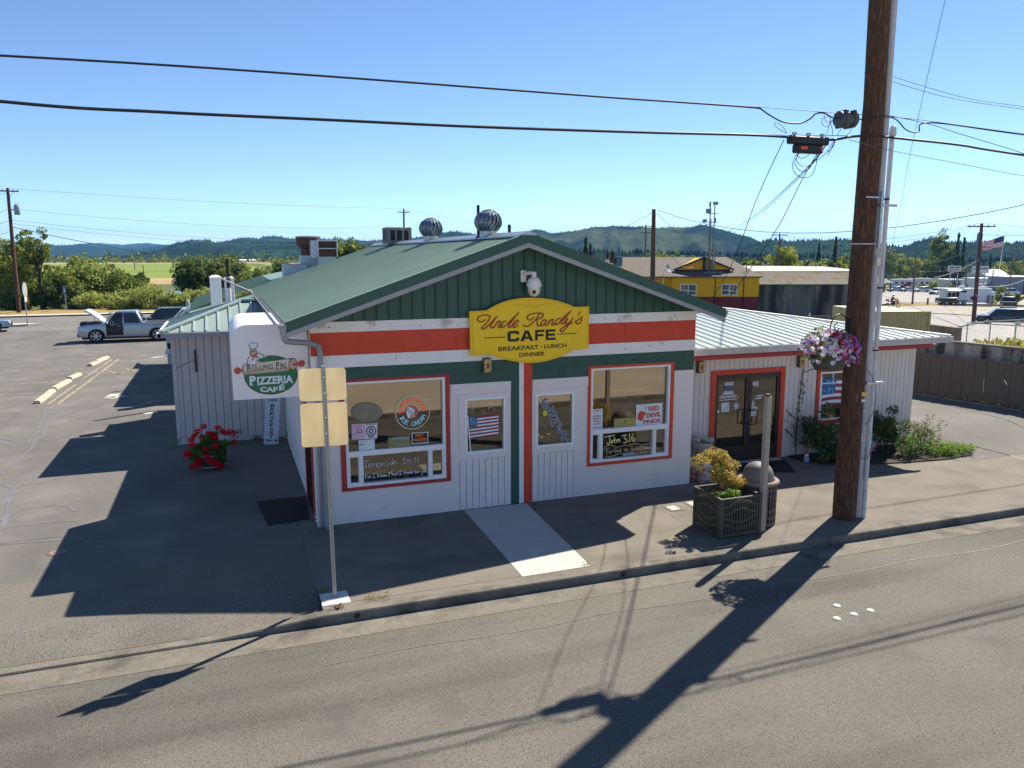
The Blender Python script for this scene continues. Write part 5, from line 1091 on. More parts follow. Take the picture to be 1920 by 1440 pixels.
b.build('slotted_panel', pm, t)
b = MB(); [b.box(x-.03, x+.03, y-.03, y+.03, 0, hh_-.012) for x in (-.425, .425) for y in (-.425, .425)]
b.box(-.46, .46, -.46, -.41, hh_-.01, hh_+.015); b.box(-.46, .46, .41, .46, hh_-.01, hh_+.015); b.box(-.46, -.41, -.41, .41, hh_-.01, hh_+.015); b.box(.41, .46, -.41, .41, hh_-.01, hh_+.015); b.build('rim', pm, t)
b = MB(); b.box(-.38, .38, -.38, .38, .02, .62); b.build('liner', BLACK, t); b = MB(); b.box(-.375, .375, -.375, .375, .62, .64); b.build('soil', SOIL, t)
LO = leafmat('leaf_golden', (.60, .42, .10), .3); LO2 = leafmat('leaf_bronze', (.48, .33, .10), .3)
t = thing('ornamental_shrub', 'golden leaved shrub in two tiers growing in the slotted planter', 'shrub', (7.25, -2.75, .63))
b = MB(); [b.tube(smooth_path([(0, .1, 0), (.02, .12, .2), q], 4), [.022]*4+[.016]*4+[.008] if False else .014, 6) for q in ((-.05, .15, .55), (-.1, .2, .72), (.1, .15, .7), (.15, 0, .35), (-.05, -.02, .35))]; b.build('stem', BARK, t)
C = np.concatenate([clumps((-.10, .16, .72), (.40, .32, .15), 24, .2), clumps((.22, .16, .60), (.26, .22, .11), 12, .2), clumps((-.02, .02, .40), (.32, .26, .18), 20, .2), clumps((.28, -.04, .24), (.24, .22, .14), 12, .2)]); leaf_mesh('foliage', cloud(C, rng.uniform(.07, .15, len(C)), 130), .042, [LO, LO2, LY], rng.integers(0, 3, len(C)*130), t, asp=.6)
t = thing('bedding_plant', 'bright lime green leafy plant spilling over the planter front edge', 'plant', (7.2, -3.12, .63)); C = clumps((0, 0, .12), (.30, .13, .11), 14, .3); leaf_mesh('foliage', cloud(C, .08, 24), .09, [LB, LB, L2], rng.integers(0, 3, 14*24), t); C = clumps((0, 0, .05), (.2, .1, .05), 6, .3); leaf_mesh('lower_leaves', cloud(C, .06, 12), .07, [L2], np.zeros(72), t)
MG = leafmat('marigold_orange', (.72, .14, .015), .2)
for q, lb in (((6.98, -2.95, .66), 'orange marigold at the left edge of the planter'), ((7.66, -2.8, .72), 'orange marigold beside the wooden post in the planter')):
    t = thing('marigold', lb, 'flower', q); b = MB(); b.tube([(0, 0, -.05), (.01, 0, .12)], .006, 5); b.build('stem', L1, t); C = clumps((.01, 0, .14), (.07, .06, .05), 6, .2); leaf_mesh('flower_head', cloud(C, .035, 16), .035, [MG], np.zeros(96), t); leaf_mesh('leaves', cloud(clumps((0, 0, .03), (.1, .08, .04), 4), .05, 12), .05, [L1], np.zeros(48), t)
# litter bin
t = thing('litter_bin', 'brown slotted round litter bin with grey dome lid', 'litter bin', (8.12, -2.72, 0)); bm = mat('bin_brown', (.15, .10, .09), .5, var=.1)
b = MB(); n = 30; r = .36
for i in range(n):
    a = 2*math.pi*i/n; c, s = math.cos(a), math.sin(a); M_ = Matrix.Rotation(a, 3, 'Z'); b.obox((r*c, r*s, .42), (.012, .030, .78), M_)
for z, h in ((.05, .06), (.185, .035), (.325, .03), (.62, .03), (.74, .035), (.81, .04)): b.lathe([(r-.004, z-h/2), (r+.004, z-h/2), (r+.004, z+h/2), (r-.004, z+h/2)], n=30)
b.build('slatted_body', bm, t); b = MB(); b.lathe([(r-.03, .03), (r-.03, .8)], n=24); b.build('liner', BLACK, t, True)
b = MB(); b.lathe([(r-.02, .83), (r+.045, .83), (r+.05, .86), (r+.03, .885), (r-.03, .885), (r-.06, .86)], n=30, capb=False, capt=False); b.build('rim', mat('bin_rim_pink_brown', (.22, .16, .15), .45), t, True)
b = MB(); b.lathe([(.30, .86), (.30, .93), (.285, 1.02), (.25, 1.10), (.19, 1.165), (.11, 1.205), (.03, 1.215)], n=28); b.build('dome_lid', mat('bin_dome_grey', (.15, .14, .135), .55, var=.15, scale=7), t, True)
# wooden post
t = thing('wooden_post', 'weathered square wooden post standing between planter and litter bin', 'post', (7.90, -3.18, 0)); b = MB()
b.add([(-.05, -.05, 0), (.05, -.05, 0), (.05, .05, 0), (-.05, .05, 0), (-.05, -.05, 2.6), (.05, -.05, 2.6), (.05, .05, 2.6), (-.05, .05, 2.6), (0, 0, 2.64)], [(0, 1, 5, 4), (1, 2, 6, 5), (2, 3, 7, 6), (3, 0, 4, 7), (4, 5, 8), (5, 6, 8), (6, 7, 8), (7, 4, 8)]); b.build('timber', WOODP, t); b = MB(); b.box(-.055, .02, -.06, .03, 2.62, 2.655); b.build('metal_cap', RUST, t)
# bricks stacked by the wall
BR = mat('salvaged_brick', (.46, .19, .13), .9, var=.3, scale=12, stain=((.60, .55, .50), 14, .5, .6)); proto = None; k = 0; nm = ['top', 'second', 'third', 'fourth', 'fifth', 'sixth', 'seventh']
bm_ = MB(); bm_.bev(-.1, .1, -.05, .05, 0, .064, .006)
for ci, (cx, cy, n) in enumerate(((8.52, .18, 7), (8.66, -.02, 5), (8.52, .40, 9), (8.74, .22, 4))):
    for j in range(n):
        lb = '%s brick from the ground in the %s pile beside the stone urn' % (['lowest', 'second', 'third', 'fourth', 'fifth', 'sixth', 'seventh', 'eighth', 'ninth'][j], ['wall side', 'front', 'rear tall', 'low right'][ci])
        if proto is None: proto = bm_.build('brick', BR); o = proto
        else: o = proto.copy(); col.objects.link(o)
        tag(o, lb, 'brick', 'salvaged bricks stacked at the wall corner'); o.location = (cx+rng.normal()*.012, cy+rng.normal()*.012, j*.0655+.003); o.rotation_euler = (0, 0, (0 if j % 2 else math.pi/2)+rng.normal()*.06)
t = thing('stone_urn', 'pale carved stone urn with worn rim beside the glass doors', 'urn', (9.3, .95, 0)); ST = mat('pale_stone', (.50, .44, .37), .9, var=.15, scale=7, bump=.4, stain=((.3, .27, .22), 6, .55, .7))
b = MB(); b.lathe([(.20, 0), (.20, .08), (.14, .13), (.15, .3), (.24, .55), (.31, .76), (.33, .82), (.28, .84), (.25, .75)], n=22); b.build('bowl', ST, t, True); b = MB(); b.tube(smooth_path([(-.2, 0, .85), (-.1, .05, .98), (.08, .02, .93), (.22, 0, .86), (.36, -.02, .90)], 4), [.09]*3+[.10]*4+[.075]*4+[.05]*6 if False else .085, 10); b.build('carved_bird', ST, t, True); t.scale = (.82, .82, .82)
t = thing('plastic_bag', 'crumpled white plastic bag draped over the low brick pile', 'bag', (8.92, .18, 0)); b = MB(); b.lathe([(.13, 0), (.16, .12), (.14, .28), (.08, .36), (.02, .38)], n=11); b.v = [(x*(1+.18*math.sin(z*30+x*40)), y*(1+.2*math.cos(z*25+y*30)), z) for x, y, z in b.v]; b.build('bag', mat('thin_plastic', (.68, .70, .72), .4), t, True); b = MB(); b.tube([(.05, 0, .36), (.09, .02, .42), (.02, .03, .44)], .02, 6); b.build('knot', MATS['thin_plastic'], t)
# door mats
MT = mat('rubber_mat', (.018, .02, .02), .85, var=.3, scale=30, fine=.3, fscale=60)
o = MB().prism([(gz(*p)[0], gz(*p)[1]) for p in ((481, 941), (574, 931), (580, 974), (502, 986))], lambda u, v, d: (u, v, d), .003, .016).build('door_mat', MT); tag(o, 'black rubber mat on the asphalt by the side door', 'mat')
o = MB().prism([(10.0, .40), (11.26, -.12), (11.75, .88), (10.5, 1.02)], lambda u, v, d: (u, v, d), .006, .018).build('door_mat', MT); tag(o, 'dark mat in front of the double glass doors', 'mat')
cu = tag(MB().lathe([(.04, 0), (.045, .12), (.036, .12), (.034, .01)], (.02, .33, 0), 14).build('paper_cup', [PAPER]), 'crushed white and red paper cup by the corner downspout', 'cup'); b = MB(); b.lathe([(.0425, .04), (.0445, .085)], (.02, .33, 0), 14, capb=False, capt=False); o = b.build('red_band', DRED, cu)
# service covers and dots
for i, p in enumerate(((1262, 953), (1300, 945))):
    q = gz(*p); t = thing('meter_cover', ['pale oblong meter cover left of the planter', 'second pale meter cover half hidden behind the planter'][i], 'meter cover', (q[0], q[1], .002)); b = MB(); b.bev(-.16, .16, -.2, .2, 0, .006, .002); b.build('frame', KERB, t); b = MB(); b.box(-.10, .10, -.13, .13, .0065, .010); b.build('lid', NEWC, t)
q = gz(108, 1036); t = thing('cleanout_cover', 'small round rusty cover in the driveway concrete', 'manhole cover', (q[0], q[1], 0)); b = MB(); b.lathe([(.17, .002), (.17, .007), (.13, .008)], n=24); b.build('ring', mat('iron_ring', (.16, .10, .085), .7), t); b = MB(); b.lathe([(.128, .004), (.125, .009)], n=24); b.box(-.05, .05, -.008, .008, .009, .012); b.build('lid', mat('iron_lid', (.24, .17, .14), .8), t)
for i, p in enumerate(((1569, 1136), (1569, 1160), (1601, 1152), (1632, 1145))):
    q = gz(*p, -.15); o = MB().lathe([(.058, 0), (.05, .012), (.025, .018)], n=16).build('road_button', mat('worn_button', (.66, .64, .59), .6, var=.15, scale=30, stain=((.35, .32, .28), 25, .55, .68)), smooth=True); tag(o, ['white round road button nearest the kerb in the group of four', 'white round road button nearest the camera on the left', 'white round road button in the middle of the group', 'rightmost white round road button on the street'][i], 'road button', 'white road buttons'); o.location = (q[0], q[1], -.149)
# wheel stops
ws = [(62, 758, 92, 735), (94, 732, 123, 716), (124, 712, 143, 704), (163, 687, 178, 681), (177, 680, 196, 672)]
WS = mat('wheel_stop_concrete', (.50, .44, .33), .9, var=.2, scale=5, bump=.3, stain=((.35, .3, .2), 4, .55, .7))
for i, (a, c, d, e_) in enumerate(ws):
    p, q = gz(a, c), gz(d, e_); L_ = float(np.hypot(*(q-p)[:2])); m_ = (p+q)/2; b = MB(); pr = [(-.12, 0), (-.11, .07), (-.07, .12), (.07, .12), (.11, .07), (.12, 0)]; b.prism(pr, lambda u, v, dd: (u, dd, v), -L_/2, L_/2)
    o = b.build('wheel_stop', WS); o.location = (m_[0]+.12, m_[1], .002); o.rotation_euler = (0, 0, -math.atan2((q-p)[0], (q-p)[1])); tag(o, ['wheel stop nearest the street in the row', 'second wheel stop from the street', 'short middle wheel stop of the row', 'short wheel stop fourth from the street', 'farthest wheel stop near the pickup'][i], 'wheel stop', 'concrete wheel stops')
# barrel of geraniums
q = (-1.98, 5.35, 0); t = thing('barrel_planter', 'half barrel planter of red geraniums on the dark asphalt', 'planter', q)
b = MB(); b.lathe([(.30, 0), (.345, .2), (.365, .38), (.36, .42), (.32, .42)], n=22); b.build('barrel', mat('barrel_wood', (.055, .035, .028), .8, var=.3, scale=14, sv=(1, 1, .1)), t, True); b = MB(); [b.lathe([(r, z-.018), (r+.006, z-.018), (r+.008, z+.018), (r, z+.018)], n=22) for r, z in ((.318, .07), (.366, .36))]; b.build('hoop', GALV, t); b = MB(); b.lathe([(.31, .37), (.05, .39)], n=16); b.build('soil', SOIL, t)
C = np.concatenate([clumps((.05, -.02, .62), (.44, .38, .24), 40, .35), clumps((-.32, -.2, .38), (.2, .18, .2), 12), clumps((.2, -.26, .42), (.22, .12, .2), 12)]); leaf_mesh('foliage', cloud(C, .10, 36), .085, [LG, LG, L1], rng.integers(0, 3, len(C)*36), t, flat=.3, asp=.9)
GRD = leafmat('geranium_red', (.80, .012, .022), .18); fl = [(-.36, -.1, .86), (-.28, .0, .93), (-.44, -.1, .76), (-.14, .1, 1.02), (-.02, -.1, .88), (.06, -.15, .86), (-.18, -.2, .80), (.12, -.2, .78), (.18, .08, .98), (.28, -.02, .90), (.36, -.05, .86), (.46, -.02, .88), (.52, .0, .82), (-.4, -.22, .66), (-.52, -.26, .50), (-.46, -.24, .42), (-.56, -.2, .40), (-.12, -.38, .56), (.12, -.36, .62), (-.08, -.42, .40), (0, -.42, .28), (.06, -.44, .22), (-.36, -.36, .20), (-.44, -.32, .14), (-.32, -.36, .16), (.14, -.44, .14), (.2, -.42, .14), (.56, -.08, .60), (-.28, -.34, .3)]
C = np.array(fl); leaf_mesh('flower_heads', cloud(C, .09, 80), .048, [GRD], np.zeros(len(C)*80), t, flat=.2, asp=.9)
def weed(x, y, r, h, label, mats=(L1, L2), n=120, size=.06, z=0):
    t = thing('weed', label, 'weed', (x, y, z), 0); C = clumps((0, 0, h*.5), (r, r*.6, h*.4), 8); leaf_mesh('foliage', cloud(C, r*.5, n//8), size, list(mats), rng.integers(0, len(mats), 8*(n//8)), t, asp=.35); b = MB(); b.tube([(0, 0, 0), (0, 0, h*.6)], .006, 5); b.build('stem', L1, t)
p = gz(328, 841); weed(p[0], p[1]+.1, .2, .28, 'weed tuft at the corner of the grey west wing', (L1, LB)); p = gz(432, 832); weed(p[0]+.1, p[1]+.2, .22, .36, 'taller weed behind the geranium barrel', (L1, LR)); p = gz(543, 826); weed(p[0]-.05, p[1], .07, .3, 'green weed in the corner by the wing downspout', (LB, L2)); p = gz(482, 827); weed(p[0], p[1]+.12, .22, .13, 'reddish weed strip along the siding left of the plank sign', (leafmat('leaf_reddish', (.16, .07, .06)), L1))
p = gz(608, 1112); weed(p[0], p[1]+.05, .10, .08, 'small weed at the driveway joint behind the sign post', (LB, L1), 60, .04); p = gz(1103, 1060); weed(p[0], p[1]+.02, .10, .05, 'tiny weed at the kerb end of the new concrete panel', (LB, L2), 60, .035); p = gz(712, 1120); weed(p[0], p[1]+.0, .20, .04, 'dry yellow grass in the kerb joint', (LY, leafmat('straw', (.42, .30, .10))), 130, .045); p = gz(634, 1141); weed(p[0], p[1]+.02, .1, .05, 'dead brown leaves caught at the broken kerb edge', (leafmat('dead_leaf', (.14, .07, .035)),), 50, .06)
# planting bed by the east wing
bed = [(12.05, 1.18), (12.1, .75), (12.35, .30), (12.9, -.05), (13.6, -.22), (14.6, -.40), (15.6, -.5), (16.6, -.42), (17.2, .0), (16.9, .6), (16.2, 1.18)]
o = MB().prism(bed, lambda u, v, d: (u, v, d), .002, .03).build('planting_bed', SOIL); struct(o)
def shrub(name, label, cat, x, y, r, h, n, mats, size=.07, per=40, z=0, stems=4, grp=None):
    t = thing(name, label, cat, (x, y, z), 0, grp); C = clumps((0, 0, h*.52), (r[0], r[1], h*.5), n, .35); leaf_mesh('foliage', cloud(C, min(r)*.38, per), size, list(mats), rng.integers(0, len(mats), n*per), t)
    b = MB(); [b.tube([(0, 0, 0), (r[0]*.3*math.cos(a), r[1]*.3*math.sin(a), h*.6)], [.015, .007], 5) for a in np.linspace(0, 5, stems)]; b.build('stem', BARK, t); return t
rb1 = shrub('rose_bush', 'dark green rose bush left of the utility pole under the window', 'bush', 13.05, .62, (1.05, .55), 1.35, 64, (LR, LR, L3, L1), .085, 70)
C = np.array([(.28, -.2, 1.1), (.35, -.25, .95), (.55, -.2, 1.05), (.1, -.35, .5)]); leaf_mesh('blooms', cloud(C, .06, 40), .04, [FRD], np.zeros(160), rb1)
shrub('rose_bush', 'low dark trailing bush at the front of the bed near the garden gnome', 'bush', 12.95, .12, (.95, .36), .5, 44, (LR, L3, L1), .06, 40); shrub('rose_bush', 'tall dark bush right of the conduits by the siding', 'bush', 14.75, .6, (.55, .42), 1.25, 44, (LR, L3, L1), .08, 60); shrub('garden_shrub', 'pale flowered shrub at the corner of the east wing', 'bush', 15.9, .5, (.6, .45), 1.0, 36, (LR, leafmat('leaf_pale', (.25, .24, .16)), L1), .05, 50)
shrub('ground_cover', 'bright lime ground cover spilling round the corner of the bed', 'plant', 16.3, -.1, (1.05, .38), .26, 44, (LB, LB, L2), .06, 44); shrub('garden_shrub', 'green leafy plant between the two dark bushes and the pinwheel', 'plant', 15.2, .1, (.75, .38), .6, 36, (L1, LB, LR), .06, 44)
t = thing('climbing_plant', 'thin climbing plant on a stake up the pale siding beside the glass doors', 'climber', (12.18, .98, 0)); b = MB(); b.tube(smooth_path([(0, 0, 0), (.05, .12, .5), (.12, .18, 1.0), (.18, .2, 1.6), (.2, .2, 1.95)], 3), .012, 6); b.tube([(.22, .22, 1.9), (.23, .2, 2.3)], .012, 6); [b.tube([(.1, .15, z), (-.3+.2*(k % 2)*2, .12, z+.32)], .006, 5) for k, z in enumerate((.45, .7, .95))]; b.tube(smooth_path([(.23, .2, 2.2), (.3, .12, 2.24), (.42, .05, 2.3), (.56, .0, 2.25), (.6, .0, 2.2)], 4), .010, 6); b.build('stem', BLACK, t)
P_ = [(.05+.07*z+rng.normal()*.05, .15+rng.normal()*.02, z) for z in np.linspace(.3, 2.0, 120)]+[(.1-s*.4+rng.normal()*.03, .12, z0+s*.32) for z0 in (.45, .7, .95) for s in np.linspace(0, 1, 18)]
leaf_mesh('foliage', np.array(P_), .075, [LR, L1, L2], rng.integers(0, 3, len(P_)), t)
q = gz(1514, 868); t = thing('garden_gnome', 'small garden gnome with red hat in the planting bed', 'ornament', (q[0], q[1]+.05, .02)); b = MB(); b.lathe([(.06, 0), (.075, .08), (.05, .16), (.045, .18)], n=12); b.build('body', mat('gnome_blue', (.3, .36, .45), .6), t, True); b = MB(); b.lathe([(.05, .17), (.045, .2), (.035, .23)], n=12); b.v = [(x, y-.012, z) for x, y, z in b.v]; b.build('beard', PWHITE, t, True); b = MB(); b.lathe([(.055, .215), (.035, .29), (.005, .36)], n=12); b.build('hat', DRED, t, True)
q = gz(1632, 862); t = thing('pinwheel', 'multicoloured pinwheel flower in the bed right of the conduits', 'ornament', (q[0], q[1], .0)); b = MB(); b.cyl((0, 0, 0), (0, 0, .33), .006, n=6); b.build('stick', GALV, t)
pc = [(.6, .02, .05), (.02, .25, .6), (.05, .45, .1), (.5, .04, .4), (.02, .4, .45), (.7, .3, .02), (.25, .05, .5)]
for k in range(7):
    a = 2*math.pi*k/7; b = MB(); b.prism([(0, 0), (.06*math.cos(a-.4), .06*math.sin(a-.4)), (.15*math.cos(a-.15), .15*math.sin(a-.15)), (.15*math.cos(a+.15), .15*math.sin(a+.15)), (.06*math.cos(a+.4), .06*math.sin(a+.4))], lambda u, v, d: (u, d-.02-.003*v*10*0, v+.34), -.004*k/7, .002); b.build('petal', mat('pinwheel_%d' % k, pc[k], .4), t)

# ------------------------------------------------------------------ overhead cables (each one a thing)
def cable(pts, r, label, m=None, sub=8, grp=None):
    o = MB().tube(smooth_path(pts, sub), r, 6).build('overhead_cable', m or WIRE, smooth=True); return tag(o, label, 'cable', grp)
yp = -3.3
def wy(px, py, y=yp): return tuple(fy(px, py, y))
cable([wy(-900, 90), wy(0, 190), wy(300, 210), wy(600, 224), wy(900, 238), wy(1200, 248), wy(1400, 253), wy(1475, 257)], .021, 'thick bundled cable crossing the whole sky to the splice case')
cable([wy(-700, 108), wy(0, 192.5), wy(400, 213), wy(800, 232), wy(1200, 246), wy(1470, 253), wy(1630, 255)], .006, 'thin strand lashed along the thick bundled cable')
cable([wy(1475, 257), wy(1500, 262), wy(1560, 262), wy(1600, 256), wy(1640, 255), wy(1700, 261), wy(1800, 272), wy(1920, 291), wy(2400, 360)], .022, 'thick cable leaving the pole to the right below the conduit head')
cable([wy(-1200, 40), wy(-300, 88), wy(400, 128), wy(1120, 181), wy(1250, 190), wy(1380, 199), wy(1425, 203)], .015, 'upper cable entering the top of the sky left of the pole')
cable([wy(1120, 180), wy(1400, 199), wy(1560, 211), wy(1640, 217), wy(1720, 224), wy(1920, 251), wy(2300, 300)], .006, 'thin upper support strand running past the pole')
cable([wy(1425, 203), wy(1445, 217), wy(1470, 229), wy(1500, 231), wy(1520, 222), wy(1530, 213), wy(1545, 212), wy(1560, 220), wy(1575, 222)], .014, 'sagging slack loop left of the grey closure')
cable([wy(1600, 222), wy(1625, 224), wy(1655, 218), wy(1680, 224), wy(1700, 244), wy(1722, 247), wy(1745, 230), wy(1920, 253), wy(2300, 303)], .012, 'looped cable sagging just right of the pole then running right')
cable([wy(1665, 216), wy(1740, 232), wy(1800, 251), wy(1860, 269), wy(1920, 288), wy(2200, 380)], .007, 'thin cable slanting down right from the pole top')
for k, (a, c) in enumerate((((1770, 181), (1920, 205)), ((1800, 181), (1920, 200)))): cable([wy(a[0]-150, a[1]-45, 2.), wy(*a, 2.), wy(*c, 2.), wy(2200, 245-k*6, 2.)], .008, ['lower of two cables in the top right corner', 'upper of two cables in the top right corner'][k])
cable([wy(1592, 262), wy(1680, 284), wy(1800, 307), wy(1920, 330), wy(2200, 380)], .006, 'thin grey drop wire heading right behind the conduits', WIREG)
gw = cable([wy(1800, -120, -1.), wy(1730, 183, -1.), wy(1700, 320, 4.), wy(1690, 380, 8.), wy(1650, 560, 12)], .006, 'thin guy wire leaning beside the pole on the right', WIREG)
ec = np.array([8.72, -.50, 4.02])
cable([wy(1470, 262), tuple(np.array(wy(1420, 370, -2.2))), tuple(fy(1375, 490, -1.2)), (8.35, -.56, zr(8.35)+.06)], .007, 'left single drop wire from the cable to the gable eave'); 
cable([wy(1548, 262), wy(1505, 335, -2.9), wy(1450, 440, -1.7), tuple(ec+np.array([0, 0, .06]))], .008, 'right single drop wire from the splice to the roof corner')
for k in range(2): cable([wy(1552, 268), wy(1500, 328+k*4, 0), fy(1410, 408+k*5, 12), fy(1350, 440+k*6, 25), dp(1240, 480+k*4, 64)], .011-.004*k, ['heavier of two drop cables to the yellow building', 'thinner of two drop cables to the yellow building'][k])
def coil(name, label, pts_list, r=.006):
    b = MB(); [b.tube(smooth_path([wy(*p) for p in pts], 5), r, 5) for pts in pts_list]; return tag(b.build(name, WIRE), label, 'cable')
coil('cable_coil', 'loose coil of thin cables hanging under the black splice case', [[(1545, 285), (1500, 287), (1488, 300), (1487, 318), (1500, 332), (1520, 330), (1530, 310), (1532, 290)], [(1498, 288), (1490, 305), (1500, 320), (1515, 318), (1528, 300)], [(1495, 290), (1494, 302), (1506, 312), (1522, 308)], [(1550, 285), (1565, 262), (1562, 275), (1548, 288), (1530, 302)], [(1555, 285), (1564, 270), (1566, 262), (1552, 292)], [(1493, 290), (1503, 297), (1518, 290)]])
coil('cable_coil', 'small tangle of wires left of the grey closure', [[(1555, 218), (1543, 222), (1541, 232), (1550, 238), (1558, 230), (1556, 218)], [(1545, 215), (1550, 230), (1562, 225), (1566, 214)], [(1556, 226), (1552, 245), (1548, 256)], [(1556, 226), (1561, 245), (1560, 256)], [(1580, 236), (1572, 250), (1568, 255)], [(1598, 236), (1594, 247), (1585, 256)], [(1475, 250), (1470, 240), (1458, 230), (1452, 231), (1458, 240), (1475, 250)]], .005)
p = np.array(wy(1515, 266)); t = thing('splice_case', 'black rectangular splice case hanging from the thick cable', 'cable splice case', p); b = MB(); b.bev(-.42, .42, -.07, .07, -.05, .09, .02); b.bev(-.29, .29, -.07, .07, -.20, -.052, .02); b.build('case', BLACK, t); b = MB(); b.box(-.2, -.06, -.076, -.07, -.14, -.09); b.box(.22, .27, -.076, -.07, -.14, -.09); b.build('orange_mark', SORANGE, t); b = MB(); b.box(-.36, .34, -.02, .02, .092, .11); [b.box(x-.03, x+.03, -.03, .03, .09, .15) for x in (-.3, 0, .3)]; b.build('hanger', GALV, t)
p = np.array(wy(1587, 224)); t = thing('cable_closure', 'grey rounded cable closure strung beside the pole', 'cable closure', p); b = MB(); b.cyl((-.19, 0, 0), (.17, 0, .0), .135, n=16); b.build('barrel', mat('closure_grey', (.06, .075, .085), .6), t, True); b = MB(); [b.bev(x-.02, x+.02, -.15, .15, -.15, .15, .03) for x in (-.1, .08)]; b.build('band', MATS['closure_grey'], t)

p = fy(365, 655, 8.12); t = thing('wall_bracket', 'thin black bracket bar on the grey west wing siding', 'bracket', (float(p[0]), 8.12, float(p[2])-.62)); b = MB(); b.box(-.02, .02, -.06, -.002, 0, .62); b.build('bar', BLACK, t); b = MB(); b.tube([(0, -.05, .35), (-.5, -.02, .12)], .006, 5); b.build('wire', BLACK, t)
p = fy(317, 655, 25.98); t = thing('flood_lamp', 'round outdoor lamp under a dark hood on the rear pale wall', 'wall lamp', (float(p[0]), 25.98, float(p[2]))); b = MB(); b.lathe([(.05, .1), (.16, 0), (.2, -.12), (.17, -.2), (.03, -.24)], (0, -.2, 0), 14); b.build('globe', PAPER, t, True); b = MB(); b.box(-.04, .2, -.3, 0, .05, .3); b.build('hood', BLACK, t)

# ------------------------------------------------------------------ vehicles (local x forward, y left, z up)
def paint(n, c, metal=.3): return mat('car_paint_'+n, c, .3, metal=metal, var=.03, coat=.6, spec=.5)
CHROME = mat('chrome', (.6, .6, .62), .15, metal=1.0, var=.02)
LAMPR = mat('tail_lamp', (.45, .02, .02), .25); LAMPW = mat('head_lamp', (.7, .72, .75), .15); LAMPO = mat('amber_lamp', (.6, .16, .03), .3)
DARKIN = mat('car_interior', (.02, .02, .022), .8)
def arch(cx, r, n=9, z0=.3):
    a0 = math.asin(min(1, max(-1, (z0-.38)/r))); return [(cx+r*math.cos(t), .38+r*math.sin(t)) for t in np.linspace(a0, math.pi-a0, n)]
def solid(mb, prof, w, mi=0, rim=.05, wt=None):
    """body from a side profile: full width with rounded-off edges"""
    n = len(prof); cx = sum(p[0] for p in prof)/n; cz = sum(p[1] for p in prof)/n
    L_ = max(p[0] for p in prof)-min(p[0] for p in prof); Hh = max(p[1] for p in prof)-min(p[1] for p in prof)
    def ins(p, k): return (cx+(p[0]-cx)*(1-2*k/L_), cz+(p[1]-cz)*(1-2*k/Hh))
    def yw(z, base): return base if wt is None else base-(wt*(z-wt0)/(wt1-wt0) if z > wt0 else 0)
    wt0 = min(p[1] for p in prof); wt1 = max(p[1] for p in prof)
    rings = []
    for s, k, off in ((-1, rim, 0), (-1, rim*.3, rim*.35), (-1, 0, rim), (1, 0, rim), (1, rim*.3, rim*.35), (1, rim, 0)):
        rings.append([(q[0], s*(yw(q[1], w/2)-off), q[1]) for q in (ins(p, k) for p in prof)])
    vs = [v for r in rings for v in r]; fs = [tuple(range(n)), tuple(range(6*n-1, 5*n-1, -1))]
    for r in range(5):
        for i in range(n): fs.append((r*n+i, (r+1)*n+i, (r+1)*n+(i+1) % n, r*n+(i+1) % n))
    mb.add(vs, fs, mi)
def wheel(parent, x, y, r, w, sgn):
    b = MB(); b.tube([(x, y-w/2, r), (x, y-w/2+.02, r), (x, y+w/2-.02, r), (x, y+w/2, r)], [r*.93, r, r, r*.93], 22); o = b.build('wheel', TIRE, parent, True)
    yo = y+sgn*(w/2+.004); b = MB(); b.tube([(x, yo-.01*sgn, r), (x, yo, r)], r*.66, 20, 1)
    for k in range(6):
        a = 2*math.pi*k/6; b.beam((x+.05*r*math.cos(a), yo+.012*sgn, r+.05*r*math.sin(a)), (x+r*.62*math.cos(a), yo+.006*sgn, r+r*.62*math.sin(a)), r*.16, .02, 0, up=(0, 1, 0))
    b.tube([(x+r*.66*math.cos(t), yo, r+r*.66*math.sin(t)) for t in np.linspace(0, 2*math.pi, 21)], r*.05, 5, 0, False); b.tube([(x, yo, r), (x, yo+.02*sgn, r)], r*.13, 8); b.build('rim', [RIM, DARKIN], o)
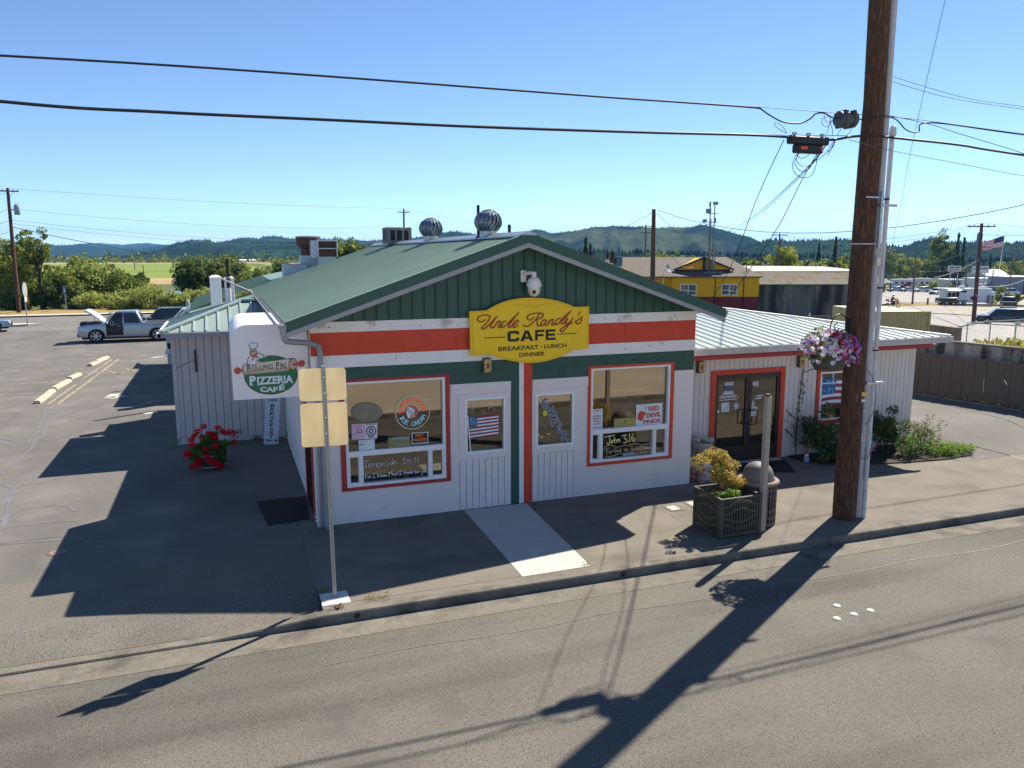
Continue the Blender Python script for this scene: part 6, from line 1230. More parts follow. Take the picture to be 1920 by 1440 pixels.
def vehicle(name, label, cat, loc, rz, kind, pm, L=4.6, Wd=1.85, Ht=1.65, wb=2.7, wr=.36, grp=None, two=None, hood_open=False, door_open=False, simple=False):
    t = thing(name, label, cat, loc, rz, grp); h = L/2; xf, xr = wb/2+(.0), -wb/2; zb = .30; belt = Ht*.60; ar_ = wr*1.18
    if kind == 'pickup': xf, xr = wb/2+.12, -wb/2+.12
    hood = Ht*.60 if kind == 'pickup' else Ht*.56
    cab0 = {'suv': h-1.15, 'sedan': h-1.3, 'pickup': h-1.45, 'van': h-.7}[kind]
    bot = [(-h+.05, zb+.08)]+arch(xr, ar_, 9, zb)[::-1]+arch(xf, ar_, 9, zb)[::-1]+[(h-.05, zb+.05)]
    nose = [(h, zb+.25), (h-.02, hood*.78), (h-.14, hood*.93), (h-.5, hood*.985)]
    if kind == 'pickup':
        tail = [(cab0, belt*1.02), (-h+2.35 if False else -.55 - (.0), belt*1.03), (-h+.03, belt*1.0), (-h, belt*.9), (-h, zb+.25)]
    elif kind == 'sedan': tail = [(cab0, belt), (-h+.75, belt*1.02), (-h+.1, belt*.98), (-h, belt*.8), (-h, zb+.3)]
    else: tail = [(cab0, belt), (-h+.1, belt*1.02), (-h, belt*.95), (-h, zb+.3)]
    b = MB(); solid(b, bot+nose+tail, Wd, 0, .06); 
    b.box(xf-ar_*.9, xf+ar_*.9, -Wd/2+.1, Wd/2-.1, .32, .7, 1); b.box(xr-ar_*.9, xr+ar_*.9, -Wd/2+.1, Wd/2-.1, .32, .7, 1); b.box(-h+.2, h-.2, -Wd/2+.15, Wd/2-.15, .2, .36, 1)
    body = b.build('body', [pm, DARKIN], t, True)
    # greenhouse
    ct = Ht; cr = {'suv': -h+.12, 'sedan': -h+.85, 'pickup': -h+1.95, 'van': -h+.08}[kind]; zc = belt*.99
    g = [(cr, zc), (cab0+.02, zc), (cab0-.62, ct*.965), (cab0-.85, ct-.01), (cr+.5, ct), (cr+(.2 if kind in ('suv', 'van') else .35 if kind == 'pickup' else .7), ct*.975)]
    b = MB(); solid(b, g, Wd-.08, 0, .05, .20); b.build('cabin', pm, t, True)
    tw = lambda z: (Wd-.08)/2-.20*(z-zc)/(ct-zc)+.004
    zt = ct-.13; zl = zc+.05
    lerp = lambda z: cab0+.02-.64*(z-zc)/(ct*.965-zc)
    rear = lambda z: cr+(.2 if kind in ('suv', 'van') else .35 if kind == 'pickup' else .7)*(z-zc)/(ct*.975-zc)
    xm = (lerp(zl)+rear(zl))/2-(.05 if kind != 'pickup' else -.05)
    for s in (-1, 1):
        for a0, a1, b0, b1 in ((lerp(zl)-.14, xm+.05, lerp(zt)-.14, xm+.05), (xm-.05, (rear(zl)+.75 if kind == 'suv' else rear(zl)+.16), xm-.05, (rear(zt)+.66 if kind == 'suv' else rear(zt)+.14)))+(((rear(zl)+.64, rear(zl)+.14, rear(zt)+.55, rear(zt)+.12),) if kind == 'suv' else ()):
            b = MB(); b.poly([(a0, s*tw(zl), zl), (a1, s*tw(zl), zl), (b1, s*tw(zt), zt), (b0, s*tw(zt), zt)][::s]); b.build('side_window', DGLASS, t)
    b = MB(); b.poly([(lerp(zl)+.012, -tw(zl)+.1, zl), (lerp(zl)+.012, tw(zl)-.1, zl), (lerp(zt)+.012, tw(zt)-.08, zt), (lerp(zt)+.012, -tw(zt)+.08, zt)]); b.build('windscreen', DGLASS, t)
    b = MB(); b.poly([(rear(zl)-.008, tw(zl)-.12, zl+.05), (rear(zl)-.008, -tw(zl)+.12, zl+.05), (rear(zt)-.010, -tw(zt)+.12, zt), (rear(zt)-.010, tw(zt)-.12, zt)]); b.build('rear_window', DGLASS, t)
    for x in (xf, xr):
        for s in (-1, 1): wheel(t, x, s*(Wd/2-.11), wr, .22, s)
    for s in (-1, 1):
        b = MB(); b.bev(h-.30, h-.015, s*(Wd/2-.20)-.18, s*(Wd/2-.20)+.175, hood*.70, hood*.86, .03); b.build('headlight', LAMPW, t)
        b = MB(); b.bev(-h-.012, -h+.10, s*(Wd/2-.12)-.09, s*(Wd/2-.12)+.10, belt*.62, belt*.94, .02); b.build('tail_light', LAMPR, t)
        if not simple: b = MB(); b.bev(cab0-.25, cab0-.05, s*(Wd/2+.10)-.08, s*(Wd/2+.10)+.08, belt*1.0, belt*1.13, .03); b.build('mirror', pm, t)
    b = MB(); b.bev(h-.1, h+.04, -Wd/2+.06, Wd/2-.06, zb+.06, zb+.26, .03); b.build('front_bumper', two or DARKIN, t); b = MB(); b.bev(-h-.05, -h+.1, -Wd/2+.06, Wd/2-.06, zb+.08, zb+.28, .03); b.build('rear_bumper', two or DARKIN, t); b = MB(); b.box(h-.06, h+.005, -Wd/2+.42, Wd/2-.42, hood*.58, hood*.84); b.build('grille', DARKIN, t)
    if not simple:
        for s in (-1, 1):
            b = MB(); zz = belt*.86
            for x in ((xm+.12, xm-.95) if kind != 'pickup' else (xm+.15, rear(zl)+.2)): b.bev(x, x+.18, s*(Wd/2+.005)-.015, s*(Wd/2+.005)+.015, zz, zz+.035, .006)
            b.build('door_handle', pm, t)
            b = MB(); [b.box(x-.006, x+.006, s*(Wd/2-.003)-.004, s*(Wd/2-.003)+.004, zb+.1, belt*.97) for x in (xm, rear(zl)+.1, cab0-.12)]; b.build('door_gap', DARKIN, t)
    if kind == 'pickup':
        b = MB(); b.box(-h+.06, cr-.05, -Wd/2+.1, Wd/2-.1, belt*1.0, belt*1.035); b.build('bed_cover', DARKIN, t)
    if hood_open:
        b = MB(); b.box(h-1.4, h-.15, -Wd/2+.12, Wd/2-.12, hood*.95, hood+.035); [b.box(h-1.25+k*.3, h-1.0+k*.3, -.55, .55, hood+.03, hood+.07+.02*(k % 2)) for k in range(4)]; b.build('engine_bay', BLACK, t)
        b = MB(); Mh = Matrix.Rotation(rad(-38), 3, 'Y'); o = Vector((h-1.5, 0, hood+.03))
        pr = [(0, -.02), (.45, .055), (.95, .075), (1.25, .05), (1.36, -.03), (1.30, -.055), (.9, .0), (.4, .0), (0, -.06)]
        b.prism(pr, lambda u, v, d: tuple(o+Mh @ Vector((u, d, v))), -Wd/2+.12, Wd/2-.12); b.build('hood', mat('hood_silver_white', (.60, .61, .64), .3, metal=.2, coat=.5), t); b = MB(); b.cyl((h-.9, .5, hood), tuple(o+Mh @ Vector((.75, .5, -.02))), .012, n=6); b.build('hood_prop', BLACK, t)
    if door_open:
        x0, x1 = xm+.02, cab0-.10; y = Wd/2
        b = MB(); b.box(x0, x1, y-.03, y+.006, zb+.12, belt*.98); b.poly([(x0, tw(zl)+.005, zl-.06), (lerp(zl)-.1, tw(zl)+.005, zl-.06), (lerp(zt)-.1, tw(zt)+.006, zt+.03), (x0, tw(zt)+.006, zt+.03)][::-1]); b.build('door_opening', BLACK, t)
        b = MB(); b.bev(x0+.15, x0+.75, y-.02, y+.012, zb+.35, belt*.80, .03); b.bev(x0+.05, x0+.22, y-.02, y+.014, belt*.7, belt*1.35, .03); b.tube([(x1-.35+.16*math.cos(q)*.5, y+.01, belt*1.02+.16*math.sin(q)) for q in np.linspace(0, 6.28, 14)], .015, 5, 1, False); b.build('seat', [mat('seat_grey', (.05, .05, .055), .8), PVC], t)
        Md = Matrix.Rotation(rad(68), 3, 'Z'); oh = Vector((x1, y, 0)); fd = lambda u, v, d: tuple(oh+Md @ Vector((-u, d, v)))
        Lw = x1-x0; dr = thing_part = None
        b = MB(); b.prism([(0, zb+.1), (Lw, zb+.1), (Lw, belt*.98), (0, belt*.98)], fd, -.07, .0); [b.prism(q, fd, -.05, -.015) for q in ([(0.02, belt*.98), (.08, belt*.98), (.55, zt+.03), (.48, zt+.03)], [(.48, zt), (Lw, zt), (Lw, zt+.05), (.5, zt+.05)], [(Lw-.06, belt*.98), (Lw, belt*.98), (Lw, zt), (Lw-.06, zt)])]; d_ = b.build('open_door', pm, t)
        b = MB(); b.poly([fd(*p, -.03) for p in ((.10, belt), (Lw-.06, belt), (Lw-.06, zt), (.53, zt))]); b.build('door_glass', glass('pale_car_glass', (.5, .55, .55), .35, (.7, .75, .75)), d_)
        b = MB(); b.prism([(.08, zb+.2), (Lw-.08, zb+.2), (Lw-.08, belt*.9), (.08, belt*.9)], fd, .001, .02); b.build('door_lining', mat('seat_grey', (.05, .05, .055), .8), d_)
    return t
SILV = paint('silver', (.36, .40, .45), .55)
vehicle('pickup_truck', 'silver pickup truck with raised hood and open driver door in the car park', 'pickup truck', (-7.02, 38.75, 0), math.pi, 'pickup', SILV, 5.6, 2.0, 1.86, 3.42, .41, hood_open=True, door_open=True)
vehicle('parked_suv', 'dark grey large parked car with roof rails behind the silver pickup', 'car', (-4.9, 43.2, 0), math.pi, 'suv', paint('charcoal', (.055, .06, .07)), 5.2, 2.0, 1.72, 3.1, .40)
vehicle('parked_van', 'white vehicle with sloping bonnet parked beyond the teal wing roof', 'van', (-2.95, 41.2, 0), math.pi, 'van', paint('white', (.70, .71, .73), 0), 5.0, 1.95, 1.80, 3.1, .37)
p = gz(-42, 622); vehicle('parked_car', 'pale blue car cut off by the left edge of the view', 'car', (p[0]-.15, p[1], 0), rad(10), 'sedan', paint('pale_blue', (.32, .42, .52)), 4.4, 1.8, 1.4, 2.6, .33)
def right_vehicle(name, label, cat, px, d, rz, kind, pm, **k):
    x, y, z = onground(px, d); return vehicle(name, label, cat, (x, y, z-.06), rz, kind, pm, **k)
AR = math.atan2(-math.sin(rad(20.1)), math.cos(rad(20.1)))   # along the view's horizontal
right_vehicle('dark_suv', 'dark blue green car driving on the pale side street', 'car', 1890, 80, AR+math.pi-rad(25), 'suv', paint('deep_teal', (.02, .04, .045)), L=4.75, Wd=1.85, Ht=1.62, wb=2.72, wr=.35)
right_vehicle('black_pickup', 'black pickup truck with white rear bumper facing away on the gravel', 'pickup truck', 1900, 122, AR+rad(62), 'pickup', paint('black', (.015, .015, .02)), L=5.6, Wd=2.0, Ht=1.95, wb=3.5, wr=.40, two=CHROME)
right_vehicle('white_truck', 'white sport utility car driving towards us on the main street', 'car', 1763, 205, AR+rad(215), 'suv', paint('clean_white', (.72, .73, .75), 0), L=5.0, Wd=1.95, Ht=1.85, wb=3.0, wr=.38, simple=True)
for i, (px, c, lb) in enumerate(((1684, (.36, .46, .52), 'pale blue parked car nearest the hut'), (1708, (.55, .60, .64), 'light silver parked car in front of the maroon camper'), (1733, (.66, .67, .66), 'white parked car with dark windows right of the far pole'))): right_vehicle('parked_car', lb, 'car', px, 232, AR+math.pi*(i != 1), 'suv' if i == 2 else 'sedan', paint('parked%d' % i, c, .2), L=4.7, Wd=1.8, Ht=1.75 if i == 2 else 1.5, wb=2.7, wr=.36, simple=True)
right_vehicle('parked_van', 'white van parked before the grey workshop at far right', 'van', 1898, 225, AR, 'van', paint('clean_white2', (.70, .72, .75), 0), L=5.6, Wd=2, Ht=2.1, wb=3.3, wr=.38, simple=True)
# food trailer and the nose of its tow truck
x, y, z = onground(1818, 132); t = thing('food_trailer', 'white food trailer with serving window and awning on the gravel lot', 'trailer', (x, y, z-.1), AR); TW = mat('trailer_white', (.66, .70, .74), .5, var=.04)
b = MB(); b.bev(-3.95, 3.75, -1.1, 1.1, .55, 2.95, .06); b.build('box', TW, t); b = MB(); b.bev(3.75, 4.5, -.9, .9, .6, 2.4, .05); b.build('rear_cabinet', TW, t)
b = MB(); b.box(-3.7, -1.75, -1.11, -1.05, 1.55, 2.6); win = b.build('serving_window', BLACK, t); b = MB(); [b.box(xx-.04, xx+.04, -1.13, -1.105, 1.5, 2.62) for xx in (-3.72, -3.05, -2.4, -1.73)]; b.box(-3.76, -1.7, -1.25, -1.105, 1.47, 1.53); b.build('window_frame', TW, win)
b = MB(); b.add([(-3.9, -1.1, 2.72), (-1.6, -1.1, 2.72), (-1.6, -1.75, 2.55), (-3.9, -1.75, 2.55), (-3.9, -1.1, 2.76), (-1.6, -1.1, 2.76), (-1.6, -1.75, 2.6), (-3.9, -1.75, 2.6)], [(0, 1, 2, 3), (7, 6, 5, 4), (3, 2, 6, 7)]); b.build('awning', VINYL, t)
b = MB(); b.box(-1.55, -.55, -1.115, -1.1, 2.25, 2.6); b.build('side_board', DARKIN, t); b = MB(); b.box(-3.5, -2.4, -1.115, -1.1, 1.28, 1.40); b.build('lettering', mat('trailer_orange', (.45, .22, .15), .6), t)
for xx in (-1.95, -.85): wheel(t, xx, -1.02, .40, .22, -1); wheel(t, xx, 1.02, .40, .22, 1)
b = MB(); b.box(-2.6, -.2, -1.12, -1.0, .85, .95); b.build('mudguard', DARKIN, t); b = MB(); b.bev(-1.2, -.4, -.4, .4, 2.95, 3.35, .04); b.bev(2.0, 3.4, -.5, .5, 2.95, 3.2, .08); b.build('roof_vent', TW, t); b = MB(); b.bev(3.0, 3.75, -1.75, -1.15, .35, 1.75, .04); b.build('generator', OLDC, t); b = MB(); [b.cyl((xx, -.8, 0), (xx, -.8, .6), .04, n=6) for xx in (-3.4, 1.2, 3.0, 4.0)]; b.box(3.6, 5.3, -.08, .08, .45, .55); b.build('jack_leg', GALV, t)
x, y, z = onground(1778, 130); t = thing('tow_truck', 'dark old truck nose in front of the white food trailer', 'truck', (x, y, z-.1), AR+math.pi); b = MB(); solid(b, [(-1.6, .4)]+arch(.1, .5, 8, .4)[::-1]+[(1.05, .4), (1.1, .75), (1.05, 1.2), (.9, 1.28), (-1.6, 1.35)], 1.9, 0, .06); b.build('body', paint('old_black', (.02, .02, .02)), t, True); wheel(t, .1, -.86, .42, .22, -1); wheel(t, .1, .86, .42, .22, 1); b = MB(); b.bev(1.0, 1.16, -.9, .9, .5, .68, .02); b.build('bumper', CHROME, t)
# campers
def camper(px, d, L, Hh, label, stripe=None, rz=None):
    x, y, z = onground(px, d); t = thing('camper', label, 'camper', (x, y, z), AR if rz is None else rz, 'campers in the park'); pr = [(-L/2, .7), (L/2-1.9, .7), (L/2-1.6, 1.9), (L/2-.2, 1.9), (L/2, 2.3), (L/2-.25, Hh-.25), (L/2-.9, Hh), (-L/2+.1, Hh), (-L/2, Hh-.2)]
    b = MB(); b.prism(pr, lambda u, v, dd: (u, dd, v), -1.25, 1.25); b.build('body', mat('camper_white', (.66, .67, .67), .5), t)
    b = MB(); [b.bev(x0, x0+.9, -1.262, -1.24, 1.9, 2.6, .01) for x0 in (-L*.38, -L*.12, L*.1)]; b.box(L*.24, L*.31, -1.262, -1.24, .9, 2.7); b.build('window', DGLASS, t)
    if stripe: b = MB(); b.add([(-L*.3, -1.266, .72), (L/2-2, -1.266, .72), (L/2-1.65, -1.266, 1.9), (L/2-.3, -1.266, 1.95), (L*.15, -1.266, 2.7), (0, -1.266, 1.6)], [(0, 1, 2, 3, 4, 5)]); b.build('stripe', stripe, t)
    for xx in (-.9, .2): wheel(t, xx, -1.1, .4, .24, -1)
    b = MB(); b.bev(-1, -.1, -.4, .4, Hh, Hh+.3, .05); b.bev(1.5, 2.1, -.3, .3, Hh, Hh+.15, .05); b.build('roof_unit', VINYL, t)
MAR = mat('maroon_stripe', (.26, .03, .05), .4)
camper(1696, 272, 8.2, 3.5, 'white camper with maroon swoosh behind the parked cars', MAR); camper(1733, 300, 9.5, 3.9, 'white camper with dark windows right of the maroon one'); camper(1768, 318, 10, 3.9, 'grey white camper behind the green hedge'); camper(1800, 322, 9, 3.9, 'white camper under the park sign'); camper(1856, 250, 8, 2.9, 'low white camper in front of the car wash')
x, y, z = onground(1833, 215); t = thing('maroon_trailer', 'maroon enclosed trailer behind the food trailer', 'trailer', (x, y, z), AR); b = MB(); b.bev(-2.6, 2.6, -1, 1, .4, 1.9, .05); b.build('box', MAR, t); b = MB(); b.box(-.9, 1.0, -1.012, -.99, .6, 1.0); b.build('panel', PAPER, t); wheel(t, .3, -.9, .35, .2, -1)
# motorcyclist
x, y, z = onground(1681, 112); t = thing('motorcycle', 'orange touring motorcycle with rear case on the main street', 'motorcycle', (x, y, z), AR); ORG = mat('moto_orange', (.62, .17, .05), .4)
for xx in (-.75, .78): b = MB(); b.tube([(xx+.29*math.cos(q), 0, .32+.29*math.sin(q)) for q in np.linspace(0, 2*math.pi, 21)], .055, 6, 0, False); o = b.build('wheel', TIRE, t, True); b = MB(); [b.beam((xx, 0, .32), (xx+.27*math.cos(q), 0, .32+.27*math.sin(q)), .02, .02) for q in np.linspace(0, 5.24, 6)]; b.tube([(xx, -.03, .32), (xx, .03, .32)], .07, 10); b.build('rim', RIM, o)
b = MB(); b.tube([(-.75, 0, .35), (-.2, 0, .55), (.3, 0, .85), (.5, 0, .95), (.78, 0, .32)], .05, 6); b.bev(-.25, .3, -.18, .18, .35, .72, .05); b.build('frame', BLACK, t, True); b = MB(); b.bev(.0, .5, -.16, .16, .75, 1.02, .07); b.bev(.45, .85, -.2, .2, .7, 1.05, .08); b.bev(.55, .95, -.07, .07, .6, .68, .02); b.build('tank', ORG, t); b = MB(); b.bev(-.7, .0, -.15, .15, .78, .88, .04); b.build('saddle', BLACK, t); b = MB(); b.bev(-1.0, -.6, -.24, .24, .92, 1.22, .04); b.build('top_case', mat('case_grey', (.2, .2, .21), .4), t); b = MB(); b.tube([(.5, -.36, 1.1), (.55, 0, 1.12), (.5, .36, 1.1)], .02, 6); b.add([(.72, -.16, 1.05), (.72, .16, 1.05), (.55, .13, 1.38), (.55, -.13, 1.38)], [(0, 1, 2, 3)]); b.build('handlebar', GALV, t)
t = thing('person', 'rider in dark clothes and helmet seated on the orange motorcycle', 'person', (x, y, z), AR)
def skinned(name, joints, edges, m, parent, root=0):
    me = bpy.data.meshes.new(name); me.from_pydata([j[:3] for j in joints], edges, []); o = bpy.data.objects.new(name, me); col.objects.link(o); md = o.modifiers.new('s', 'SKIN')
    for i, j in enumerate(joints): me.skin_vertices[0].data[i].radius = (j[3], j[3]); me.skin_vertices[0].data[i].use_root = (i == root)
    sb = o.modifiers.new('u', 'SUBSURF'); sb.levels = sb.render_levels = 1; dg = bpy.context.evaluated_depsgraph_get(); dg.update(); m2 = bpy.data.meshes.new_from_object(o.evaluated_get(dg)); bpy.data.objects.remove(o)
    m2.materials.append(m); m2.polygons.foreach_set('use_smooth', [True]*len(m2.polygons)); o2 = bpy.data.objects.new(name, m2); col.objects.link(o2); o2.parent = parent; return o2
J = [(-.25, 0, .95, .16), (-.15, 0, 1.2, .17), (-.08, 0, 1.45, .16), (-.02, 0, 1.6, .07)]; E_ = [(0, 1), (1, 2), (2, 3)]
for s in (-1, 1): n = len(J); J += [(-.1, s*.2, 1.45, .08), (.15, s*.3, 1.25, .06), (.46, s*.33, 1.12, .05), (-.2, s*.12, .92, .12), (.2, s*.24, .88, .10), (.05, s*.24, .5, .07), (.02, s*.25, .28, .06), (.2, s*.25, .24, .05)]; E_ += [(2, n), (n, n+1), (n+1, n+2), (0, n+3), (n+3, n+4), (n+4, n+5), (n+5, n+6), (n+6, n+7)]
skinned('body', J, E_, mat('rider_dark', (.03, .03, .04), .7), t); b = MB(); b.lathe([(.05, -.14), (.12, -.10), (.145, 0), (.12, .1), (.05, .145)], (.02, 0, 1.76), 14); b.build('helmet', mat('helmet_dark', (.02, .02, .025), .25), t, True); b = MB(); b.bev(.10, .165, -.09, .09, 1.72, 1.80, .02); b.build('visor', DGLASS, t)

# ------------------------------------------------------------------ poles
def pole(px, pytop, d, label, r=.14, arms=(), m=GPOLE, z=None, lean=0, arm_rz=None, xformer=None, loc=None, grp='utility poles'):
    if loc is None: x, y, zz = onground(px, d)
    else: x, y, zz = loc
    top = dp(px+lean, pytop, d); h = float(top[2])-zz; t = thing('utility_pole', label, 'utility pole', (x, y, zz-.05), 0, grp); b = MB(); tx, ty = float(top[0])-x, float(top[1])-y
    b.tube([(0, 0, 0), (tx*.5, ty*.5, h*.5), (tx, ty, h)], [r*1.15, r, r*.75], 10); b.build('shaft', m, t, True)
    for dz, hl, rz in arms:
        M_ = Matrix.Rotation(rz, 3, 'Z'); b = MB(); f = 1-dz/h; b.obox((tx*f, ty*f, h-dz), (2*hl, .1, .12), M_); 
        for q in (-.92, -.5, .5, .92): v = M_ @ Vector((q*hl, 0, 0)); b.cyl((tx*f+v.x, ty*f+v.y, h-dz+.06), (tx*f+v.x, ty*f+v.y, h-dz+.22), .05, .03, 8, 1)
        b.beam(tuple(Vector((tx*f, ty*f, h-dz-.6))), tuple(Vector((tx*f, ty*f, h-dz))+M_ @ Vector((hl*.6, 0, 0))), .03, .03); b.build('crossarm', [GPOLE, GALV], t)
    if xformer: 
        dz, off = xformer; b = MB(); f = 1-dz/h; b.lathe([(.22, -.5), (.25, -.45), (.25, .3), (.2, .38), (.05, .42)], (tx*f+off[0], ty*f+off[1], h-dz), 14); [b.cyl((tx*f+off[0]+q, ty*f+off[1], h-dz+.38), (tx*f+off[0]+q, ty*f+off[1], h-dz+.62), .03, n=6) for q in (-.1, .1)]; b.box(tx*f, tx*f+off[0], ty*f-.03, ty*f+.03, h-dz-.1, h-dz); b.build('transformer', mat('transformer_grey', (.22, .30, .36), .5), t, True)
    return t
lp = gz(36, 587); dl = float((lp-CAM)@FW)
pole(36, 352, dl, 'brown utility pole with grey transformer at the far left roadside', .17, ((.25, .85, .2),), POLEW, loc=(lp[0], lp[1], 0), lean=-22, xformer=(1.9, (.62, -.1)))
pole(757, 391, 118, 'distant grey pole rising behind the roof vent box', .17, ((.5, .9, -.3),))
pole(1226, 391, 52, 'plain brown pole standing in front of the yellow building', .17, (), mat('red_brown_pole', (.11, .06, .045), .85, var=.3, scale=6, sv=(8, 8, .6)))
pole(1211, 421, 130, 'grey pole with double crossarms left of the plain brown pole', .16, ((.3, 1.3, AR), (1.3, 1.0, AR)))
pole(1462, 437, 120, 'grey pole with crossarm and transformer by the round yellow tree', .15, ((.25, 1.2, AR),), xformer=(1.2, (.45, 0)))
pole(1837, 418, 79, 'tall brown pole with crossarm on the pale side street by the dark car', .19, ((.3, 1.4, AR),), mat('red_brown_pole', (.11, .06, .045)), lean=4)
for px, pt, d, lb in ((1718, 474, 130, 'thin brown pole on the dry grass by the main street'), (1661, 466, 210, 'dark pole before the trees just right of the conduits'), (1816, 462, 200, 'dark pole right of the park sign'), (1899, 478, 215, 'leaning grey pole by the workshop'), (1893, 487, 260, 'thin pole behind the car wash'), (1570, 458, 150, 'grey pole between the two conifers'), (1863, 506, 225, 'short thin pole left of the flagpole')): pole(px, pt, d, lb, .14, ((.4, .9, AR),) if px in (1661, 1899) else ())
def fw_wire(p, q, sag, r, label, m=WIREG):
    p, q = np.array(p, float), np.array(q, float); pts = []
    for t_ in np.linspace(0, 1, 14): v = p*(1-t_)+q*t_; v[2] -= sag*4*t_*(1-t_); pts.append(v)
    o = MB().tube(pts, r, 5).build('overhead_cable', m, smooth=True); return tag(o, label, 'cable')
fw_wire(dp(1232, 394, 52), dp(2100, 340, 26), 1.6, .016, 'long sagging wire from the plain brown pole to the far right', WIRE)
fw_wire(dp(1228, 396, 52), dp(1120, 440, 90), .3, .015, 'wire slanting down left from the plain brown pole', WIRE)
fw_wire(dp(1232, 400, 52), dp(1360, 480, 66), .6, .014, 'wire from the plain brown pole down to the yellow roof', WIRE)
for k, (a, c, s) in enumerate((((1236, 440), (1300, 500), .8), ((1237, 438), (1285, 488), .7))): fw_wire(dp(*a, 52), dp(*c, 66), s, .014, ['lower pale twisted drop wire beside the plain brown pole', 'upper pale twisted drop wire beside the plain brown pole'][k], PVC)
lt = lambda py, d=dl: dp(20, py, d)
for k, (py, ex, ey, r) in enumerate(((353, 757, 391, .014), (391, 757, 424, .014), (412, 757, 442, .016), (419, 757, 449, .016))): fw_wire(dp(16+k*2, py, dl), dp(ex, ey, 118), [.35, .9, 1.2, 1.3][k], r, ['topmost thin wire leaving the left roadside pole', 'second thin wire from the left roadside pole', 'third thin wire from the left roadside pole', 'fourth thin wire from the left roadside pole'][k])
fw_wire(dp(24, 426, dl), dp(757, 466, 118), 2.6, .034, 'thick black cable from the left roadside pole sagging behind the roof', WIRE)
for k, (py, q) in enumerate(((360, -200), (391, -200), (412, -260), (432, -300))): fw_wire(dp(16+k*3, py, dl), dp(q, py+30+k*14, dl*.9), .4, .016, ['top wire running left out of view from the roadside pole', 'second wire running left out of view', 'third wire running left out of view', 'low wire running left out of view'][k])
for k, (a, da, c, dc, s, r) in enumerate((((1470, 441), 120, (1838, 418), 79, 1.3, .014), ((1470, 443), 120, (1838, 422), 79, 1.6, .014), ((1842, 418), 79, (2300, 405), 60, .8, .014), ((1842, 440), 79, (2300, 340), 40, 1.0, .016), ((1661, 484), 210, (1840, 462), 79, 2.0, .05), ((1840, 462), 79, (2300, 380), 40, 1.0, .03), ((1211, 448), 130, (1462, 441), 120, 2.5, .015), ((1211, 430), 130, (760, 392), 118, 1.5, .015), ((1718, 508), 130, (1660, 512), 200, 1.2, .03), ((1718, 508), 130, (1816, 498), 200, .6, .03))): fw_wire(dp(*a, da), dp(*c, dc), s, r, ['upper wire from the yellow tree pole to the tall brown pole', 'lower wire from the yellow tree pole to the tall brown pole', 'crossarm wire leaving the tall brown pole rightwards', 'steep wire rising right from the tall brown pole', 'thick dark cable from the trees to the tall brown pole', 'thick dark cable right of the tall brown pole', 'wire between the double crossarm pole and the yellow tree pole', 'faint wire passing above the turbine vents', 'pale cable left of the thin brown pole', 'pale cable right of the thin brown pole'][k], WIRE if r > .025 else WIREG)
fw_wire(dp(1835, 487, 79), dp(1752, 520, 100), .3, .05, 'pale braided cable slanting down left from the tall brown pole', PVC); fw_wire(dp(1838, 536, 79), dp(1925, 522, 120), .5, .035, 'low pale cable right of the tall brown pole', PVC); fw_wire(dp(1835, 537, 79), dp(1760, 548, 160), .3, .03, 'low pale cable over the food trailer', PVC)

# ------------------------------------------------------------------ left roadside signs
p = gz(52, 611); t = thing('stop_sign', 'octagonal road sign seen nearly edge on with a small plate below', 'road sign', (p[0], p[1], .1), rad(86)); b = MB(); b.box(-.03, .03, -.03, .03, 0, 2.95); b.build('post', GALV, t)
b = MB(); b.prism([(.58*math.cos(a), 2.6+.58*math.sin(a)) for a in np.linspace(rad(22.5), rad(382.5), 8, endpoint=False)], lambda u, v, d: (u, d, v), -.055, -.04); b.build('octagon_plate', mat('sign_back', (.45, .46, .44), .5, metal=.4), t); b = MB(); b.box(-.22, .22, -.05, -.04, 1.7, 2.05); b.build('lower_plate', PAPER, t)
p = gz(125, 583); t = thing('blue_sign', 'small blue roadside sign on a thin post before the shrubs', 'road sign', (p[0], p[1], 0), rad(-52)); b = MB(); b.box(-.03, .03, -.03, .03, 0, 2.3); b.build('post', GALV, t); b = MB(); b.bev(-.24, .24, -.045, -.03, 1.55, 2.35, .005); b.build('plate', mat('road_sign_blue', (.05, .16, .45), .5), t); b = MB(); b.box(-.1, .1, -.05, -.046, 1.78, 2.05); b.build('symbol', PAPER, t)
p = gz(54, 581); t = thing('guy_wire', 'yellow guarded guy wires behind the octagonal sign', 'guy wire', (p[0], p[1], 0)); b = MB(); q = dp(47, 539, dl); q2 = q-p; b.tube([(0, 0, 0), tuple(q2)], .05, 6); b.tube([(.1, 0, 0), tuple(q2+np.array([.05, 0, 0]))], .05, 6); b.build('yellow_guard', mat('guard_yellow', (.55, .36, .03), .6), t)

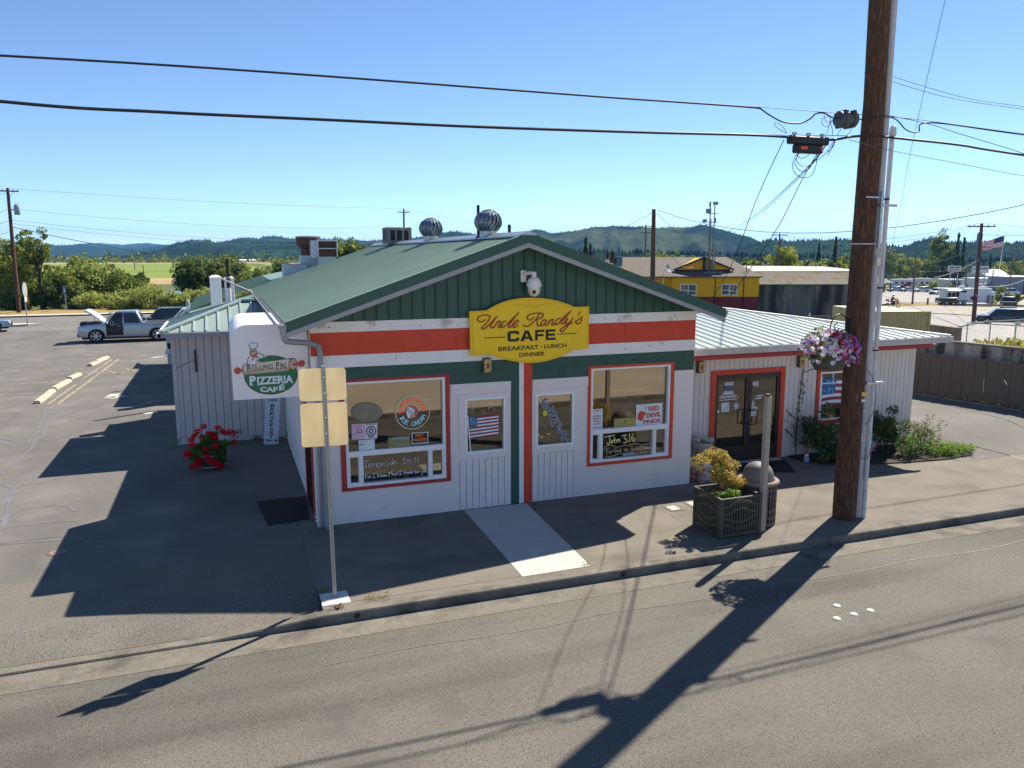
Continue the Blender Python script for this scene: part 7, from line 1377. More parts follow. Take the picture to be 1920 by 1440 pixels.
# ------------------------------------------------------------------ trees and shrubs
def tree(name, label, cat, loc, h, rx, ry, crown0, nc, per, size, mats, grp, shell=.4, trunk=.16, limbs=5, crad=.30, lean=0., flat=0., topw=1.0):
    """trunk with limbs and a crown of leaf clumps; loc is the foot, crown0 the crown's lower edge"""
    t = thing(name, label, cat, loc, rng.uniform(0, 6), grp); c = (lean, 0, (h+crown0)/2); C = clumps(c, (rx, ry, (h-crown0)/2), nc, shell)
    if topw < 1: k = 1-(1-topw)*np.clip((C[:, 2]-crown0)/(h-crown0), 0, 1); C[:, 0] = lean+(C[:, 0]-lean)*k; C[:, 1] *= k
    C[:, 2] = np.maximum(C[:, 2], crown0*.8+.15)
    rr = min(rx, ry)*crad*rng.uniform(.65, 1.3, nc); mi = np.repeat(rng.integers(0, len(mats), nc), per); j = rng.random(nc*per) < .25; mi[j] = rng.integers(0, len(mats), j.sum())
    leaf_mesh('crown', cloud(C, rr, per), size, list(mats), mi, t, flat=flat)
    b = MB(); b.tube([(0, 0, -.3), (lean*.3, 0, h*.35), (lean, 0, h*.8)], [trunk, trunk*.75, trunk*.25], 8)
    for k in range(limbs): q = C[k % nc]; z0 = max(.3, min(q[2]*.6, h*.5)); b.tube([(lean*.3, 0, z0), (lean*.5+q[0]*.45, q[1]*.45, z0+(q[2]-z0)*.6), tuple(q)], [trunk*.5, trunk*.32, trunk*.08], 6)
    b.build('trunk', BARK, t, True); return t
def conifer(label, loc, h, r, grp, n=900, size=.5):
    t = thing('conifer', label, 'tree', loc, rng.uniform(0, 6), grp); z = h*(.08+.92*rng.random(n)**.9); a = rng.uniform(0, 2*math.pi, n); lay = .75+.25*np.sin(z*9/h*3); q = r*(1-z/h)**.85*lay*(rng.random(n)**.45)+.03
    leaf_mesh('crown', np.stack([q*np.cos(a), q*np.sin(a), z-q*.25], 1), size, [LC, L3], rng.integers(0, 2, n), t, asp=.45); b = MB(); b.tube([(0, 0, -.3), (0, 0, h)], [r*.12, .02], 7); b.build('trunk', BARK, t); return t
gs = 'shrubs along the river bank'
d0 = float((gz(300, 578)-CAM)@FW); sc_ = F/d0
def bank(px, top, hw, mats, label, dy=0., low=False, size=.34, nc=60, per=60, foot=579):
    base = gz(px, foot); d = float((base-CAM)@FW)+dy; x, y = [float(v) for v in dp(px, 478, d)[:2]]; s = F/d; zt = (5.2+(478-top)/s)*(1.07 if px < 180 else 1.0); r = hw/s*1.22
    tree('bank_shrub' if low else 'bank_tree', label, 'shrub' if low else 'tree', (x, y, -.1), max(.9, zt+.1), r, r*.8, .0 if low else .1, int(nc*1.5), per, size, mats, gs, .3, .10, 4, .34, flat=.1)
A1, A2, A3, AW_ = (L1, L2, L3), (L2, LW, L1), (L3, L1, L3), (LW, L2, LW)
for px, top, hw, dy, mats, lb in (
 (-62, 452, 52, 1, A1, 'broad leafy tree cut by the left edge of the view'), (-8, 455, 42, 2, A1, 'leafy tree behind the left roadside pole'), (28, 476, 36, 0, (L2, L1, L2), 'bright lower tree at the foot of the left roadside pole'),
 (108, 505, 34, 0, A1, 'mid green tree right of the tall trunked tree'), (152, 487, 42, 4, A2, 'pale green rounded tree behind the blue sign'), (200, 498, 36, 6, (L2, L1, L3), 'olive tree above the raised truck hood'), (232, 513, 30, 8, A1, 'rounded tree left of the tan field strip'), (257, 508, 17, 10, A3, 'small dark tree just left of the tan field strip'),
 (352, 484, 30, 26, A3, 'dense dark tree left of the white chimney boxes'), (395, 482, 40, 30, (L3, L1, L3), 'large dark tree behind the white chimney boxes'), (440, 492, 34, 24, (L1, L3, L2), 'leafy tree behind the black vent stack'), (478, 505, 30, 20, A2, 'light tree beyond the teal wing roof'), (505, 513, 22, 16, A1, 'tree just left of the grey duct box'), (526, 484, 24, 44, A2, 'yellow green tree behind the grey duct box'), (425, 475, 24, 60, A1, 'far rounded tree on the skyline by the vent stack'), (560, 500, 30, 40, A1, 'tree hidden mostly behind the roof gear')):
    bank(px, top, hw, mats, lb, dy, size=.29 if dy < 12 else .36, nc=64, per=90)
for px, top, hw, dy, lb in ((75, 542, 30, -1, 'low dark bush beside the yellow guy guards'), (168, 550, 34, -2, 'pale willow shrub in front of the bank trees'), (222, 556, 26, -3, 'low willow shrub above the truck hood'), (275, 535, 40, -2, 'broad pale willow shrub behind the parked cars'), (248, 540, 36, 0, 'mid willow shrub behind the silver truck cab'), (318, 546, 26, -2, 'willow shrub right of the river glimpse'), (355, 545, 28, -2, 'willow shrub left of the tall chimney box'), (392, 540, 24, 0, 'willow shrub behind the tall chimney box'), (425, 548, 26, -1, 'willow shrub behind the second chimney box'), (455, 535, 28, 2, 'yellowish shrub beside the main roof gutter'), (120, 560, 30, -2, 'dark low shrub by the blue sign'), (20, 555, 30, -2, 'shaded low shrub at the far left roadside')):
    bank(px, top, hw, AW_ if 'dark' not in lb and 'shaded' not in lb else A3, lb, dy, True, .21, 48, 95, 577)
# tall open tree with visible trunk at left
x, y = [float(v) for v in dp(70, 478, d0-1)[:2]]
t = tree('tall_tree', 'tall open crowned tree with a visible dark trunk near the left pole', 'tree', (x, y, 0), 8.0, 2.1, 1.7, 3.4, 46, 50, .32, (L1, L2, L3), gs, .35, .17, 12, .24, topw=.75)
t = tree('tall_tree', 'thin open tree directly behind the left roadside pole', 'tree', (float(dp(30, 478, d0+1)[0]), float(dp(30, 478, d0+1)[1]), 0), 7.9, 1.9, 1.6, 3.0, 34, 40, .32, (L1, L3, L2), gs, .35, .14, 9, .24)
x, y = [float(v) for v in dp(652, 478, 104)[:2]]; tree('broad_tree', 'dark green tree rising behind the roof slope left of the vent box', 'tree', (x, y, -.2), 7.9, 3.4, 3, 1.5, 80, 70, .46, (L1, L3, L2), 'trees beyond the cafe', .35, .25, 6, .26, topw=.7)
# trees on the right
gr = 'trees beyond the street'
def rt(px, top, hw, d, mats, label, size=.6, nc=50, per=46, crown0=.25, z=None):
    x, y, zz = onground(px, d); zt = 5.2+(478-top)/F*d; h = zt-zz; tree('broad_tree', label, 'tree', (x, y, zz), h, hw*d/F, hw*d/F*.9, h*crown0, nc, per, size, mats, gr, .35, .25, 5, .30, flat=.1)
def rc(px, top, hw, d, label): x, y, zz = onground(px, d); h = 5.2+(478-top)/F*d-zz; conifer(label, (x, y, zz), h, hw*d/F, gr, 1100, .055*h)
YG = (LY, L2, LY)
rt(1470, 458, 33, 150, YG, 'rounded yellow green tree behind the flat grey roof', .5, 70, 60); rt(1240, 472, 22, 160, (LB, LY, L2), 'bright green tree behind the plain brown pole'); rt(1272, 476, 18, 160, (LB, L2, LY), 'bright green tree left of the yellow gable'); rt(1296, 480, 14, 165, (LB, LY), 'low bright tree by the yellow gable peak'); rt(1218, 476, 14, 150, (L2, L1), 'green tree between the two left poles')
rt(1372, 486, 20, 170, (L2, LY, L1), 'low green tree right of the yellow gable'); rt(1402, 482, 22, 175, (L2, L1, LW), 'pale green tree under the drop wires'); rt(1430, 486, 16, 170, (L1, L2), 'dark green tree left of the rounded yellow tree'); rt(1528, 487, 22, 190, (L2, L1), 'leafy tree at the foot of the left conifer'); rt(1548, 482, 20, 200, (LB, L2, L1), 'light green tree between the conifers'); rt(1532, 493, 22, 160, (LW, L2), 'pale shrub on the skyline above the mossy roof'); rt(1582, 475, 16, 210, (L1, L2), 'leafy tree touching the brown pole shaft'); rt(1575, 492, 16, 170, (LY, L2), 'yellowish low tree left of the brown pole shaft')
rc(1535, 458, 10, 200, 'smaller dark conifer behind the mossy roof'); rc(1566, 446, 12, 200, 'taller dark conifer left of the big pole'); rc(1098, 445, 13, 135, 'dark conifer above the right roof slope'); rc(1107, 458, 14, 132, 'broad conifer beside the dark one above the roof slope')
rt(1664, 468, 24, 325, (L1, L2, L3), 'tall leafy tree just right of the conduits', .8, 60); rt(1690, 477, 24, 335, (L2, L1, L3), 'leafy tree left of the thin brown pole', .8, 60); rt(1715, 486, 20, 340, (LY, L2), 'yellow green tree behind the thin brown pole', .8); rt(1738, 482, 26, 345, (L2, L1, L3), 'rounded tree right of the thin brown pole', .8, 60)
rt(1764, 434, 26, 355, (L1, L3, L2), 'very tall cottonwood above the park sign', .95, 90, 60, .2); rt(1782, 462, 22, 347, (L3, L1, L3), 'dark tree at the right foot of the cottonwood', .8, 60); rc(1795, 440, 11, 345, 'tall conifer right of the cottonwood'); rc(1806, 448, 10, 347, 'second conifer right of the cottonwood'); rt(1772, 500, 30, 343, (L3, LC), 'dark shaded tree behind the park sign', .8, 60)
rt(1812, 505, 16, 343, (L1, LY), 'small tree between park sign and car wash sign', .8); rt(1875, 488, 18, 330, (LY, L2), 'olive tree behind the car wash'); rt(1898, 484, 20, 340, (L3, L1), 'dark tree beyond the workshop'); rt(1930, 480, 20, 340, (L1, L2), 'green tree at the right edge of the view'); rt(1905, 507, 18, 385, (LW, L2), 'pale rounded shrub right of the car wash'); rc(1858, 478, 8, 345, 'small conifer behind the car wash roof'); rc(1885, 482, 8, 345, 'small conifer beyond the flagpole')
for px, top, hw, d, lb in ((1755, 528, 15, 250, 'green hedge in front of the campers'), (1735, 531, 12, 250, 'low hedge left of the green hedge'), (1792, 534, 16, 222, 'roadside bush below the park sign'), (1815, 536, 10, 222, 'roadside bush left of the maroon trailer'), (1884, 536, 14, 222, 'reddish roadside bush before the workshop'), (1857, 538, 10, 222, 'low roadside bush right of the maroon trailer'), (1876, 553, 12, 150, 'bush strip behind the black pickup'), (1912, 551, 14, 150, 'bush strip at the right edge behind the black pickup')): 
    x, y, zz = onground(px, d); h = max(.8, 5.2+(478-top)/F*d-zz); tree('roadside_bush', lb, 'bush', (x, y, zz), h, hw*d/F, hw*d/F*.6, .0, 34, 40, .42, (L2, LY, L1), 'roadside bushes', .3, .06, 3, .34)
t = thing('dark_sculpture', 'dark splayed agave like plant beside the park sign', 'plant', onground(1797, 250)); b = MB(); [b.tube([(0, 0, 0), (.9*math.cos(a), .5*math.sin(a), 2.2+.8*math.sin(a*3)), (2.1*math.cos(a), 1.0*math.sin(a), 4.0+math.sin(a*2))], [.28, .2, .05], 6) for a in np.linspace(0, 5.8, 13)]; b.build('leaves', mat('dark_purple_leaf', (.05, .035, .05), .7), t)

# ------------------------------------------------------------------ hills
HB = mat('forest_hill', (.017, .034, .018), .95, spec=0, var=.45, scale=.006, fine=.45, fscale=.05, bump=1, bscale=.03)
HG = mat('logged_hill', (.062, .078, .036), .95, spec=0, var=.35, scale=.006, lane=((2.2, 1.5, 1.25), (.004, .004, .02), .60, .66), fine=.25, fscale=.04, stain=((.012, .024, .014), .0035, .48, .56))
def hill(name, ridge, d, width, base, m, spikes=0, sh=9., ext=(0, 0)):
    """a ridge with slopes on both sides; ridge traced as the skyline at distance d"""
    ridge = list(ridge); xs = np.array([p[0] for p in ridge], float); ys = np.array([p[1] for p in ridge], float); px = np.arange(xs[0], xs[-1]+1, 4.0); py = np.interp(px, xs, ys)+np.convolve(rng.normal(size=len(px))*.45, np.ones(3)/3, 'same')
    vs = []; K = 13
    prof = [(-1, 0), (-.85, .10), (-.7, .26), (-.52, .46), (-.35, .66), (-.2, .82), (-.08, .95), (0, 1), (.1, .93), (.3, .7), (.55, .4), (.8, .15), (1, 0)]
    nz = rng.normal(size=(len(px), K)); 
    for a in range(3): nz = (np.roll(nz, 1, 0)+nz+np.roll(nz, -1, 0))/3*1.25
    for i, (x, y) in enumerate(zip(px, py)):
        top = dp(x, y, d); hgt = float(top[2])-base; rd = ray(x, 478); rd = rd/rd[:2].dot(FW[:2]/np.linalg.norm(FW[:2])); 
        dn_ = np.linalg.norm((top-CAM)[:2])
        un = (top-CAM)[:2]/dn_
        for j, (o, hh) in enumerate(prof):
            dd = dn_+o*width; z = base+hgt*(hh+(nz[i, j]*.16*(1-hh) if 0 < j < K-1 and j != 7 else 0))
            vs.append((CAM[0]+un[0]*dd, CAM[1]+un[1]*dd, z))
    n = len(px); b = MB(); b.add(vs, [(i*K+j, (i+1)*K+j, (i+1)*K+j+1, i*K+j+1) for i in range(n-1) for j in range(K-1)])
    o = struct(b.build(name, m, smooth=True))
    if spikes:
        b = MB()
        V = np.array(vs).reshape(n, K, 3)
        for _ in range(spikes):
            i = rng.integers(0, n-1); j = 7 if rng.random() < .5 else rng.integers(4, 8); f = rng.random(); p = V[i, j]*(1-f)+V[i+1, j]*f; hh = sh*rng.uniform(.25, .62); r = hh*.24
            b.add([(p[0]+r*math.cos(a), p[1]+r*math.sin(a), p[2]-hh*.15) for a in (0, 1.26, 2.5, 3.77, 5.03)]+[(p[0], p[1], p[2]+hh)], [(0, 1, 5), (1, 2, 5), (2, 3, 5), (3, 4, 5), (4, 0, 5)])
        o2 = b.build('hill_forest', mat('hill_conifers', (.008, .018, .012), .95, spec=0)); o2['kind'] = 'stuff'; tag(o2, 'dark conifer forest along the %s' % name.replace('_', ' '), 'forest')
    return o
hill('far_blue_ridge', [(-200, 462), (0, 460), (95, 463), (135, 459), (150, 457), (185, 455), (205, 457), (230, 459), (250, 457), (275, 455), (300, 458), (330, 462), (380, 456), (420, 458), (700, 460), (1000, 462)], 5200, 900, -5, HB)
hill('left_blue_hill', [(-250, 440), (-60, 446), (0, 451), (50, 456), (110, 460), (150, 459), (190, 464), (230, 468), (270, 466), (300, 461), (330, 457), (370, 460), (430, 470), (520, 480)], 3000, 700, -4, HB, 500, 14)
hill('left_forest_hill', [(225, 484), (270, 476), (300, 470), (318, 462), (330, 456), (355, 452), (380, 451), (392, 451), (402, 455), (425, 456), (470, 457), (560, 458), (680, 458), (760, 462), (1000, 470)], 1500, 330, -3, HB, 900, 9)
hill('centre_hill', [(330, 470), (400, 459), (425, 453), (445, 447), (462, 446), (480, 448), (500, 444), (515, 443), (535, 447), (570, 449), (600, 448), (640, 450), (700, 452), (735, 449), (770, 447), (800, 442), (830, 436), (850, 434), (870, 437), (900, 441), (940, 440), (1000, 442), (1060, 452)], 2100, 480, -30, HB, 900, 10)
hill('logged_hill', [(900, 462), (950, 446), (980, 438), (1004, 430), (1020, 433), (1032, 438), (1046, 437), (1070, 434), (1090, 431), (1110, 426), (1150, 424), (1190, 425), (1230, 428), (1262, 426), (1280, 427), (1300, 425), (1312, 421), (1322, 422), (1340, 427), (1360, 433), (1385, 440), (1410, 446), (1428, 455), (1450, 464), (1500, 476)], 1900, 520, -30, HG, 450, 8)
hill('right_forest_hill', [(1380, 470), (1420, 459), (1436, 450), (1455, 450), (1475, 454), (1500, 452), (1530, 451), (1560, 450), (1600, 450), (1640, 456), (1665, 461), (1690, 463), (1705, 459), (1725, 452), (1742, 447), (1755, 449), (1775, 455), (1800, 456), (1830, 454), (1850, 455), (1875, 458), (1900, 456), (1960, 450), (2100, 446), (2250, 455)], 1250, 330, -30, HB, 1200, 8)
hill('low_wooded_rise', [(880, 488), (960, 480), (1040, 476), (1120, 473), (1200, 474), (1300, 478), (1400, 480), (1500, 482), (1620, 486), (1700, 488), (1800, 490), (1950, 488), (2100, 490)], 760, 120, -30, HB, 900, 9)
# far tree belts at the foot of the hills
def belt(name, label, pts, d, hgt, n, size, mats):
    P = []
    for _ in range(n):
        u = rng.random(); k = u*(len(pts)-1); i = int(k); f = k-i; px = pts[i]*(1-f)+pts[i+1]*f; d_ = d*rng.uniform(.93, 1.07); g = dp(px, 478, d_); hh = hgt*(.55+.45*math.sin(px*.21)*math.sin(px*.083+1)); z0 = H(g[0])-.3
        P.append((g[0], g[1], z0+abs(hh)*rng.random()**.8))
    o = leaf_mesh(name, np.array(P), size, mats, rng.integers(0, len(mats), n)); tag(o, label, 'wood', kind='stuff')
belt('distant_wood', 'dark tree belt at the far edge of the green field', [-100, 200, 400, 700], 690, 9, 5000, 2.6, [L3, LC, L1]); belt('distant_wood', 'paler tree belt in front of the left hills', [60, 250, 330], 610, 6, 1800, 2.2, [L1, L3])
belt('distant_wood', 'far belt of trees behind the yellow building', [900, 1150, 1400, 1620], 420, 11, 6500, 2.0, [L3, L1, L2, LC]); belt('distant_wood', 'far belt of trees behind the car park at right', [1600, 1800, 2050], 430, 13, 6000, 2.0, [L3, L1, LC])
for px, py, d, lb in ((224, 479, 900, 'tiny white farm building in the far field at left'), (455, 487, 640, 'white farm shed at the field edge below the forest hill'), (473, 486, 650, 'longer white farm shed right of the first')):
    g = dp(px, 478, d); t = thing('farm_building', lb, 'farm building', (g[0], g[1], -.3)); b = MB(); w = 2.5 if px < 300 else 3.6; w *= .7; b.box(-w, w, -3, 3, 0, 1.6); b.build('wall', PAPER, t); b = MB(); b.prism([(-3.3, 1.5), (3.3, 1.5), (0, 2.2)], lambda u, v, dd: (dd, u, v), -w-.3, w+.3); b.build('roof', VINYL, t)
for px, pt, pb_, lb in ((253, 489, 506, 'short field pole left in the green field'), (269, 497, 510, 'field pole right in the green field')): g = gz(px, pb_, -.25); d = float((g-CAM)@FW); h = (pb_-pt)/F*d; o = MB().tube([(0, 0, 0), (0, 0, h)], .16, 6).build('field_pole', GPOLE); o.location = tuple(g); tag(o, lb, 'pole')

# ------------------------------------------------------------------ buildings on the right
x0_, y0_, _ = onground(1345, 66); zg = H(x0_)
Yb = thing('yellow_building', 'yellow and maroon building with hipped shingle roof, small gable and two windows', 'building', (x0_, y0_, zg), AR); k = 66/F; ZY = lambda py: 5.2+(478-py)*k-zg; UX = lambda px: (px-1345)*k
YEL = mat('yellow_siding', (.86, .42, .012), .75, var=.06, scale=2, sv=(1, 1, 6)); MRN = mat('maroon_wall', (.20, .03, .04), .8, var=.1); SHG = mat('brown_shingle', (.13, .108, .09), .9, var=.3, scale=4, sv=(1, 3, 3), fine=.3, fscale=8); NBL = mat('navy_trim', (.02, .035, .07), .6)
xa, xb = UX(1100), UX(1426); z1, z2 = ZY(557), ZY(517.5)
b = MB(); xm_ = UX(1262); n = 12
for i in range(n): zz = z1+(z2-z1)*i/n; b.box(xm_, xb, -.02+.004*(i % 1), .2, zz+.008, z1+(z2-z1)*(i+1)/n, 0)
b.box(xm_, xb, .0, 8, z1, z2-.01); b.box(xa, xm_, .5, 8, z1, z2-.0); b.build('yellow_wall', YEL, Yb); b = MB(); b.box(xa, xb, -.0, 8, 0, z1); b.build('maroon_wall', MRN, Yb)
b = MB(); z3 = ZY(483); xr0, xr1 = UX(1165), UX(1330); b.add([(xa-.3, -.35, z2-.05), (xb+.2, -.35, z2-.05), (UX(1390), 4.5, z3), (xr0, 4.5, z3), (xa-.3, 9, z2), (xb+.2, 9, z2), (xa-.3, -.35, z2-.15), (xb+.2, -.35, z2-.15)], [(0, 1, 2, 3), (1, 5, 2), (5, 4, 3, 2), (4, 0, 3), (0, 6, 7, 1)]); b.build('roof', SHG, Yb)
b = MB(); gx0, gx1, gxm = UX(1272), UX(1378), UX(1325); zb_, zt_ = ZY(506.5), ZY(485); b.prism([(gx0, zb_), (gx1, zb_), (gxm, zt_)], lambda u, v, d: (u, d, v), .9, 4.5); b.build('gable', YEL, Yb); b = MB(); b.beam((gx0-.2, .85, zb_-.02), (gxm, .85, zt_+.06), .25, .14); b.beam((gx1+.2, .85, zb_-.02), (gxm, .85, zt_+.06), .25, .14); b.box(gxm-.10, gxm+.10, .74, .86, zb_-.2, zt_); b.build('gable_trim', NBL, Yb)
for a, c in ((1277, 1308), (1355, 1385)):
    b = MB(); za1, za2 = ZY(554), ZY(533); u0, u1 = UX(a), UX(c); f = .06; [b.box(*q) for q in ((u0, u1, -.07, .0, za1, za1+f), (u0, u1, -.07, 0, za2-f, za2), (u0, u0+f, -.07, 0, za1+f, za2-f), (u1-f, u1, -.07, 0, za1+f, za2-f), ((u0+u1)/2-.03, (u0+u1)/2+.03, -.07, 0, za1+f, za2-f))]; w = b.build('window', VINYL, Yb); b = MB(); b.quad((u0, -.035, za1), (u1, -.035, za1), (u1, -.035, za2), (u0, -.035, za2)); b.build('pane', FARGLASS, w)
    b = MB(); b.beam((u0+.1, -.04, za1+.45), (u1-.1, -.04, za1+.32), .02, .06); b.build('blind_edge', VINYL, w)
for px in (1343, 1397): MB().cyl((UX(px), -.06, 0.2), (UX(px), -.06, z2), .035, n=6).build('wall_pipe', BLACK, Yb)
ug, yg, _ = onground(1333, 66.5); t = thing('antenna_tower', 'lattice mast with panel antennas on the yellow building roof', 'antenna tower', (ug, yg, ZY(512)+zg), AR); z0 = 0; b = MB(); ZT = lambda py: (512-py)*k
w = 12*k/2; cs = [(-w, -.3), (w, -.3), (0, .4)]
for c in cs: b.tube([(c[0], c[1], 0), (c[0], c[1], ZT(458 if c[0] > 0 else 412))], .035, 6)
for i in range(16):
    za1, za2 = ZT(512-i*3.2), ZT(512-(i+1)*3.2)
    for p_, q_ in ((0, 1), (1, 2), (2, 0)): b.beam((*cs[p_], za1), (*cs[q_], za2), .02, .02); b.beam((*cs[q_], za1), (*cs[p_], za2), .02, .02)
b.tube([(-w, -.3, 0), (-w, -.3, ZT(380))], .05, 6); b.tube([(0.1, -.2, 0), (.12, -.2, ZT(384))], .045, 6); b.box(-.7, .9, -.4, .5, -.1, .08); [b.beam((-w-.2, -.3, ZT(z)), (.4, -.25, ZT(z)), .05, .05) for z in (403, 419)]; b.build('lattice', mat('dull_steel', (.13, .15, .17), .6, metal=.3), t)
b = MB()
for u, z, ww, hh in ((-w-.05, 386, .12, .35), (-w-.15, 398, .42, .38), (-w-.45, 416, .34, .28), (.15, 384, .4, .26), (.15, 415, .15, .4)): b.bev(u-ww/2, u+ww/2, -.45, -.2, ZT(z)-hh/2, ZT(z)+hh/2, .03)
b.build('antenna_panel', mat('antenna_grey', (.24, .27, .30), .5), t)
x, y, _ = onground(1245, 66); t = thing('satellite_dish', 'grey satellite dish on an arm at the yellow building eave', 'satellite dish', (x, y, ZY(516)+zg), AR+.9); b = MB(); b.lathe([(.02, 0), (.2, .03), (.36, .10), (.42, .15), (.40, .15), (.2, .05), (.02, .02)], (0, 0, 0), 18); Mr = Matrix.Rotation(rad(65), 3, 'X'); b.v = [tuple(Mr @ Vector(v)+Vector((0, -.3, .55))) for v in b.v]; b.build('dish', mat('dish_grey', (.3, .33, .36), .5), t, True); b = MB(); b.tube([(0, 0, -.9), (0, 0, .3), (0, -.25, .5)], .04, 6); b.tube([(0, -.4, .45), (-.3, -.9, .5)], .02, 5); b.bev(-.4, -.26, -1.0, -.85, .44, .56, .01); b.build('arm', VINYL, t)
for px, pt, wd, hh, m, lb in ((1138, 472, 5, 14, BLACK, 'narrow black roof unit beyond the roof slope'), (1148, 472, 7, 12, BLACK, 'wide black roof unit beyond the roof slope'), (1150, 483, 12, 16, RUST, 'rusty round roof vent behind the black units'), (1161, 481, 11, 18, mat('faded_blue_metal', (.10, .17, .24), .6), 'faded blue roof duct beside the rusty vent')):
    x, y, _ = onground(px, 60); z = 5.2+(478-pt-hh)*60/F; t = thing('roof_unit', lb, 'roof vent', (x, y, z), AR); s = 60/F; b = MB()
    if m is RUST: b.lathe([(wd*s*.35, 0), (wd*s*.4, hh*s*.3), (wd*s*.62, hh*s*.45), (wd*s*.6, hh*s)], n=14)
    else: b.bev(-wd*s/2, wd*s/2, -.25, .25, 0, hh*s, .03)
    b.build('housing', m, t); b = MB(); b.box(-wd*s*.4, wd*s*.4, -.2, .2, -.7, 0); b.build('stand', GALV, t)
# concrete building with mossy roof
x, y, _ = onground(1510, 66.5); zg = H(x); t = thing('concrete_building', 'low dark stained concrete building with mossy shingle roof edge', 'building', (x, y, zg), AR); k = 66.5/F; U = lambda px: (px-1510)*k; ZC = lambda py: 5.2+(478-py)*k-zg
b = MB(); b.box(U(1423), U(1660), 0, 9, 0, ZC(533.5)); b.build('wall', OLDC2, t); b = MB(); b.add([(U(1421), -.2, ZC(533.5)), (U(1664), -.2, ZC(533.5)), (U(1664), 2.6, ZC(512)), (U(1455), 2.6, ZC(511)), (U(1421), -.2, ZC(534.5)), (U(1664), -.2, ZC(534.5)), (U(1405), 2.6, ZC(512))], [(0, 1, 2, 3), (0, 4, 5, 1), (0, 3, 6)]); b.build('shingle_edge', mat('mossy_shingle', (.15, .135, .115), .95, var=.3, scale=6, fine=.3, fscale=10, stain=((.13, .10, .02), 1.1, .54, .6)), t)
b = MB(); b.add([(U(1375), 2.6, ZC(511)), (U(1664), 2.6, ZC(511)), (U(1664), 14, ZC(505)), (U(1362), 14, ZC(502))], [(0, 1, 2, 3)]); b.box(U(1375), U(1664), 2.55, 2.7, ZC(513), ZC(510.5)); b.build('flat_roof', mat('pale_flat_roof', (.40, .385, .36), .9, var=.1, scale=1), t); b = MB(); b.box(U(1519), U(1561), -.06, .02, ZC(620), ZC(594)); w = b.build('door', mat('grey_brown_door', (.2, .17, .14), .8), t); b = MB(); [b.box(q0, q1, -.1, 0, ZC(620), ZC(593)) for q0, q1 in ((U(1517), U(1519)), (U(1561), U(1563)))]; b.box(U(1517), U(1563), -.1, 0, ZC(593.9), ZC(592.5)); b.build('frame', PVC, w)
p = dp(1518, 592, 64); o = MB().tube([(p[0], p[1], H(p[0])), (p[0], p[1], p[2]+.2)], .06, 8).build('vent_pipe', VINYL); tag(o, 'short white pipe in front of the stained concrete wall', 'pipe')
p = dp(1400, 512, 67); o = MB().tube([tuple(p-np.array([0, 0, 1])), tuple(dp(1400, 497, 67))], .04, 6).build('roof_mast', GPOLE); tag(o, 'small grey mast where yellow and concrete roofs meet', 'mast')
# shipping container
x, y, _ = onground(1704, 42.7); zg = H(x); t = thing('shipping_container', 'tan corrugated shipping container beyond the east wing roof', 'container', (x, y, zg), AR); k = 42.7/F; TAN = mat('container_tan', (.64, .46, .22), .7, var=.08, stain=((.28, .2, .12), 3, .6, .7)); u0, u1 = (1652-1704)*k, (1753-1704)*k; b = MB(); n = 15
for i in range(n): a = u0+(u1-u0)*i/n; c = u0+(u1-u0)*(i+1)/n; m = (c-a); b.add([(a, 0, .1), (a+m*.3, 0, .1), (a+m*.45, .04, .1), (a+m*.85, .04, .1), (c, 0, .1), (a, 0, 2.55), (a+m*.3, 0, 2.55), (a+m*.45, .04, 2.55), (a+m*.85, .04, 2.55), (c, 0, 2.55)], [(j, j+1, j+6, j+5) for j in range(4)])
b.add([(u0, 0, .1), (u0, 6, .1), (u0, 6, 2.55), (u0, 0, 2.55), (u1, 0, .1), (u1, 6, .1), (u1, 6, 2.55), (u1, 0, 2.55)], [(0, 3, 2, 1), (4, 5, 6, 7), (3, 7, 6, 2)]); b.build('body', TAN, t); b = MB(); [b.box(q-.06, q+.06, -.03, .08, 0, 2.62) for q in (u0, u1)]; b.box(u0+.06, u1-.06, -.02, .06, 2.5, 2.61); b.box(u0+.06, u1-.06, -.02, .06, 0, .12); b.build('corner_frame', mat('container_yellow', (.55, .43, .16), .6), t); b = MB(); [b.box(u1*.40+q*.16, u1*.40+q*.16+.05, -.012, .0, 1.45, 1.50) for q in range(4)]; b.build('stencil_mark', BLACK, t)
# rubble wall, retaining wall, board fence, chain link
def wallseg(name, label, cat, pts, z0, z1, th, m, cap=None):
    t = thing(name, label, cat, (*pts[0], z0)); b = MB()
    for (xa, ya), (xb, yb) in zip(pts[:-1], pts[1:]): b.beam((xa-pts[0][0], ya-pts[0][1], (z1-z0)/2), (xb-pts[0][0], yb-pts[0][1], (z1-z0)/2), th, z1-z0)
    b.build('wall', m, t)
    b = MB()
    for (xa, ya), (xb, yb) in zip(pts[:-1], pts[1:]): b.beam((xa-pts[0][0], ya-pts[0][1], z1-z0+.03), (xb-pts[0][0], yb-pts[0][1], z1-z0+.03), th+.04, .06)
    b.build('coping', cap or m, t); return t
wallseg('retaining_wall', 'long stained concrete retaining wall behind the brown board fence', 'wall', [(22.6, 11.0), (22.8, 6.2), (24.6, -4)], -.2, 2.08, .25, OLDC, KERB)
t = thing('board_fence', 'dark brown dog eared board fence along the side lot', 'fence', (21.7, 6.3, .2)); b = MB(); n = 64; p0, p1 = np.array((21.55, 9.0)), np.array((23.9, -3.2))
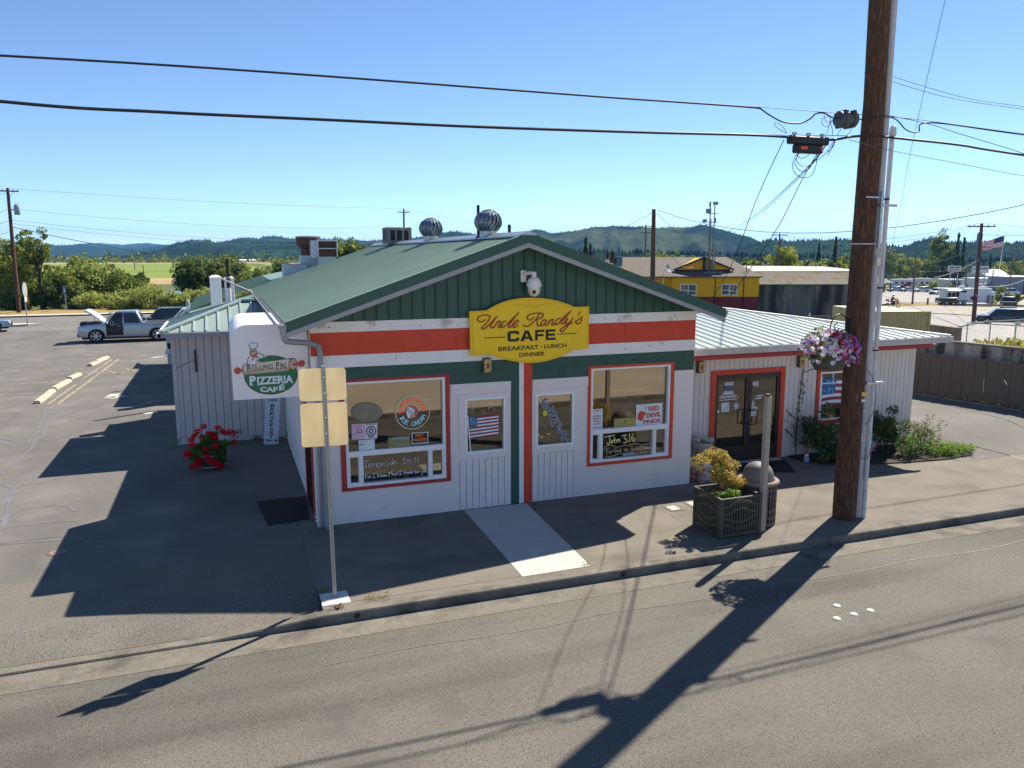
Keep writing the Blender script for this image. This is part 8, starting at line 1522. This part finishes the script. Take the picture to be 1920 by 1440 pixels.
for i in range(n):
    a = p0+(p1-p0)*i/n; c = p0+(p1-p0)*(i+.955)/n; h = 1.50+.03*rng.normal(); o = np.array([-.02*(i % 2)*.4, 0]); a = a+o; c = c+o; dv = (c-a)*.18
    q = [(a, .02), (c, .02), (c, h-.05), (c-dv, h), (a+dv, h), (a, h-.05)]; vs = [(v[0]-21.7, v[1]-6.3, z) for v, z in q]; vs2 = [(x+.02, y, z) for x, y, z in vs]; b.add(vs+vs2, [tuple(range(6)), tuple(range(11, 5, -1))]+[(k_, (k_+1) % 6, (k_+1) % 6+6, k_+6) for k_ in range(6)])
b.build('boards', FENCE, t); b = MB(); [b.beam((p0[0]-21.65, p0[1]-6.3, z), (p1[0]-21.65, p1[1]-6.3, z), .04, .09) for z in (.3, 1.2)]; b.build('rail', FENCE, t)
b = MB(); [b.beam(*q, .03, .004) for q in (((21.93-21.7-.03, 3.6-6.3, .5), (21.93-21.7-.035, 3.62-6.3, .95)), ((22.06-21.7-.03, 2.9-6.3, .85), (22.03-21.7-.03, 3.0-6.3, 1.0)))]; b.build('scratch', mat('raw_wood', (.6, .5, .42), .8), t)
C = [(21.5+(23.9-21.55)*f+rng.normal()*.05, 8.8-12*f, .22+.05*rng.random()) for f in rng.random(500)]; o = leaf_mesh('dry_weeds', np.array(C), .14, [LY, leafmat('straw', (.42, .30, .10))], rng.integers(0, 2, 500)); tag(o, 'dry weeds along the foot of the brown board fence', 'weeds', kind='stuff')
o = MB().prism([(21.25, 9), (21.45, 9), (23.75, -3.2), (23.5, -3.2)], lambda u, v, d: (u, v, d), .19, .24).build('fence_kerb', KERB); struct(o)
C = [(23.2+1.0*f+rng.uniform(0, 2.2), 5.5-9*f, 1.95+.25*rng.random()) for f in rng.random(1600)]; o = leaf_mesh('dry_brush', np.array(C), .2, [LY, leafmat('straw', (.42, .30, .10)), L1], rng.integers(0, 3, 1600)); tag(o, 'dry golden brush growing behind the retaining wall top', 'brush', kind='stuff')
o = MB().add([(22.95, 11, 1.9), (22.98, 6.2, 1.95), (24.78, -4, 1.95), (27.5, -4, 1.7), (27, 11, 1.6)], [(0, 1, 2, 3, 4)]).build('wall_bank', DRYG); struct(o)
qa, qb = onground(1695, 56), onground(1812, 50.5)
wallseg('rubble_wall', 'low rough concrete wall near the tan container', 'wall', [qa[:2], qb[:2]], H(qb[0])-.1, 5.2+(478-618)*50.5/F, .4, mat('rough_brown_concrete', (.24, .19, .14), .95, var=.35, scale=3, fine=.3, fscale=12, bump=.5))
t = thing('chain_link_fence', 'galvanized chain link fence with round posts above the retaining wall', 'fence', onground(1815, 52)); b = MB(); P = [dp(px, py, d) for px, py, d in ((1815, 605, 52), (1858, 602.5, 45), (1906, 600, 40), (1960, 597, 36))]; o = np.array(onground(1815, 52))
for p in P: MB().tube([(p[0]-o[0], p[1]-o[1], -.6), tuple(p-o)], .04, 8).build('post', GALV, t)
b = MB(); b.tube([tuple(p-o) for p in P], .03, 6); b.build('top_rail', GALV, t)
b = MB()
for p, q in zip(P[:-1], P[1:]):
    n = 26
    for i in range(-12, n): 
        for s in (0, 1):
            f0, f1 = (i/n, (i+12)/n); za, zb = (0, 1) if s else (1, 0)
            if f0 < 0: r_ = -f0/(f1-f0); za = za+(zb-za)*r_; f0 = 0
            if f1 > 1: r_ = (1-f0)/(f1-f0); zb = za+(zb-za)*r_; f1 = 1
            v = lambda f, zz: (p*(1-f)+q*f-o)-np.array([0, 0, 1.1*(1-zz)]); b.beam(tuple(v(f0, za)), tuple(v(f1, zb)), .004, .004)
b.build('wire_mesh', MATS['dish_grey'], t)
t = thing('fire_hydrant', 'orange red fire hydrant on the dry grass', 'hydrant', onground(1664, 88)); b = MB(); b.lathe([(.16, 0), (.16, .05), (.11, .08), (.11, .6), (.14, .62), (.14, .68), (.11, .78), (.04, .86)], n=14); b.build('barrel', mat('hydrant_red', (.6, .07, .03), .5), t, True); b = MB(); b.cyl((-.22, 0, .5), (.22, 0, .5), .06, n=10); b.cyl((0, -.2, .42), (0, 0, .42), .08, n=10); b.build('nozzle', MATS['hydrant_red'], t); t.scale = (1.35, 1.35, 1.35)
o = onground(1747, 128); t = tag(MB().box(-.1, .1, -.1, .1, 0, 1.1).build('marker_post', GPOLE), 'short grey marker post on the dry grass', 'post'); t.location = o
o = onground(1680, 96); t = thing('grass_sign_stake', 'thin stake standing in the dry grass below the motorcycle', 'stake', o); b = MB(); b.cyl((0, 0, 0), (0, 0, 1.1), .025, n=6); b.build('stake', GPOLE, t)
# park sign, car wash sign, flag
def billboard(px, top, bot, hw, d, label, rows, foot, m=None, sub=None):
    x, y, zz = onground(px, d); s = d/F; t = thing('pole_sign', label, 'sign', (x, y, zz), AR); z = lambda p: 5.2+(478-p)*s-zz; b = MB(); b.bev(-hw*s, hw*s, -.12, .12, z(bot), z(top), .04); b.build('panel', m or mat('billboard_white', (.62, .64, .66), .5), t); b = MB(); [b.box(q-.12, q+.12, -.1, .1, 0, z(bot)) for q in (-hw*s*.55, hw*s*.55)]; b.build('post', GALV, t)
    b = MB(); fn = lambda u, v, dd=0: (u, -.124-dd, v)
    for txt, y0, y1, w in rows:
        if not txt: [b.add([fn(q0*s, z(y0), .0), fn(q1*s, z(y0), .0), fn(q1*s, z(y1), .0), fn(q0*s, z(y1), .0)], [(0, 1, 2, 3)]) for q0, q1 in ((-9, -6.5), (-6, -3.8), (-3.4, -1), (1.4, 3.6), (4, 6.2), (6.6, 9))]; continue
        put_text(b, txt, fn, -w*s, z(y0), w*s, z(y1), bold=.04)
    b.build('lettering', SBLACK, t)
    if sub: b = MB(); b.bev(-hw*s*.55, hw*s*.55, -.1, .1, z(sub[1]), z(sub[0]), .03); b.build('lower_panel', mat('sign_dark_red_panel', (.2, .04, .05), .5), t)
billboard(1792, 500, 510.5, 12.5, 222, 'white and blue RV PARK sign on two posts before the dark trees', [('RV PARK', 509.5, 506, 10), ('', 504.5, 501.5, 10)], 545, sub=(511.5, 515))
billboard(1841, 500.5, 513.5, 15.5, 222, 'wide white CAR WASH sign beside the tall brown pole', [('CAR WASH', 506.5, 503, 14)], 545)
x, y, zz = onground(1873, 250); s = 250/F; t = thing('flagpole', 'tall white flagpole with a stars and stripes flag blowing left', 'flag', (x, y, zz), AR); z = lambda p: 5.2+(478-p)*s-zz; dx = (1881-1873)*s
b = MB(); b.tube([(0, 0, 0), (dx, 0, z(436))], [.10, .05], 8); b.build('pole', VINYL, t); fxm = (1878-1873)*s
def flag(u, v): return (fxm-u*42*s, -.3-.9*math.sin(u*7+v)*(.3+u), z(444)+(-u*13.5-v*(20-u*3))*s*1.0+.35*math.sin(u*8)*u)
for nm, m, sel in (('white_stripes', mat('flag_white', (.72, .68, .68), .8), 0), ('red_stripes', mat('flag_red', (.5, .05, .07), .8), 1)):
    b = MB()
    for i in range(13):
        if i % 2 == sel: continue
        us = np.linspace(.42 if i < 7 else 0, 1, 12); b.add([flag(u, i/13) for u in us]+[flag(u, (i+1)/13) for u in us], [(j, j+1, 13+j, 12+j) for j in range(11)])
    b.build(nm, m, t)
b = MB(); us = np.linspace(0, .42, 6); b.add([flag(u, 0) for u in us]+[flag(u, 7/13) for u in us], [(j, j+1, 7+j, 6+j) for j in range(5)]); b.build('blue_canton', mat('flag_blue', (.03, .05, .14), .8), t)
# car wash building, workshop, long roofs, silo, hut
def block(px0, px1, top, d, dep, m, label, roofm=None, pitch=0, name='far_building'):
    x, y, zz = onground((px0+px1)/2, d); s = d/F; hw = (px1-px0)/2*s; h = 5.2+(478-top)*s-zz; t = thing(name, label, 'building', (x, y, zz), AR); b = MB(); b.box(-hw, hw, 0, dep, 0, h-pitch); b.build('wall', m, t); b = MB()
    if pitch: b.add([(-hw-.4, -.4, h-pitch), (hw+.4, -.4, h-pitch), (hw+.4, dep/2, h), (-hw-.4, dep/2, h), (-hw-.4, dep+.4, h-pitch), (hw+.4, dep+.4, h-pitch)], [(0, 1, 2, 3), (3, 2, 5, 4), (0, 3, 4), (1, 5, 2)])
    else: b.box(-hw-.3, hw+.3, -.3, dep+.3, h-.05, h+.2)
    b.build('roof', roofm or PAPER, t); return t, hw, h, s
BG = mat('blue_grey_siding', (.22, .25, .30), .8); PR = mat('pale_grey_roof', (.42, .42, .43), .8)
t, hw, h, s = block(1857, 1899, 507, 275, 14, BG, 'blue grey house with pale sloping roof behind the car wash sign', PR, 2.5); b = MB(); [b.box(-hw*.75+q*hw*.7, -hw*.75+q*hw*.7+1.0, -.03, .02, h*.42, h*.56) for q in (0, 1)]; b.build('window', FARGLASS, t)
t, hw, h, s = block(1893, 1950, 521, 240, 10, BG, 'long blue grey workshop with white roof at the right edge', PAPER); b = MB(); b.box(hw*.1, hw*.65, -.04, .02, .3, h*.75); b.build('door', MAR, t)
t, hw, h, s = block(1836, 1894, 524, 262, 8, mat('cream_wall', (.55, .56, .56), .8), 'low white car wash building with flat roof', PAPER); b = MB(); [b.box(-hw*.8+q*hw*.45, -hw*.8+q*hw*.45+2.2, -.04, .02, .3, h*.7) for q in range(4)]; b.build('bay', DARKIN, t)
t, hw, h, s = block(1782, 1812, 526, 300, 8, mat('cream_wall', (.55, .56, .56), .8), 'low white park building behind the agave plant', PAPER); b = MB(); b.box(-hw*.5, -hw*.2, -.03, .02, .8, 2); b.build('window', FARGLASS, t)
x, y, zz = onground(1834, 700); t = thing('concrete_silo', 'grey square silo tower on the hill skyline', 'tower', (x, y, zz), AR); s = 700/F; z = lambda p: 5.2+(478-p)*s-zz; b = MB(); b.box(-3*s, 3*s, -2, 2, 0, z(441)); b.build('shaft', mat('silo_grey', (.22, .23, .25), .9), t); b = MB(); b.box(-2*s, 2.4*s, -1.5, 1.5, z(441), z(438)); b.cyl((-5*s, 0, z(452)), (-5*s, 0, z(442)), .3, n=6); b.build('headhouse', BG, t)
x, y, zz = onground(1657, 215); t = thing('park_hut', 'small open hut with grey pyramid roof by the conduits', 'hut', (x, y, zz), AR); b = MB(); b.add([(-2.2, -2.2, 2.6), (2.2, -2.2, 2.6), (2.2, 2.2, 2.6), (-2.2, 2.2, 2.6), (0, 0, 4.3)], [(0, 1, 4), (1, 2, 4), (2, 3, 4), (3, 0, 4), (3, 2, 1, 0)]); b.build('roof', PR, t); b = MB(); [b.box(q-.12, q+.12, r-.12, r+.12, 0, 2.6) for q in (-1.7, 1.7) for r in (-1.7, 1.7)]; b.build('post', BARK, t)
x, y, zz = onground(1650, 84); t = thing('roadside_board', 'dark grey slanted board edge just right of the conduits', 'board', (x, y, zz), AR); s = 84/F; b = MB(); z = lambda p: 5.2+(478-p)*s-zz; b.prism([(0, 0), (8*s, 0), (4*s, z(543)), (0, z(535))], lambda u, v, d: (u, d, v), -.05, .05); b.build('panel', mat('slate_board', (.12, .14, .16), .7), t); b = MB(); b.box(0, .1, .06, .16, 0, z(545)); b.build('post', GALV, t)
for px, lb in ((1887, 'white gate post near the black pickup'), (1893, 'dark gate post near the black pickup')): x, y, zz = onground(px, 150); o = MB().box(-.25, .25, -.25, .25, 0, 1.9).build('gate_post', PAPER if 'white' in lb else GPOLE); o.location = (x, y, zz); tag(o, lb, 'post')
x, y, zz = onground(1872, 131); t = thing('yellow_barrel_stand', 'yellow equipment stand beside the food trailer', 'stand', (x, y, zz-.1), AR); b = MB(); b.bev(-.45, .45, -.3, .3, .45, .95, .05); b.build('tank', mat('equip_yellow', (.62, .42, .03), .5), t); b = MB(); [b.beam((q, 0, 0), (q*.6, 0, .5), .06, .06) for q in (-.5, .5)]; b.build('leg', MATS['equip_yellow'], t)
o = onground(1849, 131); t = thing('flower_basket', 'hanging basket of pink flowers on the tall brown pole by the trailer', 'flower basket', tuple(dp(1829, 556, 79)-np.array([.3, 0, 0]))); C = clumps((0, 0, 0), (.48, .4, .32), 14, .3); leaf_mesh('foliage', cloud(C, .12, 20), .12, [FP, L3, leafmat('dusky_rose', (.22, .06, .10))], rng.integers(0, 3, 280), t); b = MB(); b.lathe([(.15, -.35), (.3, -.1)], n=12); b.build('bowl', BLACK, t)

# ------------------------------------------------------------------ haze over the far distance
def add_haze(dens):
    m = bpy.data.materials.new('haze_air'); m.use_nodes = True; N, L = m.node_tree.nodes, m.node_tree.links
    N.remove(N['Principled BSDF']); v = N.new('ShaderNodeVolumePrincipled'); v.inputs['Color'].default_value = (.20, .52, 1, 1); v.inputs['Density'].default_value = dens; v.inputs['Anisotropy'].default_value = 0.0
    L.new(v.outputs[0], N['Material Output'].inputs['Volume'])
    b = MB(); b.box(-6500, 8500, -9500, 8500, -15, 240); o = b.build('haze', m); o['kind'] = 'stuff'; tag(o, 'thin blue haze over the whole view', 'haze')
HAZE = 0.00010
if HAZE: add_haze(HAZE)
